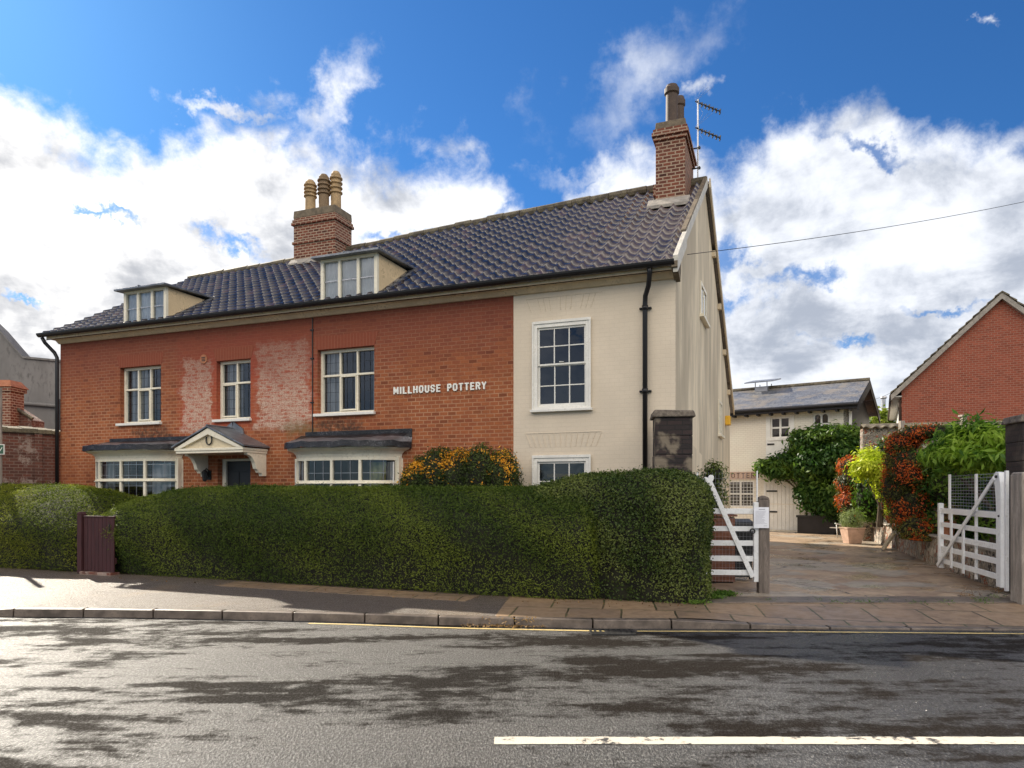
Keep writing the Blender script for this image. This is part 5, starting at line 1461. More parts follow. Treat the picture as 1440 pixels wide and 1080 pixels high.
# ================================================================ hedges
def hedge(name, label, ts, hs, sf, sb, mat, dens, L, Wd, rough=0.05, endp=(12, 12), lean=0.12, group=None, inner=0.05, **kw):
    """hedge in the house frame; ts/hs give the height profile; sf/sb front and back"""
    nu, nv = 90, 30
    t0, t1 = ts[0], ts[-1]
    U_ = np.linspace(0, 1, nu); Ph = np.linspace(0, 1, nv)
    V_ = np.zeros((nu, nv, 3))
    for i, uu in enumerate(U_):
        tt = t0 + (t1 - t0) * uu
        h = float(np.interp(tt, ts, hs))
        q = 2 * uu - 1
        e = max(0.0, 1 - abs(q) ** (endp[0] if q < 0 else endp[1])) ** 0.5
        c = (sf + sb) / 2; hw = (sb - sf) / 2 * (0.15 + 0.85 * e)
        hh = h * (0.55 + 0.45 * e ** 0.7)
        for j, f in enumerate(Ph):
            a = math.pi * f
            cx_, sx_ = math.cos(a), math.sin(a)
            zz = hh * abs(sx_) ** 0.34
            ss = c - hw * math.copysign(abs(cx_) ** 0.5, cx_)
            if cx_ <= 0: ss += lean * max(0, zz / max(h, .1) - 0.55) ** 1.5 * 2.2
            if cx_ > 0: ss += lean * max(0, zz / max(h, .1) - 0.55) ** 1.5 * 2.2 + 0.24 * max(0, 1 - zz / h / 0.75) ** 1.4
            w_ = H.w(tt, ss, zz)
            V_[i, j] = w_
    Vf = V_.reshape(-1, 3)
    T = []
    for i in range(nu - 1):
        for j in range(nv - 1):
            a, b = i * nv + j, (i + 1) * nv + j
            T += [(a, b, b + 1), (a, b + 1, a + 1)]
    T = np.array(T)
    # end caps
    cen = []
    for i in (0, nu - 1):
        cen.append(V_[i].mean(0))
    Vf = np.vstack([Vf, np.array(cen)])
    E = []
    for e_, i in enumerate((0, nu - 1)):
        for j in range(nv - 1):
            a = i * nv + j
            E.append((len(Vf) - 2 + e_, a + 1, a) if e_ == 1 else (len(Vf) - 2 + e_, a, a + 1))
    T = np.vstack([T, np.array(E)])
    N = np.zeros_like(Vf)
    fn = np.cross(Vf[T[:, 1]] - Vf[T[:, 0]], Vf[T[:, 2]] - Vf[T[:, 0]])
    for k in range(3): np.add.at(N, T[:, k], fn)
    N /= np.linalg.norm(N, axis=1)[:, None] + 1e-9
    Vd = Vf + N * ((clump(Vf, 2.2) - 0.5) * rough * 2 + (clump(Vf + 5, 6.0) - 0.5) * rough * 1.1 + (clump(Vf + 9, 11.0) - 0.5) * rough * 0.6)[:, None]
    Vd[:, 2] = np.maximum(Vd[:, 2], 0.0)
    root = thing(name, label, 'hedge', tuple(H.w((t0 + t1) / 2, (sf + sb) / 2, 0)), 0, group)
    off = np.array(root.location)
    area = (np.linalg.norm(fn, axis=1) / 2).sum()
    n = int(area * dens)
    P, Nn = scatter(Vd, T, n)
    P = P + Nn * (rng.normal(0, 0.016, n) + 0.005 + (rng.random(n) < 0.035) * rng.random(n) * 0.07)[:, None]
    # leaves thinned towards the foot; the bared dark core stands in for shade
    keep = rng.random(n) < 0.30 + 0.70 * np.clip((P[:, 2] + (clump(P, 1.7) - 0.5) * 0.9 - 0.15) / 1.05, 0, 1) ** 1.2
    P, Nn = P[keep], Nn[keep]
    P[:, 2] = np.maximum(P[:, 2], 0.01)
    lv, lf, lt = leaves(P, Nn, L, Wd, **kw)
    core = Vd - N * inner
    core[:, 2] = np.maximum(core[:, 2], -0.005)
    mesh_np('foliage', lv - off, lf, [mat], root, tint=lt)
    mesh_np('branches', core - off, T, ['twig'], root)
    return root
def prof(pxs, s, extra=0.0):
    ts, hs = [], []
    for px, py in pxs:
        ts.append(H.t(px, s)); hs.append(H.z(px, py, s) + extra)
    return ts, hs
ts, hs = prof([(147, 716), (160, 706), (200, 697), (240, 690), (290, 687), (340, 686), (500, 687), (640, 687), (760, 686), (800, 687), (850, 690)], -2.3)
hedge('yew_hedge', 'long clipped dark green yew hedge between the plum gate and the leafier privet', ts, hs, -2.85, -1.7, 'yew', 5200, 0.042, 0.013,
      rough=0.020, endp=(16, 30), lean=0.62, cs=1.3, droop=0.0, spread=1.3, up=0.2)
ts, hs = prof([(722, 690), (745, 684), (780, 676), (830, 668), (880, 664), (940, 663), (980, 665), (997, 672)], -2.2)
ts[0] -= 0.1
hedge('privet_hedge', 'taller rounded mid green privet hedge beside the white wicket gate', ts, hs, -2.62, -1.35, 'privet', 4300, 0.034, 0.021,
      rough=0.05, endp=(5, 12), lean=0.35, cs=2.4, droop=0.1, spread=1.2, up=0.2)
tl = H.t(109, -2.8)
hedge('yew_hedge', 'clipped yew hedge left of the plum gate, its sloping top lit by the sun', [-5.5, H.t(0, -2.4), H.t(60, -2.4), H.t(100, -2.3), H.t(135, -2.2), tl + 0.06],
      [1.68, 1.60, 1.52, 1.40, 1.22, 1.12], -2.95, -1.5, 'yew_sunlit', 3800, 0.045, 0.014, rough=0.03, endp=(30, 26), lean=1.5, cs=1.3, droop=0.0, spread=1.3, up=0.9)
hedge('yew_hedge', 'low rounded end of yew hedge showing over the top of the plum gate', [tl - 0.4, tl + 0.2, tl + 0.95], [1.28, 1.22, 1.08], -2.1, -1.2, 'yew_sunlit', 3800, 0.045, 0.014, rough=0.05, endp=(20, 5), lean=0.3, cs=1.3, droop=0.0, spread=1.3, up=0.5)

# plum garden gate
g0 = gnd(111, 807); 
pg = thing('garden_gate', 'low plum painted boarded gate between the two yew hedges', 'gate', tuple(H.w(tl + 0.03, -2.78, 0.0)), -H.th)
mb = MB(); mb.box(0, 0.11, -0.055, 0.055, 0, 1.07); mb.prism([(-0.005, 1.07), (0.115, 1.07), (0.055, 1.12)], 'y', -0.06, 0.06); mb.build('post', 'plum_wood', pg, bevel=0.006)
mb = MB()
for k in range(8):
    mb.box(0.13 + k * 0.094, 0.13 + k * 0.094 + 0.088, -0.02, 0.004, 0.05, 1.02)
mb.box(0.13, 0.88, 0.006, 0.04, 0.2, 0.3); mb.box(0.13, 0.88, 0.006, 0.04, 0.8, 0.9); mb.box(0.125, 0.885, -0.03, 0.02, 1.021, 1.045)
mb.build('boarding', 'plum_wood', pg, bevel=0.003)
mb = MB(); mb.box(0.12, 0.9, -0.1, 0.08, -0.01, 0.045); mb.build('step', 'old_brick', pg, bevel=0.004)
mb = MB(); mb.tube([(0.78, -0.03, 0.78), (0.78, -0.03, 0.90)], 0.012, 6); mb.build('handle', 'black_iron', pg)

# ================================================================ gate piers and posts
def pier(name, label, X, Y, wd, dp, h, rz, sooty='pier_soot'):
    o = thing(name, label, 'gate pier', (X, Y, 0), rz)
    mb = MB(); n = 9
    for k in range(n):
        z0, z1 = h * k / n * 0.96, h * (k + 1) / n * 0.96
        j = random.uniform(-0.008, 0.008)
        mb.box(-wd / 2 + j, wd / 2 + j * 0.5, -dp / 2 + j, dp / 2 - j, z0, z1 - 0.0015)
    mb.build('shaft', sooty, o, bevel=0.012)
    mb = MB()
    rr = random.Random(5)
    k = 6
    mb.hexa([(-wd / 2 - 0.045, -dp / 2 - 0.045, h * 0.96 + 0.001), (wd / 2 + 0.05, -dp / 2 - 0.045, h * 0.96 + 0.001), (wd / 2 + 0.05, dp / 2 + 0.045, h * 0.96 + 0.001), (-wd / 2 - 0.045, dp / 2 + 0.045, h * 0.96 + 0.001)],
            [(-wd / 2 - 0.01, -dp / 2 - 0.01, h + 0.01), (wd / 2 + 0.02, -dp / 2 - 0.02, h - 0.01), (wd / 2 + 0.02, dp / 2 + 0.02, h), (-wd / 2 - 0.02, dp / 2 + 0.02, h + 0.005)])
    c = mb.build('cap', 'lichen_cap', o, bevel=0.02)
    return o
def soot_stain(nm, amt):
    m, t = new_mat(nm)
    o, x, y, z, u_ = facing(t)
    b = t.n('ShaderNodeTexBrick'); t.put(b.inputs['Vector'], t.vec(u_, z, 0.0))
    t.put(b.inputs['Color1'], (0.040, 0.024, 0.022)); t.put(b.inputs['Color2'], (0.022, 0.016, 0.016)); t.put(b.inputs['Mortar'], (0.018, 0.015, 0.014))
    for k, val in (('Scale', 1.0), ('Mortar Size', 0.008), ('Brick Width', 0.23), ('Row Height', 0.074)): b.inputs[k].default_value = val
    n = t.noise(o, 3.0, 4, 0.5, 0.3); n2 = t.noise(o, 30, 4)
    c = t.mix(t.m('MULTIPLY', t.mr(n, 0.50, 0.62), amt), b.outputs['Color'], (0.26, 0.21, 0.15))
    finish(m, t, c, 0.7, t.bump(t.m('ADD', t.m('MULTIPLY', b.outputs['Fac'], -0.8), n2), 0.6, 0.01), 0.35)
soot_stain('sooty_brick', 0.75); soot_stain('dark_brick', 0.12)
YP = 10.95
pier('gate_pier', 'soot blackened brick pier with pale patches behind the privet hedge', (945 - CX) * YP / F, YP, 0.57, 0.5, EZ + (HY - 579) * YP / F, R(-7), 'sooty_brick')
YP2 = 9.75
pier('gate_pier', 'dark brick gate pier at the right edge behind the wooden post', (1472 - CX) * YP2 / F, YP2 + 0.2, 0.58, 0.5, EZ + (HY - 583) * YP2 / F, R(-12), 'dark_brick')
def wood_post(label, X, Y, wd, h, rz, pointed=True):
    o = thing('gate_post', label, 'gate post', (X, Y, 0), rz)
    mb = MB(); pts = []
    n = 10
    for k in range(n):
        z0, z1 = h * k / n, h * (k + 1) / n
        j = [random.uniform(-0.004, 0.004) for _ in range(4)]
    mb.box(-wd / 2, wd / 2, -wd / 2, wd / 2, -0.02, h)
    if pointed: mb.prism([(-wd / 2, h + 0.0005), (wd / 2, h + 0.0005), (wd / 2 - 0.02, h + 0.035), (0.0, h + 0.06), (-wd / 2 + 0.02, h + 0.035)], 'y', -wd / 2, wd / 2)
    else: mb.hexa([(-wd / 2, -wd / 2, h + .0005), (wd / 2, -wd / 2, h + .0005), (wd / 2, wd / 2, h + .0005), (-wd / 2, wd / 2, h + .0005)], [(-wd / 2 + .02, -wd / 2 + .02, h + .03), (wd / 2 - .02, -wd / 2 + .02, h + .03), (wd / 2 - .02, wd / 2 - .02, h + .03), (-wd / 2 + .02, wd / 2 - .02, h + .03)])
    mb.build('timber', 'dark_wood' if pointed else 'weathered_wood', o, bevel=0.012)
    return o
YQ = 10.2
wp = wood_post('slim weathered timber post with pointed top at the left of the driveway', (1073 - CX) * YQ / F, YQ, 0.155, 1.37, R(-6))
wood_post('thick weathered timber post with flat top at the right edge of the driveway', (1444 - CX) * 9.25 / F, 9.25, 0.27, EZ + (HY - 664) * 9.25 / F - 0.03, R(-8), False)
# notice on the slim post
no = thing('paper_notice', 'white paper notice in a plastic sleeve pinned to the slim timber post', 'notice', ((1070.4 - CX) * 10.1 / F, 10.09, EZ + (HY - 742.5) * 10.1 / F), R(-6))
wd_, ht_ = 0.213, 0.305
mb = MB(); mb.box(-wd_ / 2, wd_ / 2, -0.004, 0, 0, ht_); mb.build('sheet', 'paper', no)
mb = MB()
mb.box(-0.04, 0.05, -0.0055, -0.0045, ht_ - 0.035, ht_ - 0.027)
for k in range(13):
    mb.box(-wd_ / 2 + 0.02, -wd_ / 2 + 0.02 + random.uniform(0.09, 0.17), -0.0055, -0.0045, ht_ - 0.06 - k * 0.015, ht_ - 0.0575 - k * 0.015)
mb.box(0.03, 0.08, -0.0055, -0.0045, 0.03, 0.034)
mb.build('text_lines', 'ink', no)

# ---- left wicket gate (closed, nearly square to the view)
def lz(py): return EZ - (py - HY) * YQ / F
gx = lambda px: (px - CX) * YQ / F
wg = thing('wicket_gate', 'closed white five bar wicket gate with heart topped brace beside the privet hedge', 'gate', (gx(1066), YQ - 0.02, 0), R(-6))
k0 = gx(1066)
mb = MB(); mb.box(-0.075, 0, -0.035, 0.035, lz(818), lz(706)); mb.build('stile', 'gate_paint', wg, bevel=0.008)
mb = MB(); mb.box(gx(955) - k0, gx(955) - k0 + 0.11, -0.04, 0.04, lz(822), lz(690)); mb.build('stile', 'gate_paint', wg, bevel=0.008)
for (a, b) in ((722.7, 715), (747, 740), (767.5, 760), (789.4, 781.6), (809, 801.5)):
    mb = MB(); mb.box(gx(955) - k0 + 0.11, -0.076, -0.014, 0.014, lz(a), lz(b)); mb.build('rail', 'gate_paint', wg, bevel=0.004)
mb = MB(); mb.bar((gx(1057.5) - k0, -0.03, lz(811)), (gx(999.5) - k0, -0.03, lz(679)), 0.068, 0.024, (0, 1, 0)) if False else None
p, q = Vector((gx(1057.5) - k0, -0.03, lz(811))), Vector((gx(999.5) - k0, -0.03, lz(679)))
dd = (q - p).normalized(); sd_ = Vector((-dd.z, 0, dd.x)) * 0.034
poly = [p - sd_, p + sd_, q + sd_, q - sd_]
mb.prism([(v.x, v.z) for v in poly], 'y', -0.042, -0.016)
hc = q + dd * 0.05
hp = []
for k in range(24):
    a = 2 * math.pi * k / 24
    hx_, hy_ = 16 * math.sin(a) ** 3, 13 * math.cos(a) - 5 * math.cos(2 * a) - 2 * math.cos(3 * a) - math.cos(4 * a)
    v_ = hc + sd_.normalized() * (hx_ * 0.0052) + dd * ((hy_) * 0.0050)
    hp.append((v_.x, v_.z))
mb.prism(hp, 'y', -0.0425, -0.0155)
mb.build('brace', 'gate_paint', wg, bevel=0.003)
mb = MB(); mb.box(-0.03, -0.012, -0.01, 0.01, lz(705), lz(662)); mb.build('mesh_upright', 'gate_paint', wg)
mb = MB(); mb.box(gx(981) - k0, gx(983) - k0, -0.01, 0.01, lz(705), lz(664)); mb.build('mesh_upright', 'gate_paint', wg)
mb = MB()
xa = gx(960) - k0
for k in range(24): 
    zz = 0.16 + k * 0.066
    if zz < lz(664): mb.tube([(xa, 0.022, zz), (-0.02, 0.022, zz)], 0.0013, 4, False)
for k in range(int((-0.03 - xa) / 0.05)):
    xx = xa + k * 0.05; mb.tube([(xx, 0.022, 0.14), (xx, 0.022, lz(664))], 0.0013, 4, False)
mb.build('wire_mesh', 'steel', wg)
mb = MB(); c0 = Vector((gx(1056.7) - k0, -0.05, lz(746.6)))
mb.tube([c0 + Vector((0.032 * math.cos(a), 0, 0.034 * math.sin(a))) for a in [2 * math.pi * k / 14 for k in range(15)]], 0.010, 6); mb.build('ring_latch', 'black_iron', wg)

# ---- right five bar gate, swung open into the yard
h0, h1 = Vector((6.93, 9.72, 0)), Vector((7.64, 12.32, 0))
fg = thing('field_gate', 'open white five bar gate with wire panel on top at the right of the driveway', 'gate', tuple(h0), math.atan2(h1.y - h0.y, h1.x - h0.x))
GL = (h1 - h0).length
def gt(px):
    """distance along the open gate for photo column px"""
    k = (px - CX) / F; d_ = (h1 - h0).normalized()
    return (k * h0.y - h0.x) / (d_.x - k * d_.y)
mb = MB()
mb.prism([(0, 0.13), (0.16, 0.13), (0.16, 1.18), (0.17, 1.36), (0.20, 1.55), (0.25, 1.66), (0.245, 1.73), (0.17, 1.77), (0.07, 1.76), (0.02, 1.62), (0.0, 1.4)], 'y', -0.04, 0.04)
mb.build('stile', 'gate_paint', fg, bevel=0.006)
mb = MB(); mb.box(GL - 0.1, GL, -0.035, 0.035, 0.13, 1.28); mb.build('stile', 'gate_paint', fg, bevel=0.006)
for a, b in ((1.10, 1.195), (0.865, 0.945), (0.65, 0.735), (0.44, 0.525), (0.222, 0.305)):
    mb = MB(); mb.box(0.161, GL - 0.101, -0.013, 0.013, a, b); mb.build('rail', 'gate_paint', fg, bevel=0.004)
p, q = Vector((GL - 0.03, 0, 0.17)), Vector((0.20, 0, 1.68)); dd = (q - p).normalized(); s_ = Vector((-dd.z, 0, dd.x)) * 0.034
mb = MB(); mb.prism([(v.x, v.z) for v in (p - s_, p + s_, q + s_, q - s_)], 'y', 0.0385 - 0.0, 0.058); 
mb.build('brace', 'gate_paint', fg, bevel=0.003)
for px, za, zb in ((1340, 0.19, 1.1), (1357, 0.16, 0.92)):
    mb = MB(); x_ = gt(px); mb.box(x_ - 0.04, x_ + 0.04, 0.014, 0.036, za, zb); mb.build('upright', 'gate_paint', fg, bevel=0.003)
for px, za, zb in ((1333, 1.0, 1.78), (1370, 0.12, 1.76)):
    mb = MB(); x_ = gt(px); mb.box(x_ - 0.035, x_ + 0.035, -0.040, -0.015, za, zb); mb.build('upright', 'gate_paint', fg, bevel=0.003)
mb = MB()
for k in range(12): mb.tube([(0.2, -0.045, 1.2 + k * 0.05), (gt(1333), -0.045, 1.2 + k * 0.05)], 0.0028, 4, False)
for k in range(17): mb.tube([(0.25 + k * 0.12, -0.047, 1.18), (0.25 + k * 0.12, -0.047, 1.76)], 0.0012, 4, False)
mb.build('wire_mesh', 'steel', fg)
mb = MB(); mb.tube([(0.12, -0.05, 1.70), (0.12, 0.065, 1.70)], 0.02, 8); mb.build('bolt', 'black_iron', fg)
mb = MB(); mb.tube([(0.05, -0.05, 1.14), (0.05, 0.055, 1.14)], 0.014, 8); mb.build('bolt', 'black_iron', fg)
mb = MB(); mb.box(-0.12, -0.065, -0.02, 0.02, 0.1, 1.78); mb.build('hanging_post', 'gate_paint', fg)

# ================================================================ bush, shrub and things by the house
tb0, tb1 = H.t(572, -0.45), H.t(727, -0.45)
gb = thing('firethorn_bush', 'dark green firethorn bush with golden berries against the red brick front', 'bush', tuple(H.w((tb0 + tb1) / 2, -0.5, 0)))
bl = []
for f, top, r in ((0.12, 2.13, 0.33), (0.3, 2.26, 0.42), (0.50, 2.24, 0.42), (0.70, 2.28, 0.42), (0.88, 2.22, 0.33)):
    w_ = H.w(tb0 + (tb1 - tb0) * f, -0.46, 0) - gb.location
    bl.append((w_.x, w_.y, top - 0.55, r, 0.42, 0.55)); bl.append((w_.x, w_.y, top - 1.3, r, 0.45, 0.7))
bush('b', bl, 'firethorn_gold', 2100, 0.05, 0.022, gb, shell=0.06, core_k=0.86, spots=0.36, spot_s=4.2, cs=3, spread=1.3, droop=0.1)
sh = thing('shrub', 'loose green shrub growing against the gable wall behind the wicket gate', 'shrub', tuple(gnd(1004, 800) * 0 + Vector(((1004 - CX) * 12.3 / F, 12.3, 0))))
bush('b', [(0, 0, 1.75, 0.22, 0.22, 0.28), (0.03, 0.0, 1.2, 0.2, 0.2, 0.45), (0.05, 0.05, 0.6, 0.2, 0.2, 0.5)], 'privet', 900, 0.07, 0.03, sh, shell=0.08, core_k=0.62)
sh = thing('shrub', 'low yellow green shrub at the foot of the sooty pier', 'shrub', ((940 - CX) * 10.3 / F, 10.3, 0))
bush('b', [(-0.1, 0, 1.62, 0.22, 0.15, 0.2), (0.12, 0, 1.55, 0.2, 0.15, 0.2), (0, 0, 1.0, 0.3, 0.2, 0.6)], 'lavender', 900, 0.05, 0.012, sh, shell=0.05, core_k=0.5)
# crate and bin behind the wicket gate
cr = thing('wooden_crate', 'tall red brown slatted timber box behind the wicket gate', 'storage box', ((1008 - CX) * 11.3 / F, 11.45, 0), R(-8))
mb = MB()
for k in range(6):
    mb.box(-0.36, 0.28, -0.22, -0.198, 0.02 + k * 0.175, 0.02 + k * 0.175 + 0.168); mb.box(0.281, 0.30, -0.2, 0.2, 0.02 + k * 0.175, 0.02 + k * 0.175 + 0.168)
mb.build('side_boards', 'box_wood', cr, bevel=0.003)
mb = MB(); mb.box(-0.34, 0.27, -0.196, 0.2, 0.0, 1.04); mb.build('lining', 'interior', cr)
mb = MB(); mb.box(-0.4, 0.33, -0.25, 0.24, 1.08, 1.11); mb.build('lid', 'box_wood', cr, bevel=0.004)
bn = thing('rubbish_bin', 'black plastic wheeled bin between the timber box and slim post', 'bin', ((1045 - CX) * 11.5 / F, 11.6, 0), R(-10))
mb = MB(); mb.hexa([(-0.14, -0.14, 0.06), (0.14, -0.14, 0.06), (0.14, 0.14, 0.06), (-0.14, 0.14, 0.06)], [(-0.19, -0.19, 0.92), (0.19, -0.19, 0.92), (0.19, 0.19, 0.92), (-0.19, 0.19, 0.92)]); mb.box(-0.2, 0.2, -0.2, 0.2, 0.88, 0.921)
mb.build('body', 'black_iron', bn, bevel=0.015)
mb = MB(); mb.hexa([(-0.21, -0.22, 0.925), (0.21, -0.22, 0.925), (0.21, 0.2, 0.925), (-0.21, 0.2, 0.925)], [(-0.17, -0.18, 0.98), (0.17, -0.18, 0.98), (0.17, 0.2, 1.02), (-0.17, 0.2, 1.02)]); mb.build('lid', 'black_iron', bn, bevel=0.01)
for s_ in (-1, 1):
    mb = MB(); mb.tube([(s_ * 0.15, 0.15, 0.09), (s_ * 0.19, 0.15, 0.09)], 0.09, 14); mb.build('wheel', 'black_iron', bn)

# ================================================================ white outbuilding at the end of the yard
barn = thing('outbuilding', 'cream painted pottery outbuilding with slate roof and metal cowl at the end of the yard', 'outbuilding', (B.O[0], B.O[1], 0), -B.th)
BL = B.t(985)
bt = B.z(1100, 579)
up = (B.t(1083.5), B.t(1111), B.z(1097, 616), B.z(1097, 586.5))
got = (B.t(1143.5), B.t(1166.5), B.z(1155, 612), B.z(1155, 580.5))
low = (B.t(1022), B.t(1060.5), B.z(1040, 713), B.z(1040, 676))
mb = MB(); mb.wall(BL, 0, 0, bt, [up, got, low], 0, 0.14); mb.build('front_wall', 'barn_brick', barn)
RS, RZB = 2.3, None
zr0 = B.z(1027, 550, RS); zr1 = B.z(1212, 536, RS); zrb = (zr0 + zr1) / 2
mb = MB(); mb.prism([(0, 0), (0, bt - 0.02), (RS, zrb - 0.25), (2 * RS, bt - 0.02), (2 * RS, 0)], 'x', -0.2, -0.002); mb.build('end_wall', 'barn_tar', barn)
mb = MB(); mb.box(BL, -0.2, 2 * RS - 0.1, 2 * RS, 0, bt); mb.box(BL, -0.3, 0.9, 0.95, 0, bt - 0.1); mb.build('rear_wall', 'interior', barn)
ez = B.z(1100, 571.5, -0.42)
mb = MB()
mb.hexa([(BL, -0.42, ez - 0.03), (0.32, -0.42, ez - 0.03), (0.32, RS, zrb - 0.03), (BL, RS, zrb - 0.03)], [(BL, -0.42, ez), (0.32, -0.42, ez), (0.32, RS, zrb), (BL, RS, zrb)])
mb.hexa([(BL, RS, zrb - 0.03), (0.32, RS, zrb - 0.03), (0.32, 2 * RS + 0.4, ez - 0.03), (BL, 2 * RS + 0.4, ez - 0.03)], [(BL, RS, zrb), (0.32, RS, zrb), (0.32, 2 * RS + 0.4, ez), (BL, 2 * RS + 0.4, ez)])
brf = mb.build('roof', 'slate', barn)
mb = MB(); mb.tube([(BL, RS, zrb + 0.01), (0.32, RS, zrb + 0.01)], 0.09, 8); mb.build('ridge', 'ridge_clay', brf)
mb = MB(); mb.box(BL, 0.30, -0.40, -0.36, ez - 0.22, ez - 0.04); mb.box(BL, 0.3, -0.36, -0.001, ez - 0.2, ez - 0.16)
k = BL
while k < 0.2: mb.box(k, k + 0.08, -0.37, -0.002, ez - 0.28, ez - 0.21); k += 0.45
mb.tube([(BL, -0.47, ez - 0.08), (0.32, -0.47, ez - 0.08)], 0.055, 8); mb.build('eaves_gutter', 'barn_tar', barn)
mb = MB()
for (pa, pb) in (((-0.42, ez - 0.02), (RS, zrb - 0.02)), ((RS, zrb - 0.02), (2 * RS + 0.4, ez - 0.02))):
    mb.hexa([(0.30, pa[0], pa[1] - 0.3), (0.34, pa[0], pa[1] - 0.3), (0.34, pb[0], pb[1] - 0.3), (0.30, pb[0], pb[1] - 0.3)], [(0.30, pa[0], pa[1]), (0.34, pa[0], pa[1]), (0.34, pb[0], pb[1]), (0.30, pb[0], pb[1])])
mb.build('bargeboard', 'barn_tar', barn)
mb = MB(); mb.box(-0.02, 0.06, -0.02, 0.08, 0, bt - 0.1); mb.build('corner_board', 'white_paint', barn)
mb = MB(); c0, c1 = B.t(1062, RS - .3), B.t(1079.5, RS - .3); zt = B.z(1070, 544, RS - .3)
mb.box(c0, c1, RS - 0.35, RS + 0.35, zrb - 0.3, zt); cw = mb.build('cowl', 'steel', barn, bevel=0.01)
for xx in (c0, c1 - 0.03):
    for yy in (RS - 0.35, RS + 0.32): mb = MB(); mb.box(xx, xx + 0.03, yy, yy + 0.03, zt, zt + 0.18); mb.build('leg', 'steel', cw)
mb = MB(); mb.hexa([(c0 - 0.32, RS - 0.7, zt + 0.12), (c1 + 0.3, RS - 0.7, zt + 0.12), (c1 + 0.3, RS + 0.6, zt + 0.37), (c0 - 0.32, RS + 0.6, zt + 0.37)], [(c0 - 0.32, RS - 0.7, zt + 0.16), (c1 + 0.3, RS - 0.7, zt + 0.16), (c1 + 0.3, RS + 0.6, zt + 0.42), (c0 - 0.32, RS + 0.6, zt + 0.42)])
mb.build('cowl_cap', 'lead', cw)
def bwin(o_, mid, label, rows=2, fr=0.055, arch=False):
    x0, x1, z0, z1 = o_
    mb = MB(); y = 0.02
    mb.box(x0, x0 + fr, y, y + 0.06, z0, z1); mb.box(x1 - fr, x1, y, y + 0.06, z0, z1); mb.box(x0 + fr, x1 - fr, y, y + 0.06, z0, z0 + fr)
    xm = (x0 + x1) / 2
    if arch:
        for (a, b) in ((x0 + fr, xm - 0.03), (xm + 0.03, x1 - fr)):
            r_ = (b - a) / 2; cx_ = (a + b) / 2; n = 12
            top = [(cx_ + r_ * math.cos(math.pi * k / n), z1 - fr - r_ + r_ * math.sin(math.pi * k / n)) for k in range(n + 1)]
            for k in range(n):
                (xa_, za_), (xb_, zb_) = top[k], top[k + 1]
                mb.idx([(xa_, y, za_), (xb_, y, zb_), (xb_, y, z1), (xa_, y, z1)], [(0, 3, 2, 1)])
        mb.box(x0 + fr, x1 - fr, y, y + 0.06, z1 - 0.02, z1)
        mb.box(xm - 0.03, xm + 0.03, y, y + 0.06, z0 + fr, z1 - 0.02)
        mb.box(x0 + fr, x1 - fr, y + 0.01, y + 0.05, z1 - 0.42, z1 - 0.37)
    else:
        mb.box(x0 + fr, x1 - fr, y, y + 0.06, z1 - fr, z1)
        mb.box(xm - 0.035, xm + 0.035, y, y + 0.06, z0 + fr, z1 - fr); zm_ = (z0 + z1) / 2
        mb.box(x0 + fr, x1 - fr, y + 0.003, y + 0.055, zm_ - 0.03, zm_ + 0.03)
    f = mb.build('window', 'white_paint', barn); f['label'] = label
    g = MB(); g.face([(x0 + 0.04, y + 0.05, z0 + 0.04), (x1 - 0.04, y + 0.05, z0 + 0.04), (x1 - 0.04, y + 0.05, z1 - 0.03), (x0 + 0.04, y + 0.05, z1 - 0.03)]); g.build('glass_pane', 'window_glass', f)
    return f
bwin(up, True, 'upper square window in the white loft hatch')
bwin(got, True, 'small twin arched window near the right corner', arch=True)
lw = bwin(low, True, 'lower window under the lettered panel')
mb = MB()
for k in range(1, 8): mb.box(low[0] + (low[1] - low[0]) * k / 8 - .005, low[0] + (low[1] - low[0]) * k / 8 + .005, 0.005, 0.015, low[2], low[3])
for k in range(1, 8): mb.box(low[0], low[1], 0.0, 0.005, low[2] + (low[3] - low[2]) * k / 8 - .005, low[2] + (low[3] - low[2]) * k / 8 + .005)
mb.build('leading', 'white_paint', lw)
# white hatch boards round the upper window
mb = MB(); a, b = B.t(1077.5), B.t(1117); zt, zb = B.z(1097, 584), B.z(1097, 645)
mb.box(a, up[0] - 0.002, -0.025, -0.001, up[2] - 0.1, zt); mb.box(up[1] + 0.002, b, -0.025, -0.001, up[2] - 0.1, zt); mb.box(a, b, -0.024, -0.001, zb, up[2] - 0.102)
mb.box(up[0] - 0.05, up[1] + 0.05, -0.05, -0.001, up[2] - 0.09, up[2] - 0.003)
hh = mb.build('loft_hatch', 'white_paint', barn)
mb = MB(); mb.box(a + 0.05, a + 0.3, -0.045, -0.026, up[2] - 0.25, up[2] - 0.19); mb.build('hinge', 'black_iron', hh)
# stable door
a, b = B.t(1077.5), B.t(1121.5); zt = B.z(1100, 680); zm_ = B.z(1100, 709)
mb = MB(); mb.box(a - 0.08, a, -0.03, 0.03, 0, zt + 0.08); mb.box(b, b + 0.08, -0.03, 0.03, 0, zt + 0.08); mb.box(a, b, -0.03, 0.03, zt, zt + 0.08)
sdr = mb.build('stable_door', 'white_paint', barn)
for (z0, z1) in ((0.05, zm_ - 0.015), (zm_ + 0.015, zt - 0.01)):
    mb = MB(); n = 8
    for k in range(n): mb.box(a + (b - a) * k / n + 0.006, a + (b - a) * (k + 1) / n - 0.004, -0.02, 0.01, z0, z1)
    lf = mb.build('door_leaf', 'white_paint', sdr)
    mb = MB(); mb.box(a + 0.02, a + 0.4, -0.04, -0.021, z1 - 0.3, z1 - 0.24); mb.build('hinge', 'black_iron', lf)
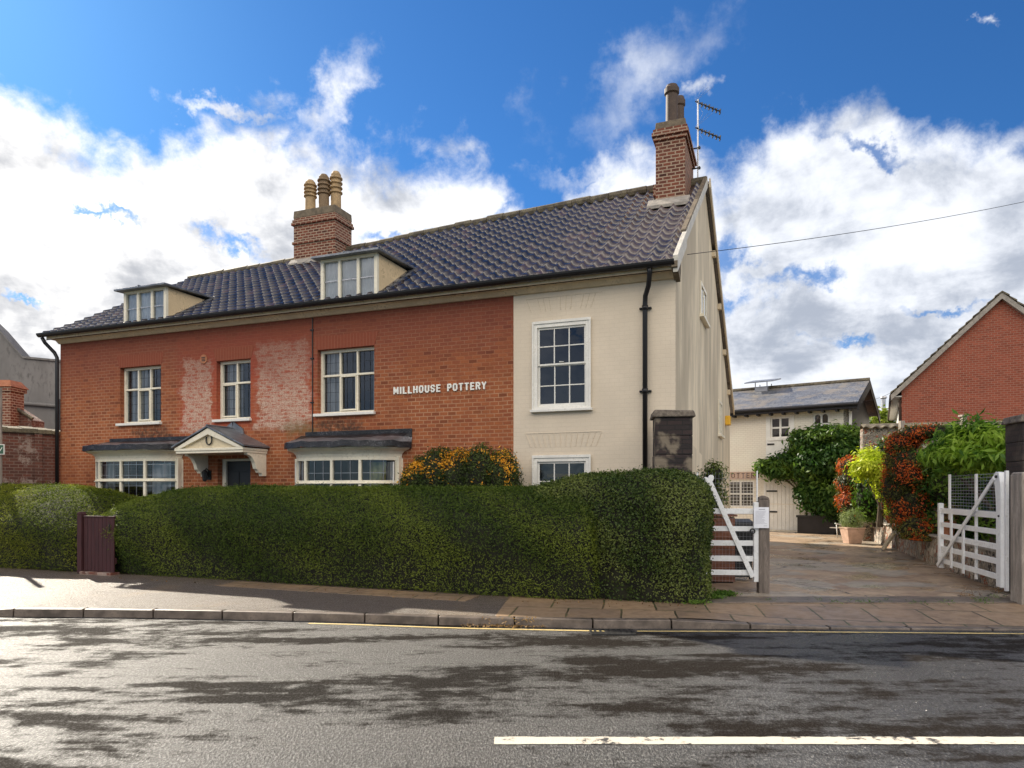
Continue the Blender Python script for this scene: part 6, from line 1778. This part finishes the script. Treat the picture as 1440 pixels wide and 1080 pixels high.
# lettered panel
ta, tb = B.t(1020), B.t(1062.5); za, zb = B.z(1040, 674), B.z(1040, 663.5)
plain('brick_panel', (0.56, 0.39, 0.29), 0.8, 0.1, 5)
plain('sign_letters', (0.13, 0.085, 0.065), 0.7, 0.05, 5)
sp_ = thing('painted_sign', 'faded pinkish panel reading POTTERY above the outbuilding window', 'sign', tuple(B.w(ta, -0.03, za)), -B.th)
mb = MB(); mb.box(0, tb - ta, 0, 0.025, 0, zb - za); mb.build('panel', 'brick_panel', sp_)
strokes('POTTERY', 0.06, (tb - ta) * 1.1, (zb - za) * 0.66, (zb - za) * 0.17, sp_, 'sign_letters', th=0.15, depth=-0.006, serif=1)
# trough
tr = thing('water_trough', 'long black trough under the wisteria beside the stable door', 'trough', tuple(B.w(B.t(1150, -0.6), -0.6, 0)), -B.th)
hw = (B.t(1178, -.6) - B.t(1125, -.6)) / 2
mb = MB(); mb.box(-hw, hw, -0.3, -0.26, 0, 0.62); mb.box(-hw, hw, 0.26, 0.3, 0, 0.62); mb.box(-hw, -hw + .04, -0.26, 0.26, 0, 0.62); mb.box(hw - .04, hw, -0.26, 0.26, 0, 0.62); mb.box(-hw + .04, hw - .04, -0.26, 0.26, 0.4, 0.45)
mb.build('tank', 'barn_tar', tr, bevel=0.01)
mb = MB(); mb.box(-hw - 0.03, hw + 0.03, -0.34, -0.301, 0.56, 0.64); mb.build('rim', 'black_iron', tr)

# ================================================================ climbers and garden at the right
def wblobs(lst):
    out = []
    for (px, py, Y, rx, ry, rz) in lst:
        p_ = ray(px, py, Y); k = Y / F
        out.append((p_.x, p_.y, p_.z, rx * k, ry, rz * k))
    return out
def rooted(name, label, cat, lst, mat, dens, L, Wd, group=None, base=None, trunk=True, **kw):
    bl = wblobs(lst)
    cx_ = base[0] if base else sum(b[0] for b in bl) / len(bl); cy_ = base[1] if base else sum(b[1] for b in bl) / len(bl)
    zb = base[2] if base and len(base) > 2 else 0.0
    r = thing(name, label, cat, (cx_, cy_, zb), 0, group)
    bl = [(b[0] - cx_, b[1] - cy_, b[2] - zb, *b[3:]) for b in bl]
    bush('x', bl, mat, dens, L, Wd, r, **kw)
    if trunk:
        mb = MB(); top = max(bl, key=lambda b: b[2])
        z1 = top[2]
        for q in range(3):
            x_, y_ = (q - 1) * 0.06, 0.03 * q
            tx_, ty_ = bl[(q * 2) % len(bl)][0], bl[(q * 2) % len(bl)][1]
            tz_ = bl[(q * 2) % len(bl)][2]
            mb.tube([(x_, y_, 0), (x_ + 0.04, y_, tz_ * 0.35), (tx_ * 0.5, ty_ * 0.5, tz_ * 0.7), (tx_, ty_, tz_)], [0.05, 0.04, 0.03, 0.015], 7)
        mb.build('trunk', 'bark', r)
    return r
yb = lambda px, off: 44880.0 / (px + 660) - off
rooted('wisteria', 'large dark green wisteria climbing over the outbuilding front above the trough', 'climbing plant',
       [(1085, 657, yb(1085, .4), 24, .4, 12), (1112, 650, yb(1112, .4), 20, .45, 16), (1105, 665, yb(1105, .4), 26, .4, 10), (1128, 625, yb(1128, .4), 20, .45, 20), (1150, 618, yb(1150, .4), 26, .5, 17),
        (1180, 613, yb(1180, .4), 28, .5, 12), (1216, 622, yb(1216, .3), 30, .5, 18), (1150, 655, yb(1150, .5), 34, .6, 30), (1185, 645, yb(1185, .5), 36, .7, 28), (1222, 640, yb(1222, .6), 24, .5, 20),
        (1148, 695, yb(1148, .5), 28, .55, 26), (1172, 705, yb(1172, .6), 26, .6, 28), (1200, 690, yb(1200, .6), 26, .6, 40), (1230, 668, yb(1230, .7), 26, .5, 34)],
       'wisteria', 560, 0.20, 0.075, base=tuple(B.w(-1.0, -0.4))[:2], shell=0.16, core_k=0.62, cs=1.6, droop=0.7, spread=0.9, up=0.25)
def arch_spots(P):
    z_ = P[:, 2]
    pr = 0.72 - 0.24 * np.clip((z_ - 1.5) / 0.9, 0, 1) + 0.10 * np.clip(P[:, 0] / 0.4, -1, 1)
    return (clump(P + 3.1, 3.3) + rng.normal(0, 0.13, len(P)) > pr).astype(float)
def red_spots(cx, zc):
    def f(P): return ((clump(P, 3.2) + rng.normal(0, 0.15, len(P)) > 0.50)).astype(float)
    return f
rooted('firethorn_bush', 'narrow clipped firethorn thick with red berries beside the big potted bush', 'bush',
       [(1197, 655, 21.0, 17, .5, 13), (1195, 680, 20.9, 18, .5, 20), (1196, 705, 20.9, 19, .5, 20), (1212, 700, 21.4, 16, .5, 34)], 'firethorn_red', 950, 0.07, 0.03,
       base=((1198 - CX) * 21 / F, 21.1, 0.0), shell=0.06, core_k=0.82, spots=0.50, spot_s=2.6, cs=2, spread=1.1, up=0.2)
rooted('robinia', 'bright yellow leaved shrub spreading above the terracotta pots', 'shrub',
       [(1225, 655, 18.6, 24, .5, 14), (1240, 668, 18.4, 16, .4, 16), (1212, 662, 18.8, 14, .4, 10), (1235, 650, 18.9, 18, .4, 10), (1243, 690, 18.4, 9, .25, 12), (1222, 640, 19.0, 14, .4, 8)], 'robinia', 700, 0.12, 0.05,
       base=((1246 - CX) * 18.6 / F, 18.9, 0.5), shell=0.14, core_k=0.25, droop=0.5, spread=0.9, up=0.4)
rooted('firethorn_bush', 'tall arching firethorn with orange and red berries hanging over the flint wall', 'bush',
       [(1262, 650, 15.6, 18, .5, 30), (1270, 625, 15.5, 20, .5, 18), (1286, 612, 15.3, 22, .55, 13), (1306, 608, 15.0, 20, .5, 11), (1326, 609, 14.6, 15, .45, 9), (1262, 690, 15.5, 19, .5, 34), (1275, 660, 15.2, 20, .6, 34),
        (1280, 715, 15.2, 26, .7, 34), (1292, 745, 14.7, 24, .6, 22), (1300, 680, 15.3, 22, .6, 44), (1296, 760, 14.5, 14, .4, 14)], 'firethorn_red', 1000, 0.06, 0.026,
       base=((1290 - CX) * 15.3 / F, 15.3, 0.45), shell=0.07, core_k=0.82, spotfn=arch_spots, cs=2, spread=1.1, up=0.2)
rooted('wisteria', 'fresh green wisteria with drooping leaves above the open five bar gate', 'climbing plant',
       [(1332, 634, 12.6, 26, .5, 12), (1355, 625, 12.3, 30, .55, 14), (1385, 618, 12.0, 30, .55, 16), (1410, 622, 11.8, 26, .5, 18), (1320, 642, 12.4, 22, .4, 10), (1350, 645, 12.0, 30, .5, 12),
        (1385, 645, 11.8, 30, .5, 14), (1415, 648, 11.6, 24, .5, 16), (1345, 612, 12.4, 16, .4, 8), (1372, 603, 12.1, 12, .3, 8)], 'wisteria_light', 560, 0.20, 0.055,
       base=((1400 - CX) * 12.6 / F, 12.6, 0.45), shell=0.15, core_k=0.45, cs=1.8, droop=1.1, spread=0.7, up=0.35)
rooted('shrub', 'dark leafy shrub filling the corner behind the terracotta pots', 'shrub',
       [(1222, 700, 20.0, 20, .4, 34), (1240, 690, 19.6, 18, .4, 40), (1232, 660, 19.8, 24, .4, 24), (1250, 640, 19.2, 16, .4, 26)], 'wisteria', 420, 0.14, 0.05, base=((1232 - CX) * 20 / F, 20.0, 0.45), shell=0.12, core_k=0.8, cs=2, spread=1.0)
rooted('shrub', 'dark shrubs added to fill the shaded raised bed behind the open five bar gate', 'shrub',  # shrub mass placed to darken the space behind the gate
       [(1345, 690, 14.5, 44, .6, 34), (1385, 690, 13.8, 40, .6, 36), (1420, 690, 13.0, 36, .6, 40), (1340, 735, 14.2, 34, .5, 30), (1380, 730, 13.4, 34, .5, 30), (1415, 730, 12.6, 34, .5, 32), (1330, 650, 14.6, 36, .5, 20), (1380, 650, 14.2, 50, .6, 22)],
       'wisteria', 420, 0.12, 0.045, base=((1380 - CX) * 13.8 / F, 13.8, 0.45), shell=0.12, core_k=0.8, cs=2, spread=1.0)
# flint retaining wall with a raised bed
def rw(u_): return Vector((7.35 + 0.335 * u_, 10.4 + u_, 0))      # base line of the wall
fw = thing('retaining_wall', 'low flint retaining wall with stone coping along the right of the yard', 'wall', tuple(rw(0)))
mb = MB(); n = 16
o_ = rw(0)
for k in range(n):
    a, b = rw(k * 0.83) - o_, rw((k + 1) * 0.83) - o_
    hA = 0.56 + 0.02 * math.sin(k * 2.1)
    mb.hexa([(a.x, a.y, 0), (a.x + 0.35, a.y, 0), (b.x + 0.35, b.y, 0), (b.x, b.y, 0)], [(a.x + 0.01, a.y, 0.56), (a.x + 0.35, a.y, 0.56), (b.x + 0.35, b.y, 0.56), (b.x + 0.01, b.y, 0.56)])
mb.build('flint_work', 'flint', fw)
mb = MB()
for k in range(n):
    a, b = rw(k * 0.83 + 0.01) - o_, rw((k + 1) * 0.83 - 0.01) - o_
    dz = random.uniform(-0.006, 0.006)
    mb.hexa([(a.x - 0.05, a.y, 0.561), (a.x + 0.38, a.y, 0.561), (b.x + 0.38, b.y, 0.561), (b.x - 0.05, b.y, 0.561)], [(a.x - 0.05, a.y, 0.61 + dz), (a.x + 0.38, a.y, 0.61 + dz), (b.x + 0.38, b.y, 0.61 - dz), (b.x - 0.05, b.y, 0.61 - dz)])
mb.build('coping', 'mortar', fw, bevel=0.012)
mb = MB(); a, b = rw(0), rw(13.2); mb.hexa([(a.x + .34, a.y, -.01), (a.x + 8, a.y, -.01), (b.x + 8, b.y, -.01), (b.x + .34, b.y, -.01)], [(a.x + .34, a.y, 0.5), (a.x + 8, a.y, 0.5), (b.x + 8, b.y, 0.5), (b.x + .34, b.y, 0.5)])
tag(mb.build('raised_bed', 'soil'), kind='structure')
# boundary wall behind
A_, B_ = ray(1213, 600, 20.6), ray(1500, 600, 19.2)
bw = thing('boundary_wall', 'high flint boundary wall capped with pantiles below the red brick house', 'wall', (A_.x, A_.y, 0), math.atan2(B_.y - A_.y, B_.x - A_.x))
Lb = math.hypot(B_.x - A_.x, B_.y - A_.y); hb = EZ + 88 * 20.4 / F
mb = MB(); mb.box(0, Lb, 0, 0.35, 0, hb); mb.build('flint_work', 'flint', bw)
mb = MB(); n = 200
for k in range(n):
    xa, xb = Lb * k / n, Lb * (k + 1) / n
    f = lambda x: 0.03 * math.sin(x / 0.26 * 6.283)
    mb.hexa([(xa, -0.14, hb + 0.01 + f(xa)), (xb, -0.14, hb + 0.01 + f(xb)), (xb, 0.2, hb + 0.12), (xa, 0.2, hb + 0.12)], [(xa, -0.14, hb + 0.035 + f(xa)), (xb, -0.14, hb + 0.035 + f(xb)), (xb, 0.2, hb + 0.16), (xa, 0.2, hb + 0.16)])
    mb.face([(xa, 0.2, hb + 0.16), (xb, 0.2, hb + 0.16), (xb, 0.45, hb + 0.03), (xa, 0.45, hb + 0.03)])
mb.build('tile_coping', 'ridge_clay', bw)
for px, py, Y in ((1355, 586, 18.6), (1268, 592, 18.9), (1403, 598, 18.2)):
    p_ = ray(px, py, Y)
    t_ = thing('timber_post', {1355: 'square timber post with flat top in front of the boundary wall', 1268: 'short timber post beside the arching firethorn', 1403: 'thin pale timber stake before the boundary wall'}[px], 'post', (p_.x, p_.y, 0.45))
    mb = MB(); r_ = 0.06 if px != 1403 else 0.03; h_ = p_.z - 0.45
    mb.box(-r_, r_, -r_, r_, 0, h_); mb.build('shaft', 'weathered_wood', t_, bevel=0.008)
    if px == 1355: mb = MB(); mb.box(-r_ - .03, r_ + .03, -r_ - .03, r_ + .03, h_ + 0.0005, h_ + 0.05); mb.build('cap', 'weathered_wood', t_)
# white ladder-like rail by the outbuilding corner
p_ = ray(1219, 616, 24.1)
lt = thing('metal_rail', 'short white metal ladder rail leaning by the outbuilding corner', 'rail', (p_.x, p_.y, 0.5))
mb = MB(); hr = ray(1219, 603, 24.1).z - 0.5
for xx in (-0.12, 0.12): mb.box(xx - 0.015, xx + 0.015, -0.015, 0.015, 0, hr)
for k in range(9): mb.box(-0.105, 0.105, -0.012, 0.012, 0.2 + k * 0.32, 0.23 + k * 0.32)
mb.build('frame', 'gate_paint', lt)

# pots
def potted(label, X, Y, z, r, h, mat, lmat, lr, lh, dens=900, L=0.08, Wd=0.02, square=False, group=None):
    o = thing('potted_plant', label, 'potted plant', (X, Y, z), 0, group)
    mb = MB()
    if square:
        mb.hexa([(-r * .7, -r * .7, 0), (r * .7, -r * .7, 0), (r * .7, r * .7, 0), (-r * .7, r * .7, 0)], [(-r, -r, h), (r, -r, h), (r, r, h), (-r, r, h)])
        mb.box(-r * 1.06, r * 1.06, -r * 1.06, r * 1.06, h + 0.001, h + 0.04)
    else:
        mb.lathe([(r * 0.68, 0), (r * 0.95, h * 0.8), (r * 1.08, h * 0.8), (r * 1.1, h), (r * 0.95, h), (r * .9, h * .9)], (0, 0, 0), 18)
    mb.build('pot', mat, o, bevel=0.01 if square else 0)
    bush('x', [(0, 0, h + lh * 0.5, lr, lr, lh * 0.62)], lmat, dens, L, Wd, o, shell=0.08, core_k=0.35, up=0.5, droop=-0.3)
    return o
k = 19.6
potted('large buff square pot with a round grey green bush by the flint wall', (1198.5 - CX) * k / F, k, 0, 0.25, 0.42, 'buff_pot', 'lavender', 0.32, 0.5, 1500, 0.10, 0.012, True)
for i, (px, u_, r, h, lm, lr, lh, lab) in enumerate(((1217, 8.4, 0.14, 0.22, 'robinia', 0.22, 0.3, 'terracotta pot of spiky yellow green leaves, farthest along the coping'),
        (1229, 7.5, 0.13, 0.2, 'lavender', 0.16, 0.22, 'small terracotta pot with grey green plant in the middle of the coping'),
        (1240, 6.7, 0.14, 0.26, 'robinia', 0.2, 0.3, 'taller terracotta pot with pale leaves, nearest the arching firethorn'))):
    w_ = rw(u_); potted(lab, w_.x + 0.17, w_.y, 0.61, r, h, 'terracotta', lm, lr, lh, 700, 0.14, 0.025, group='pots on the flint wall')
w_ = rw(3.3); potted('terracotta pot with brown foliage half hidden behind the open gate', w_.x + 0.2, w_.y, 0.61, 0.15, 0.28, 'terracotta', 'debris', 0.2, 0.3, 500, 0.1, 0.02)
# leaning slab and curved white arm
w_ = rw(7.15)
sl_ = thing('stone_slab', 'pale sawn slab leaning against the flint wall near the big pot', 'slab', (w_.x - 0.32, w_.y, 0.0), math.atan2(1, 0.335) - R(90))
mb = MB(); mb.hexa([(-0.02, -0.16, 0), (0.04, -0.16, 0), (0.04, 0.16, 0), (-0.02, 0.16, 0)], [(0.22, -0.16, 0.42), (0.28, -0.16, 0.42), (0.28, 0.16, 0.42), (0.22, 0.16, 0.42)])
o_ = mb.build('block', 'slab_stone', sl_, bevel=0.01)
p_ = gnd(1190, 757)
ar_ = thing('garden_chair', 'white curved metal chair frame left of the big potted bush', 'chair', (p_.x + 0.22, p_.y + 0.25, 0), R(10))
mb = MB()
for yy in (0, 0.42)[:1]:
    mb.tube([(0.02, yy, 0.0), (-0.03, yy, 0.18), (-0.12, yy, 0.33), (-0.32, yy, 0.42), (-0.5, yy, 0.46)], 0.022, 8)
    mb.tube([(-0.45, yy, 0.45), (-0.42, yy, 0.0)], 0.018, 8)
mb.build('frame', 'gate_paint', ar_, smooth=True)
mb = MB()
for k in range(4): mb.box(-0.42 + k * 0.09, -0.36 + k * 0.09, 0.023, 0.40, 0.30, 0.32)
mb.build('seat', 'weathered_wood', ar_)

# ================================================================ red brick house at the right
rh = thing('brick_house', 'modern red brick house gable behind the flint wall at the right', 'house', (RH.O[0], RH.O[1], 0), -RH.th)
ta_, za_ = RH.at(1408, 416)
ze = RH.z(1270, 541)
GW = ta_ * 2
mb = MB()
mb.prism([(0, 0), (GW, 0), (GW, ze), (ta_, za_), (0, ze)], 'y', 0, 0.25)
mb.box(0, 0.2, 0.25, 9.0, 0, ze); mb.box(GW - 0.2, GW, 0.25, 9.0, 0, ze)
mb.build('walls', 'new_brick', rh)
mb = MB(); n = 16
for sgn in (-1, 1):
    for k in range(n):
        f0, f1 = k / n, (k + 1) / n
        def pt(f, lift): return (ta_ + sgn * (ta_ + 0.35) * (1 - f), (ze - 0.30) + (za_ - ze + 0.42) * f + lift)
        a, b = pt(f0, 0.05), pt(f1, 0.0)
        if sgn > 0: a, b = b, a
        mb.hexa([(a[0], -0.22, a[1] - 0.05), (b[0], -0.22, b[1] - 0.05), (b[0], 9.3, b[1] - 0.05), (a[0], 9.3, a[1] - 0.05)], [(a[0], -0.22, a[1]), (b[0], -0.22, b[1]), (b[0], 9.3, b[1]), (a[0], 9.3, a[1])])
mb.build('roof', 'ridge_clay', rh)
mb = MB()
for sgn in (-1, 1):
    pa, pb = (ta_ + sgn * (ta_ + 0.33), ze - 0.34), (ta_, za_ + 0.07)
    if sgn > 0: pa, pb = pb, pa
    mb.hexa([(pa[0], -0.19, pa[1] - 0.2), (pb[0], -0.19, pb[1] - 0.2), (pb[0], -0.001, pb[1] - 0.2), (pa[0], -0.001, pa[1] - 0.2)], [(pa[0], -0.19, pa[1]), (pb[0], -0.19, pb[1]), (pb[0], -0.001, pb[1]), (pa[0], -0.001, pa[1])])
mb.build('verge', 'mortar', rh)
mb = MB(); mb.tube([(-0.32, -0.1, ze - 0.36), (-0.32, 9.2, ze - 0.36)], 0.06, 8); mb.tube([(-0.05, 0.1, ze - 0.5), (-0.05, 0.1, 0)], 0.045, 8); mb.build('gutter', 'pot_dark', rh)
mb = MB(); mb.box(-0.31, -0.001, 0, 9.2, ze - 0.42, ze - 0.38); mb.box(-0.03, -0.002, 0.6, 8.8, ze - 1.8, ze - 0.45); mb.build('soffit', 'white_paint', rh)

# ================================================================ left background
gl = thing('grey_building', 'tall grey rendered building with sloping parapet behind the left wall', 'building', (ray(0, 690, 24).x, 24.0, 0))
ox = gl.location.x
pts = [(-140, 330), (0, 466), (33, 504), (130, 513)]
P_ = [(ray(px, py, 24.0).x - ox, ray(px, py, 24.0).z) for px, py in pts]
mb = MB(); mb.prism([(P_[0][0], 0)] + P_ + [(P_[-1][0], 0)], 'y', 0, 0.35)
mb.build('wall', 'grey_render', gl)
mb = MB()
for a, b in zip(P_, P_[1:]):
    mb.hexa([(a[0], -0.06, a[1]), (b[0], -0.06, b[1]), (b[0], 0.41, b[1]), (a[0], 0.41, a[1])], [(a[0], -0.06, a[1] + 0.07), (b[0], -0.06, b[1] + 0.07), (b[0], 0.41, b[1] + 0.07), (a[0], 0.41, a[1] + 0.07)])
mb.build('parapet', 'grey_render', gl)
mb = MB(); a, b = ray(18, 566, 23.9), ray(84, 571, 23.9); mb.tube([(a.x - ox, -0.08, a.z), (b.x - ox, -0.08, b.z)], 0.06, 8); mb.build('pipe', 'grey_render', gl)
mb = MB(); a = ray(79, 560, 23.5); mb.box(a.x - ox - 0.12, a.x - ox + 0.12, -0.3, -0.002, 0, a.z); mb.build('downpipe', 'black_iron', gl)
# old brick boundary wall left of the house
wa, wb = ray(-160, 600, 14.4), ray(88, 600, 16.9)
lw_ = thing('brick_wall', 'old patched brick garden wall with mossy top left of the house', 'wall', (wa.x, wa.y, 0), math.atan2(wb.y - wa.y, wb.x - wa.x))
Lw = math.hypot(wb.x - wa.x, wb.y - wa.y); hw_ = EZ + 87 * 16.5 / F
mb = MB(); mb.box(0, Lw, 0, 0.3, 0, hw_ - 0.12); q = Lw - (ray(83, 0, 16.8).x - ray(35, 0, 16.4).x) - 0.05; mb.box(q, q + 0.16, -0.05, -0.001, 0, hw_ - 0.121); mb.build('brickwork', 'old_brick', lw_)
plain('moss_cap', (0.17, 0.14, 0.09), 0.9, 0.25, 6, dirt=(0.07, 0.065, 0.03), dirt_amt=0.9, bumpk=0.9, bd=0.03)
mb = MB(); k = 0
while k < Lw - 0.05:
    e = min(Lw, k + 0.3); j = random.uniform(-0.02, 0.02)
    mb.hexa([(k, -0.08, hw_ - 0.119), (e, -0.08, hw_ - 0.119), (e, 0.38, hw_ - 0.119), (k, 0.38, hw_ - 0.119)], [(k, -0.07, hw_ - 0.02 + j), (e, -0.07, hw_ - 0.02 + j), (e, 0.37, hw_ + 0.06 + j), (k, 0.37, hw_ + 0.06 + j)])
    k = e
mb.build('coping', 'moss_cap', lw_, bevel=0.01)
# small chimney and lean-to roof behind the wall
c0 = ray(8, 560, 19.5)
oc = thing('brick_outhouse', 'small brick outhouse with a squat chimney behind the old garden wall', 'outhouse', (c0.x, c0.y, 0))
zt = ray(8, 535, 19.5).z; k = 19.5 / F
mb = MB(); mb.prism([(-3.0, 0), (0.58, 0), (0.62, ray(36, 590, 19.5).z), (-0.6, ray(0, 563, 19.5).z + 0.25), (-3.0, ray(0, 563, 19.5).z + 0.6)], 'y', 0.2, 0.7); mb.build('wall', 'old_brick', oc)
mb = MB(); mb.box(-0.35, 0.24, -0.15, 0.4, 0, zt - 0.22); mb.box(-0.4, 0.29, -0.2, 0.45, zt - 0.32, zt - 0.2)
mb.build('chimney', 'chimney_brick', oc, bevel=0.006)
mb = MB(); mb.hexa([(-0.44, -0.24, zt - 0.2), (0.33, -0.24, zt - 0.2), (0.33, 0.49, zt - 0.2), (-0.44, 0.49, zt - 0.2)], [(-0.3, -0.1, zt), (0.19, -0.1, zt), (0.19, 0.35, zt), (-0.3, 0.35, zt)]); mb.build('cap', 'terracotta', oc)
mb = MB(); mb.tube([(-0.62, 0.15, ray(0, 563, 19.5).z + 0.3), (0.66, 0.15, ray(36, 590, 19.5).z + 0.04)], 0.05, 6); mb.build('verge', 'ridge_clay', oc)
# green sign on a post
sgp = ray(1, 632, 15.0)
gs_ = thing('green_sign', 'small green sign with a white tick cropped by the left edge', 'sign', (sgp.x - 0.12, sgp.y, 0))
mb = MB(); mb.tube([(0.06, 0.05, 0.0), (0.06, 0.05, ray(4, 545, 15.0).z)], 0.05, 10); mb.build('post', 'weathered_wood', gs_)
mb = MB(); mb.box(-0.42, 0.21, -0.02, 0.0, sgp.z - 0.11, sgp.z + 0.11); pn = mb.build('board', 'white_paint', gs_)
mb = MB(); mb.box(-0.405, 0.195, -0.024, -0.021, sgp.z - 0.095, sgp.z + 0.095); mb.build('face', 'sign_green', pn)
mb = MB(); mb.bar((0.10, -0.027, sgp.z - 0.01), (0.12, -0.027, sgp.z - 0.035), 0.015, 0.004, (0, 1, 0)); mb.bar((0.12, -0.027, sgp.z - 0.035), (0.17, -0.027, sgp.z + 0.04), 0.015, 0.004, (0, 1, 0)); mb.build('tick', 'white_paint', pn)

# ================================================================ far right background: tree, flue, wires
rooted('tree', 'yellow green tree top between the outbuilding and the red brick house', 'tree',
       [(1228, 598, 33, 14, .8, 14), (1243, 590, 33, 14, .8, 14), (1236, 606, 33, 20, 1, 12), (1256, 597, 34, 10, .8, 12), (1234, 582, 33, 5, .4, 9), (1250, 612, 33, 16, 1, 14)], 'tree_leaf', 120, 0.22, 0.12,
       base=((1240 - CX) * 33 / F, 33, 0), shell=0.3, core_k=0.3, spread=1.2)
p_ = ray(1242.5, 558, 36)
fl_ = thing('flue_pipe', 'grey metal flue with a small cap rising behind the yellow green tree', 'flue', (p_.x, p_.y, 0))
mb = MB(); mb.tube([(0, 0, 0), (0, 0, p_.z - 0.1)], 0.11, 12); mb.build('pipe', 'alu', fl_)
mb = MB(); mb.lathe([(0.13, 0), (0.17, 0.04), (0.15, 0.12), (0.02, 0.14)], (0, 0, p_.z - 0.1), 12); mb.build('cap', 'steel', fl_)
def wire(label, a, b, sag, r=0.005):
    a, b = Vector(a), Vector(b); pts = []
    for k in range(17):
        f = k / 16; p = a.lerp(b, f); p.z -= sag * 4 * f * (1 - f); pts.append(p)
    mb = MB(); mb.tube([p - a for p in pts], r, 5)
    o = mb.build('overhead_wire', 'black_iron'); o.location = a
    tag(o, label, 'wire')
s_ = 0.55
wa_ = H.w(TE + 0.12, 0.6, H.z(966, 358, 0.6))
wire('thin overhead wire running from the gable up to the right across the sky', wa_, ray(1520, 266, 17), 0.12, 0.006)
wire('faint cable from the outbuilding roof to the red brick house eaves', B.w(0.3, 0.5, ez + 0.1), RH.w(-0.1, 0.1, ze - 0.1), 0.1, 0.006)

# ================================================================ small growth and litter
def weeds(name, label, cat, spots_, mat, kind=None, L=0.07, Wd=0.012, up=1.5, nper=40, spread=0.05, hgt=0.05):
    P, N = [], []
    for (px, py, k) in spots_:
        c = gnd(px, py, 0.0) if not isinstance(px, Vector) else px
        for _ in range(int(nper * k)):
            P.append((c.x + random.gauss(0, spread * 1.4), c.y + random.gauss(0, spread), random.uniform(0.005, hgt) + (c.z)))
            N.append((random.gauss(0, 0.3), random.gauss(0, 0.3), 1.0))
    P, N = np.array(P), np.array(N)
    lv, lf, lt = leaves(P, N, L, Wd, spread=1.2, droop=0)
    o = mesh_np(name, lv, lf, [mat], None, tint=lt)
    return tag(o, label, cat, kind=kind)
weeds('weeds', 'bright green weeds on the paving at the foot of the privet hedge', 'weeds', [(1010, 838, 3), (1018, 836, 4), (1003, 842, 3), (984, 848, 1.2), (978, 850, 1), (1025, 838, 2)], 'weed', 'stuff', 0.05, 0.02, nper=70)
weeds('kerb_weeds', 'weeds and leaf litter in the joint between threshold and paving', 'weeds', [(1213, 848, 1), (1150, 846, .5), (1180, 848, .6), (1295, 850, .8), (1240, 848, .4), (1383, 845, 1.0), (1385, 848, 1.0), (1330, 849, .6), (1090, 845, .4), (1400, 842, .8)], 'weed', 'stuff', 0.05, 0.010, nper=30, spread=0.05)
random.seed(21)
lit = []
for k in range(60):
    px = random.uniform(160, 980); lit.append((px, np.interp(px, [150, 640, 1000], [811, 842, 852]) + random.uniform(0, 3), 0.14))
for k in range(26): lit.append((random.uniform(690, 760), random.uniform(871, 875), 0.2))
weeds('leaf_litter', 'scattered dead leaves along the hedge foot and kerb', 'leaf litter', lit, 'debris', 'stuff', 0.035, 0.02, nper=14, spread=0.09, hgt=0.012)
weeds('gutter_litter', 'clump of dead leaves and moss in the gutter by the kerb', 'leaf litter', [(Vector((x_, kerbY(x_) - 0.03, RZ + 0.004)), 0, 1) for x_ in [-0.5 + 0.05 * k + 0.2 * (k % 3) for k in range(10)]], 'debris', 'stuff', 0.04, 0.02, nper=16, spread=0.04, hgt=0.02)
weeds('dry_stalks', 'dry pale stalks at the foot of the open gate', 'dead plant', [(1364, 838, 1), (1404, 834, 1), (1360, 842, .6)], 'debris', None, 0.16, 0.008, nper=18, spread=0.05, hgt=0.07)
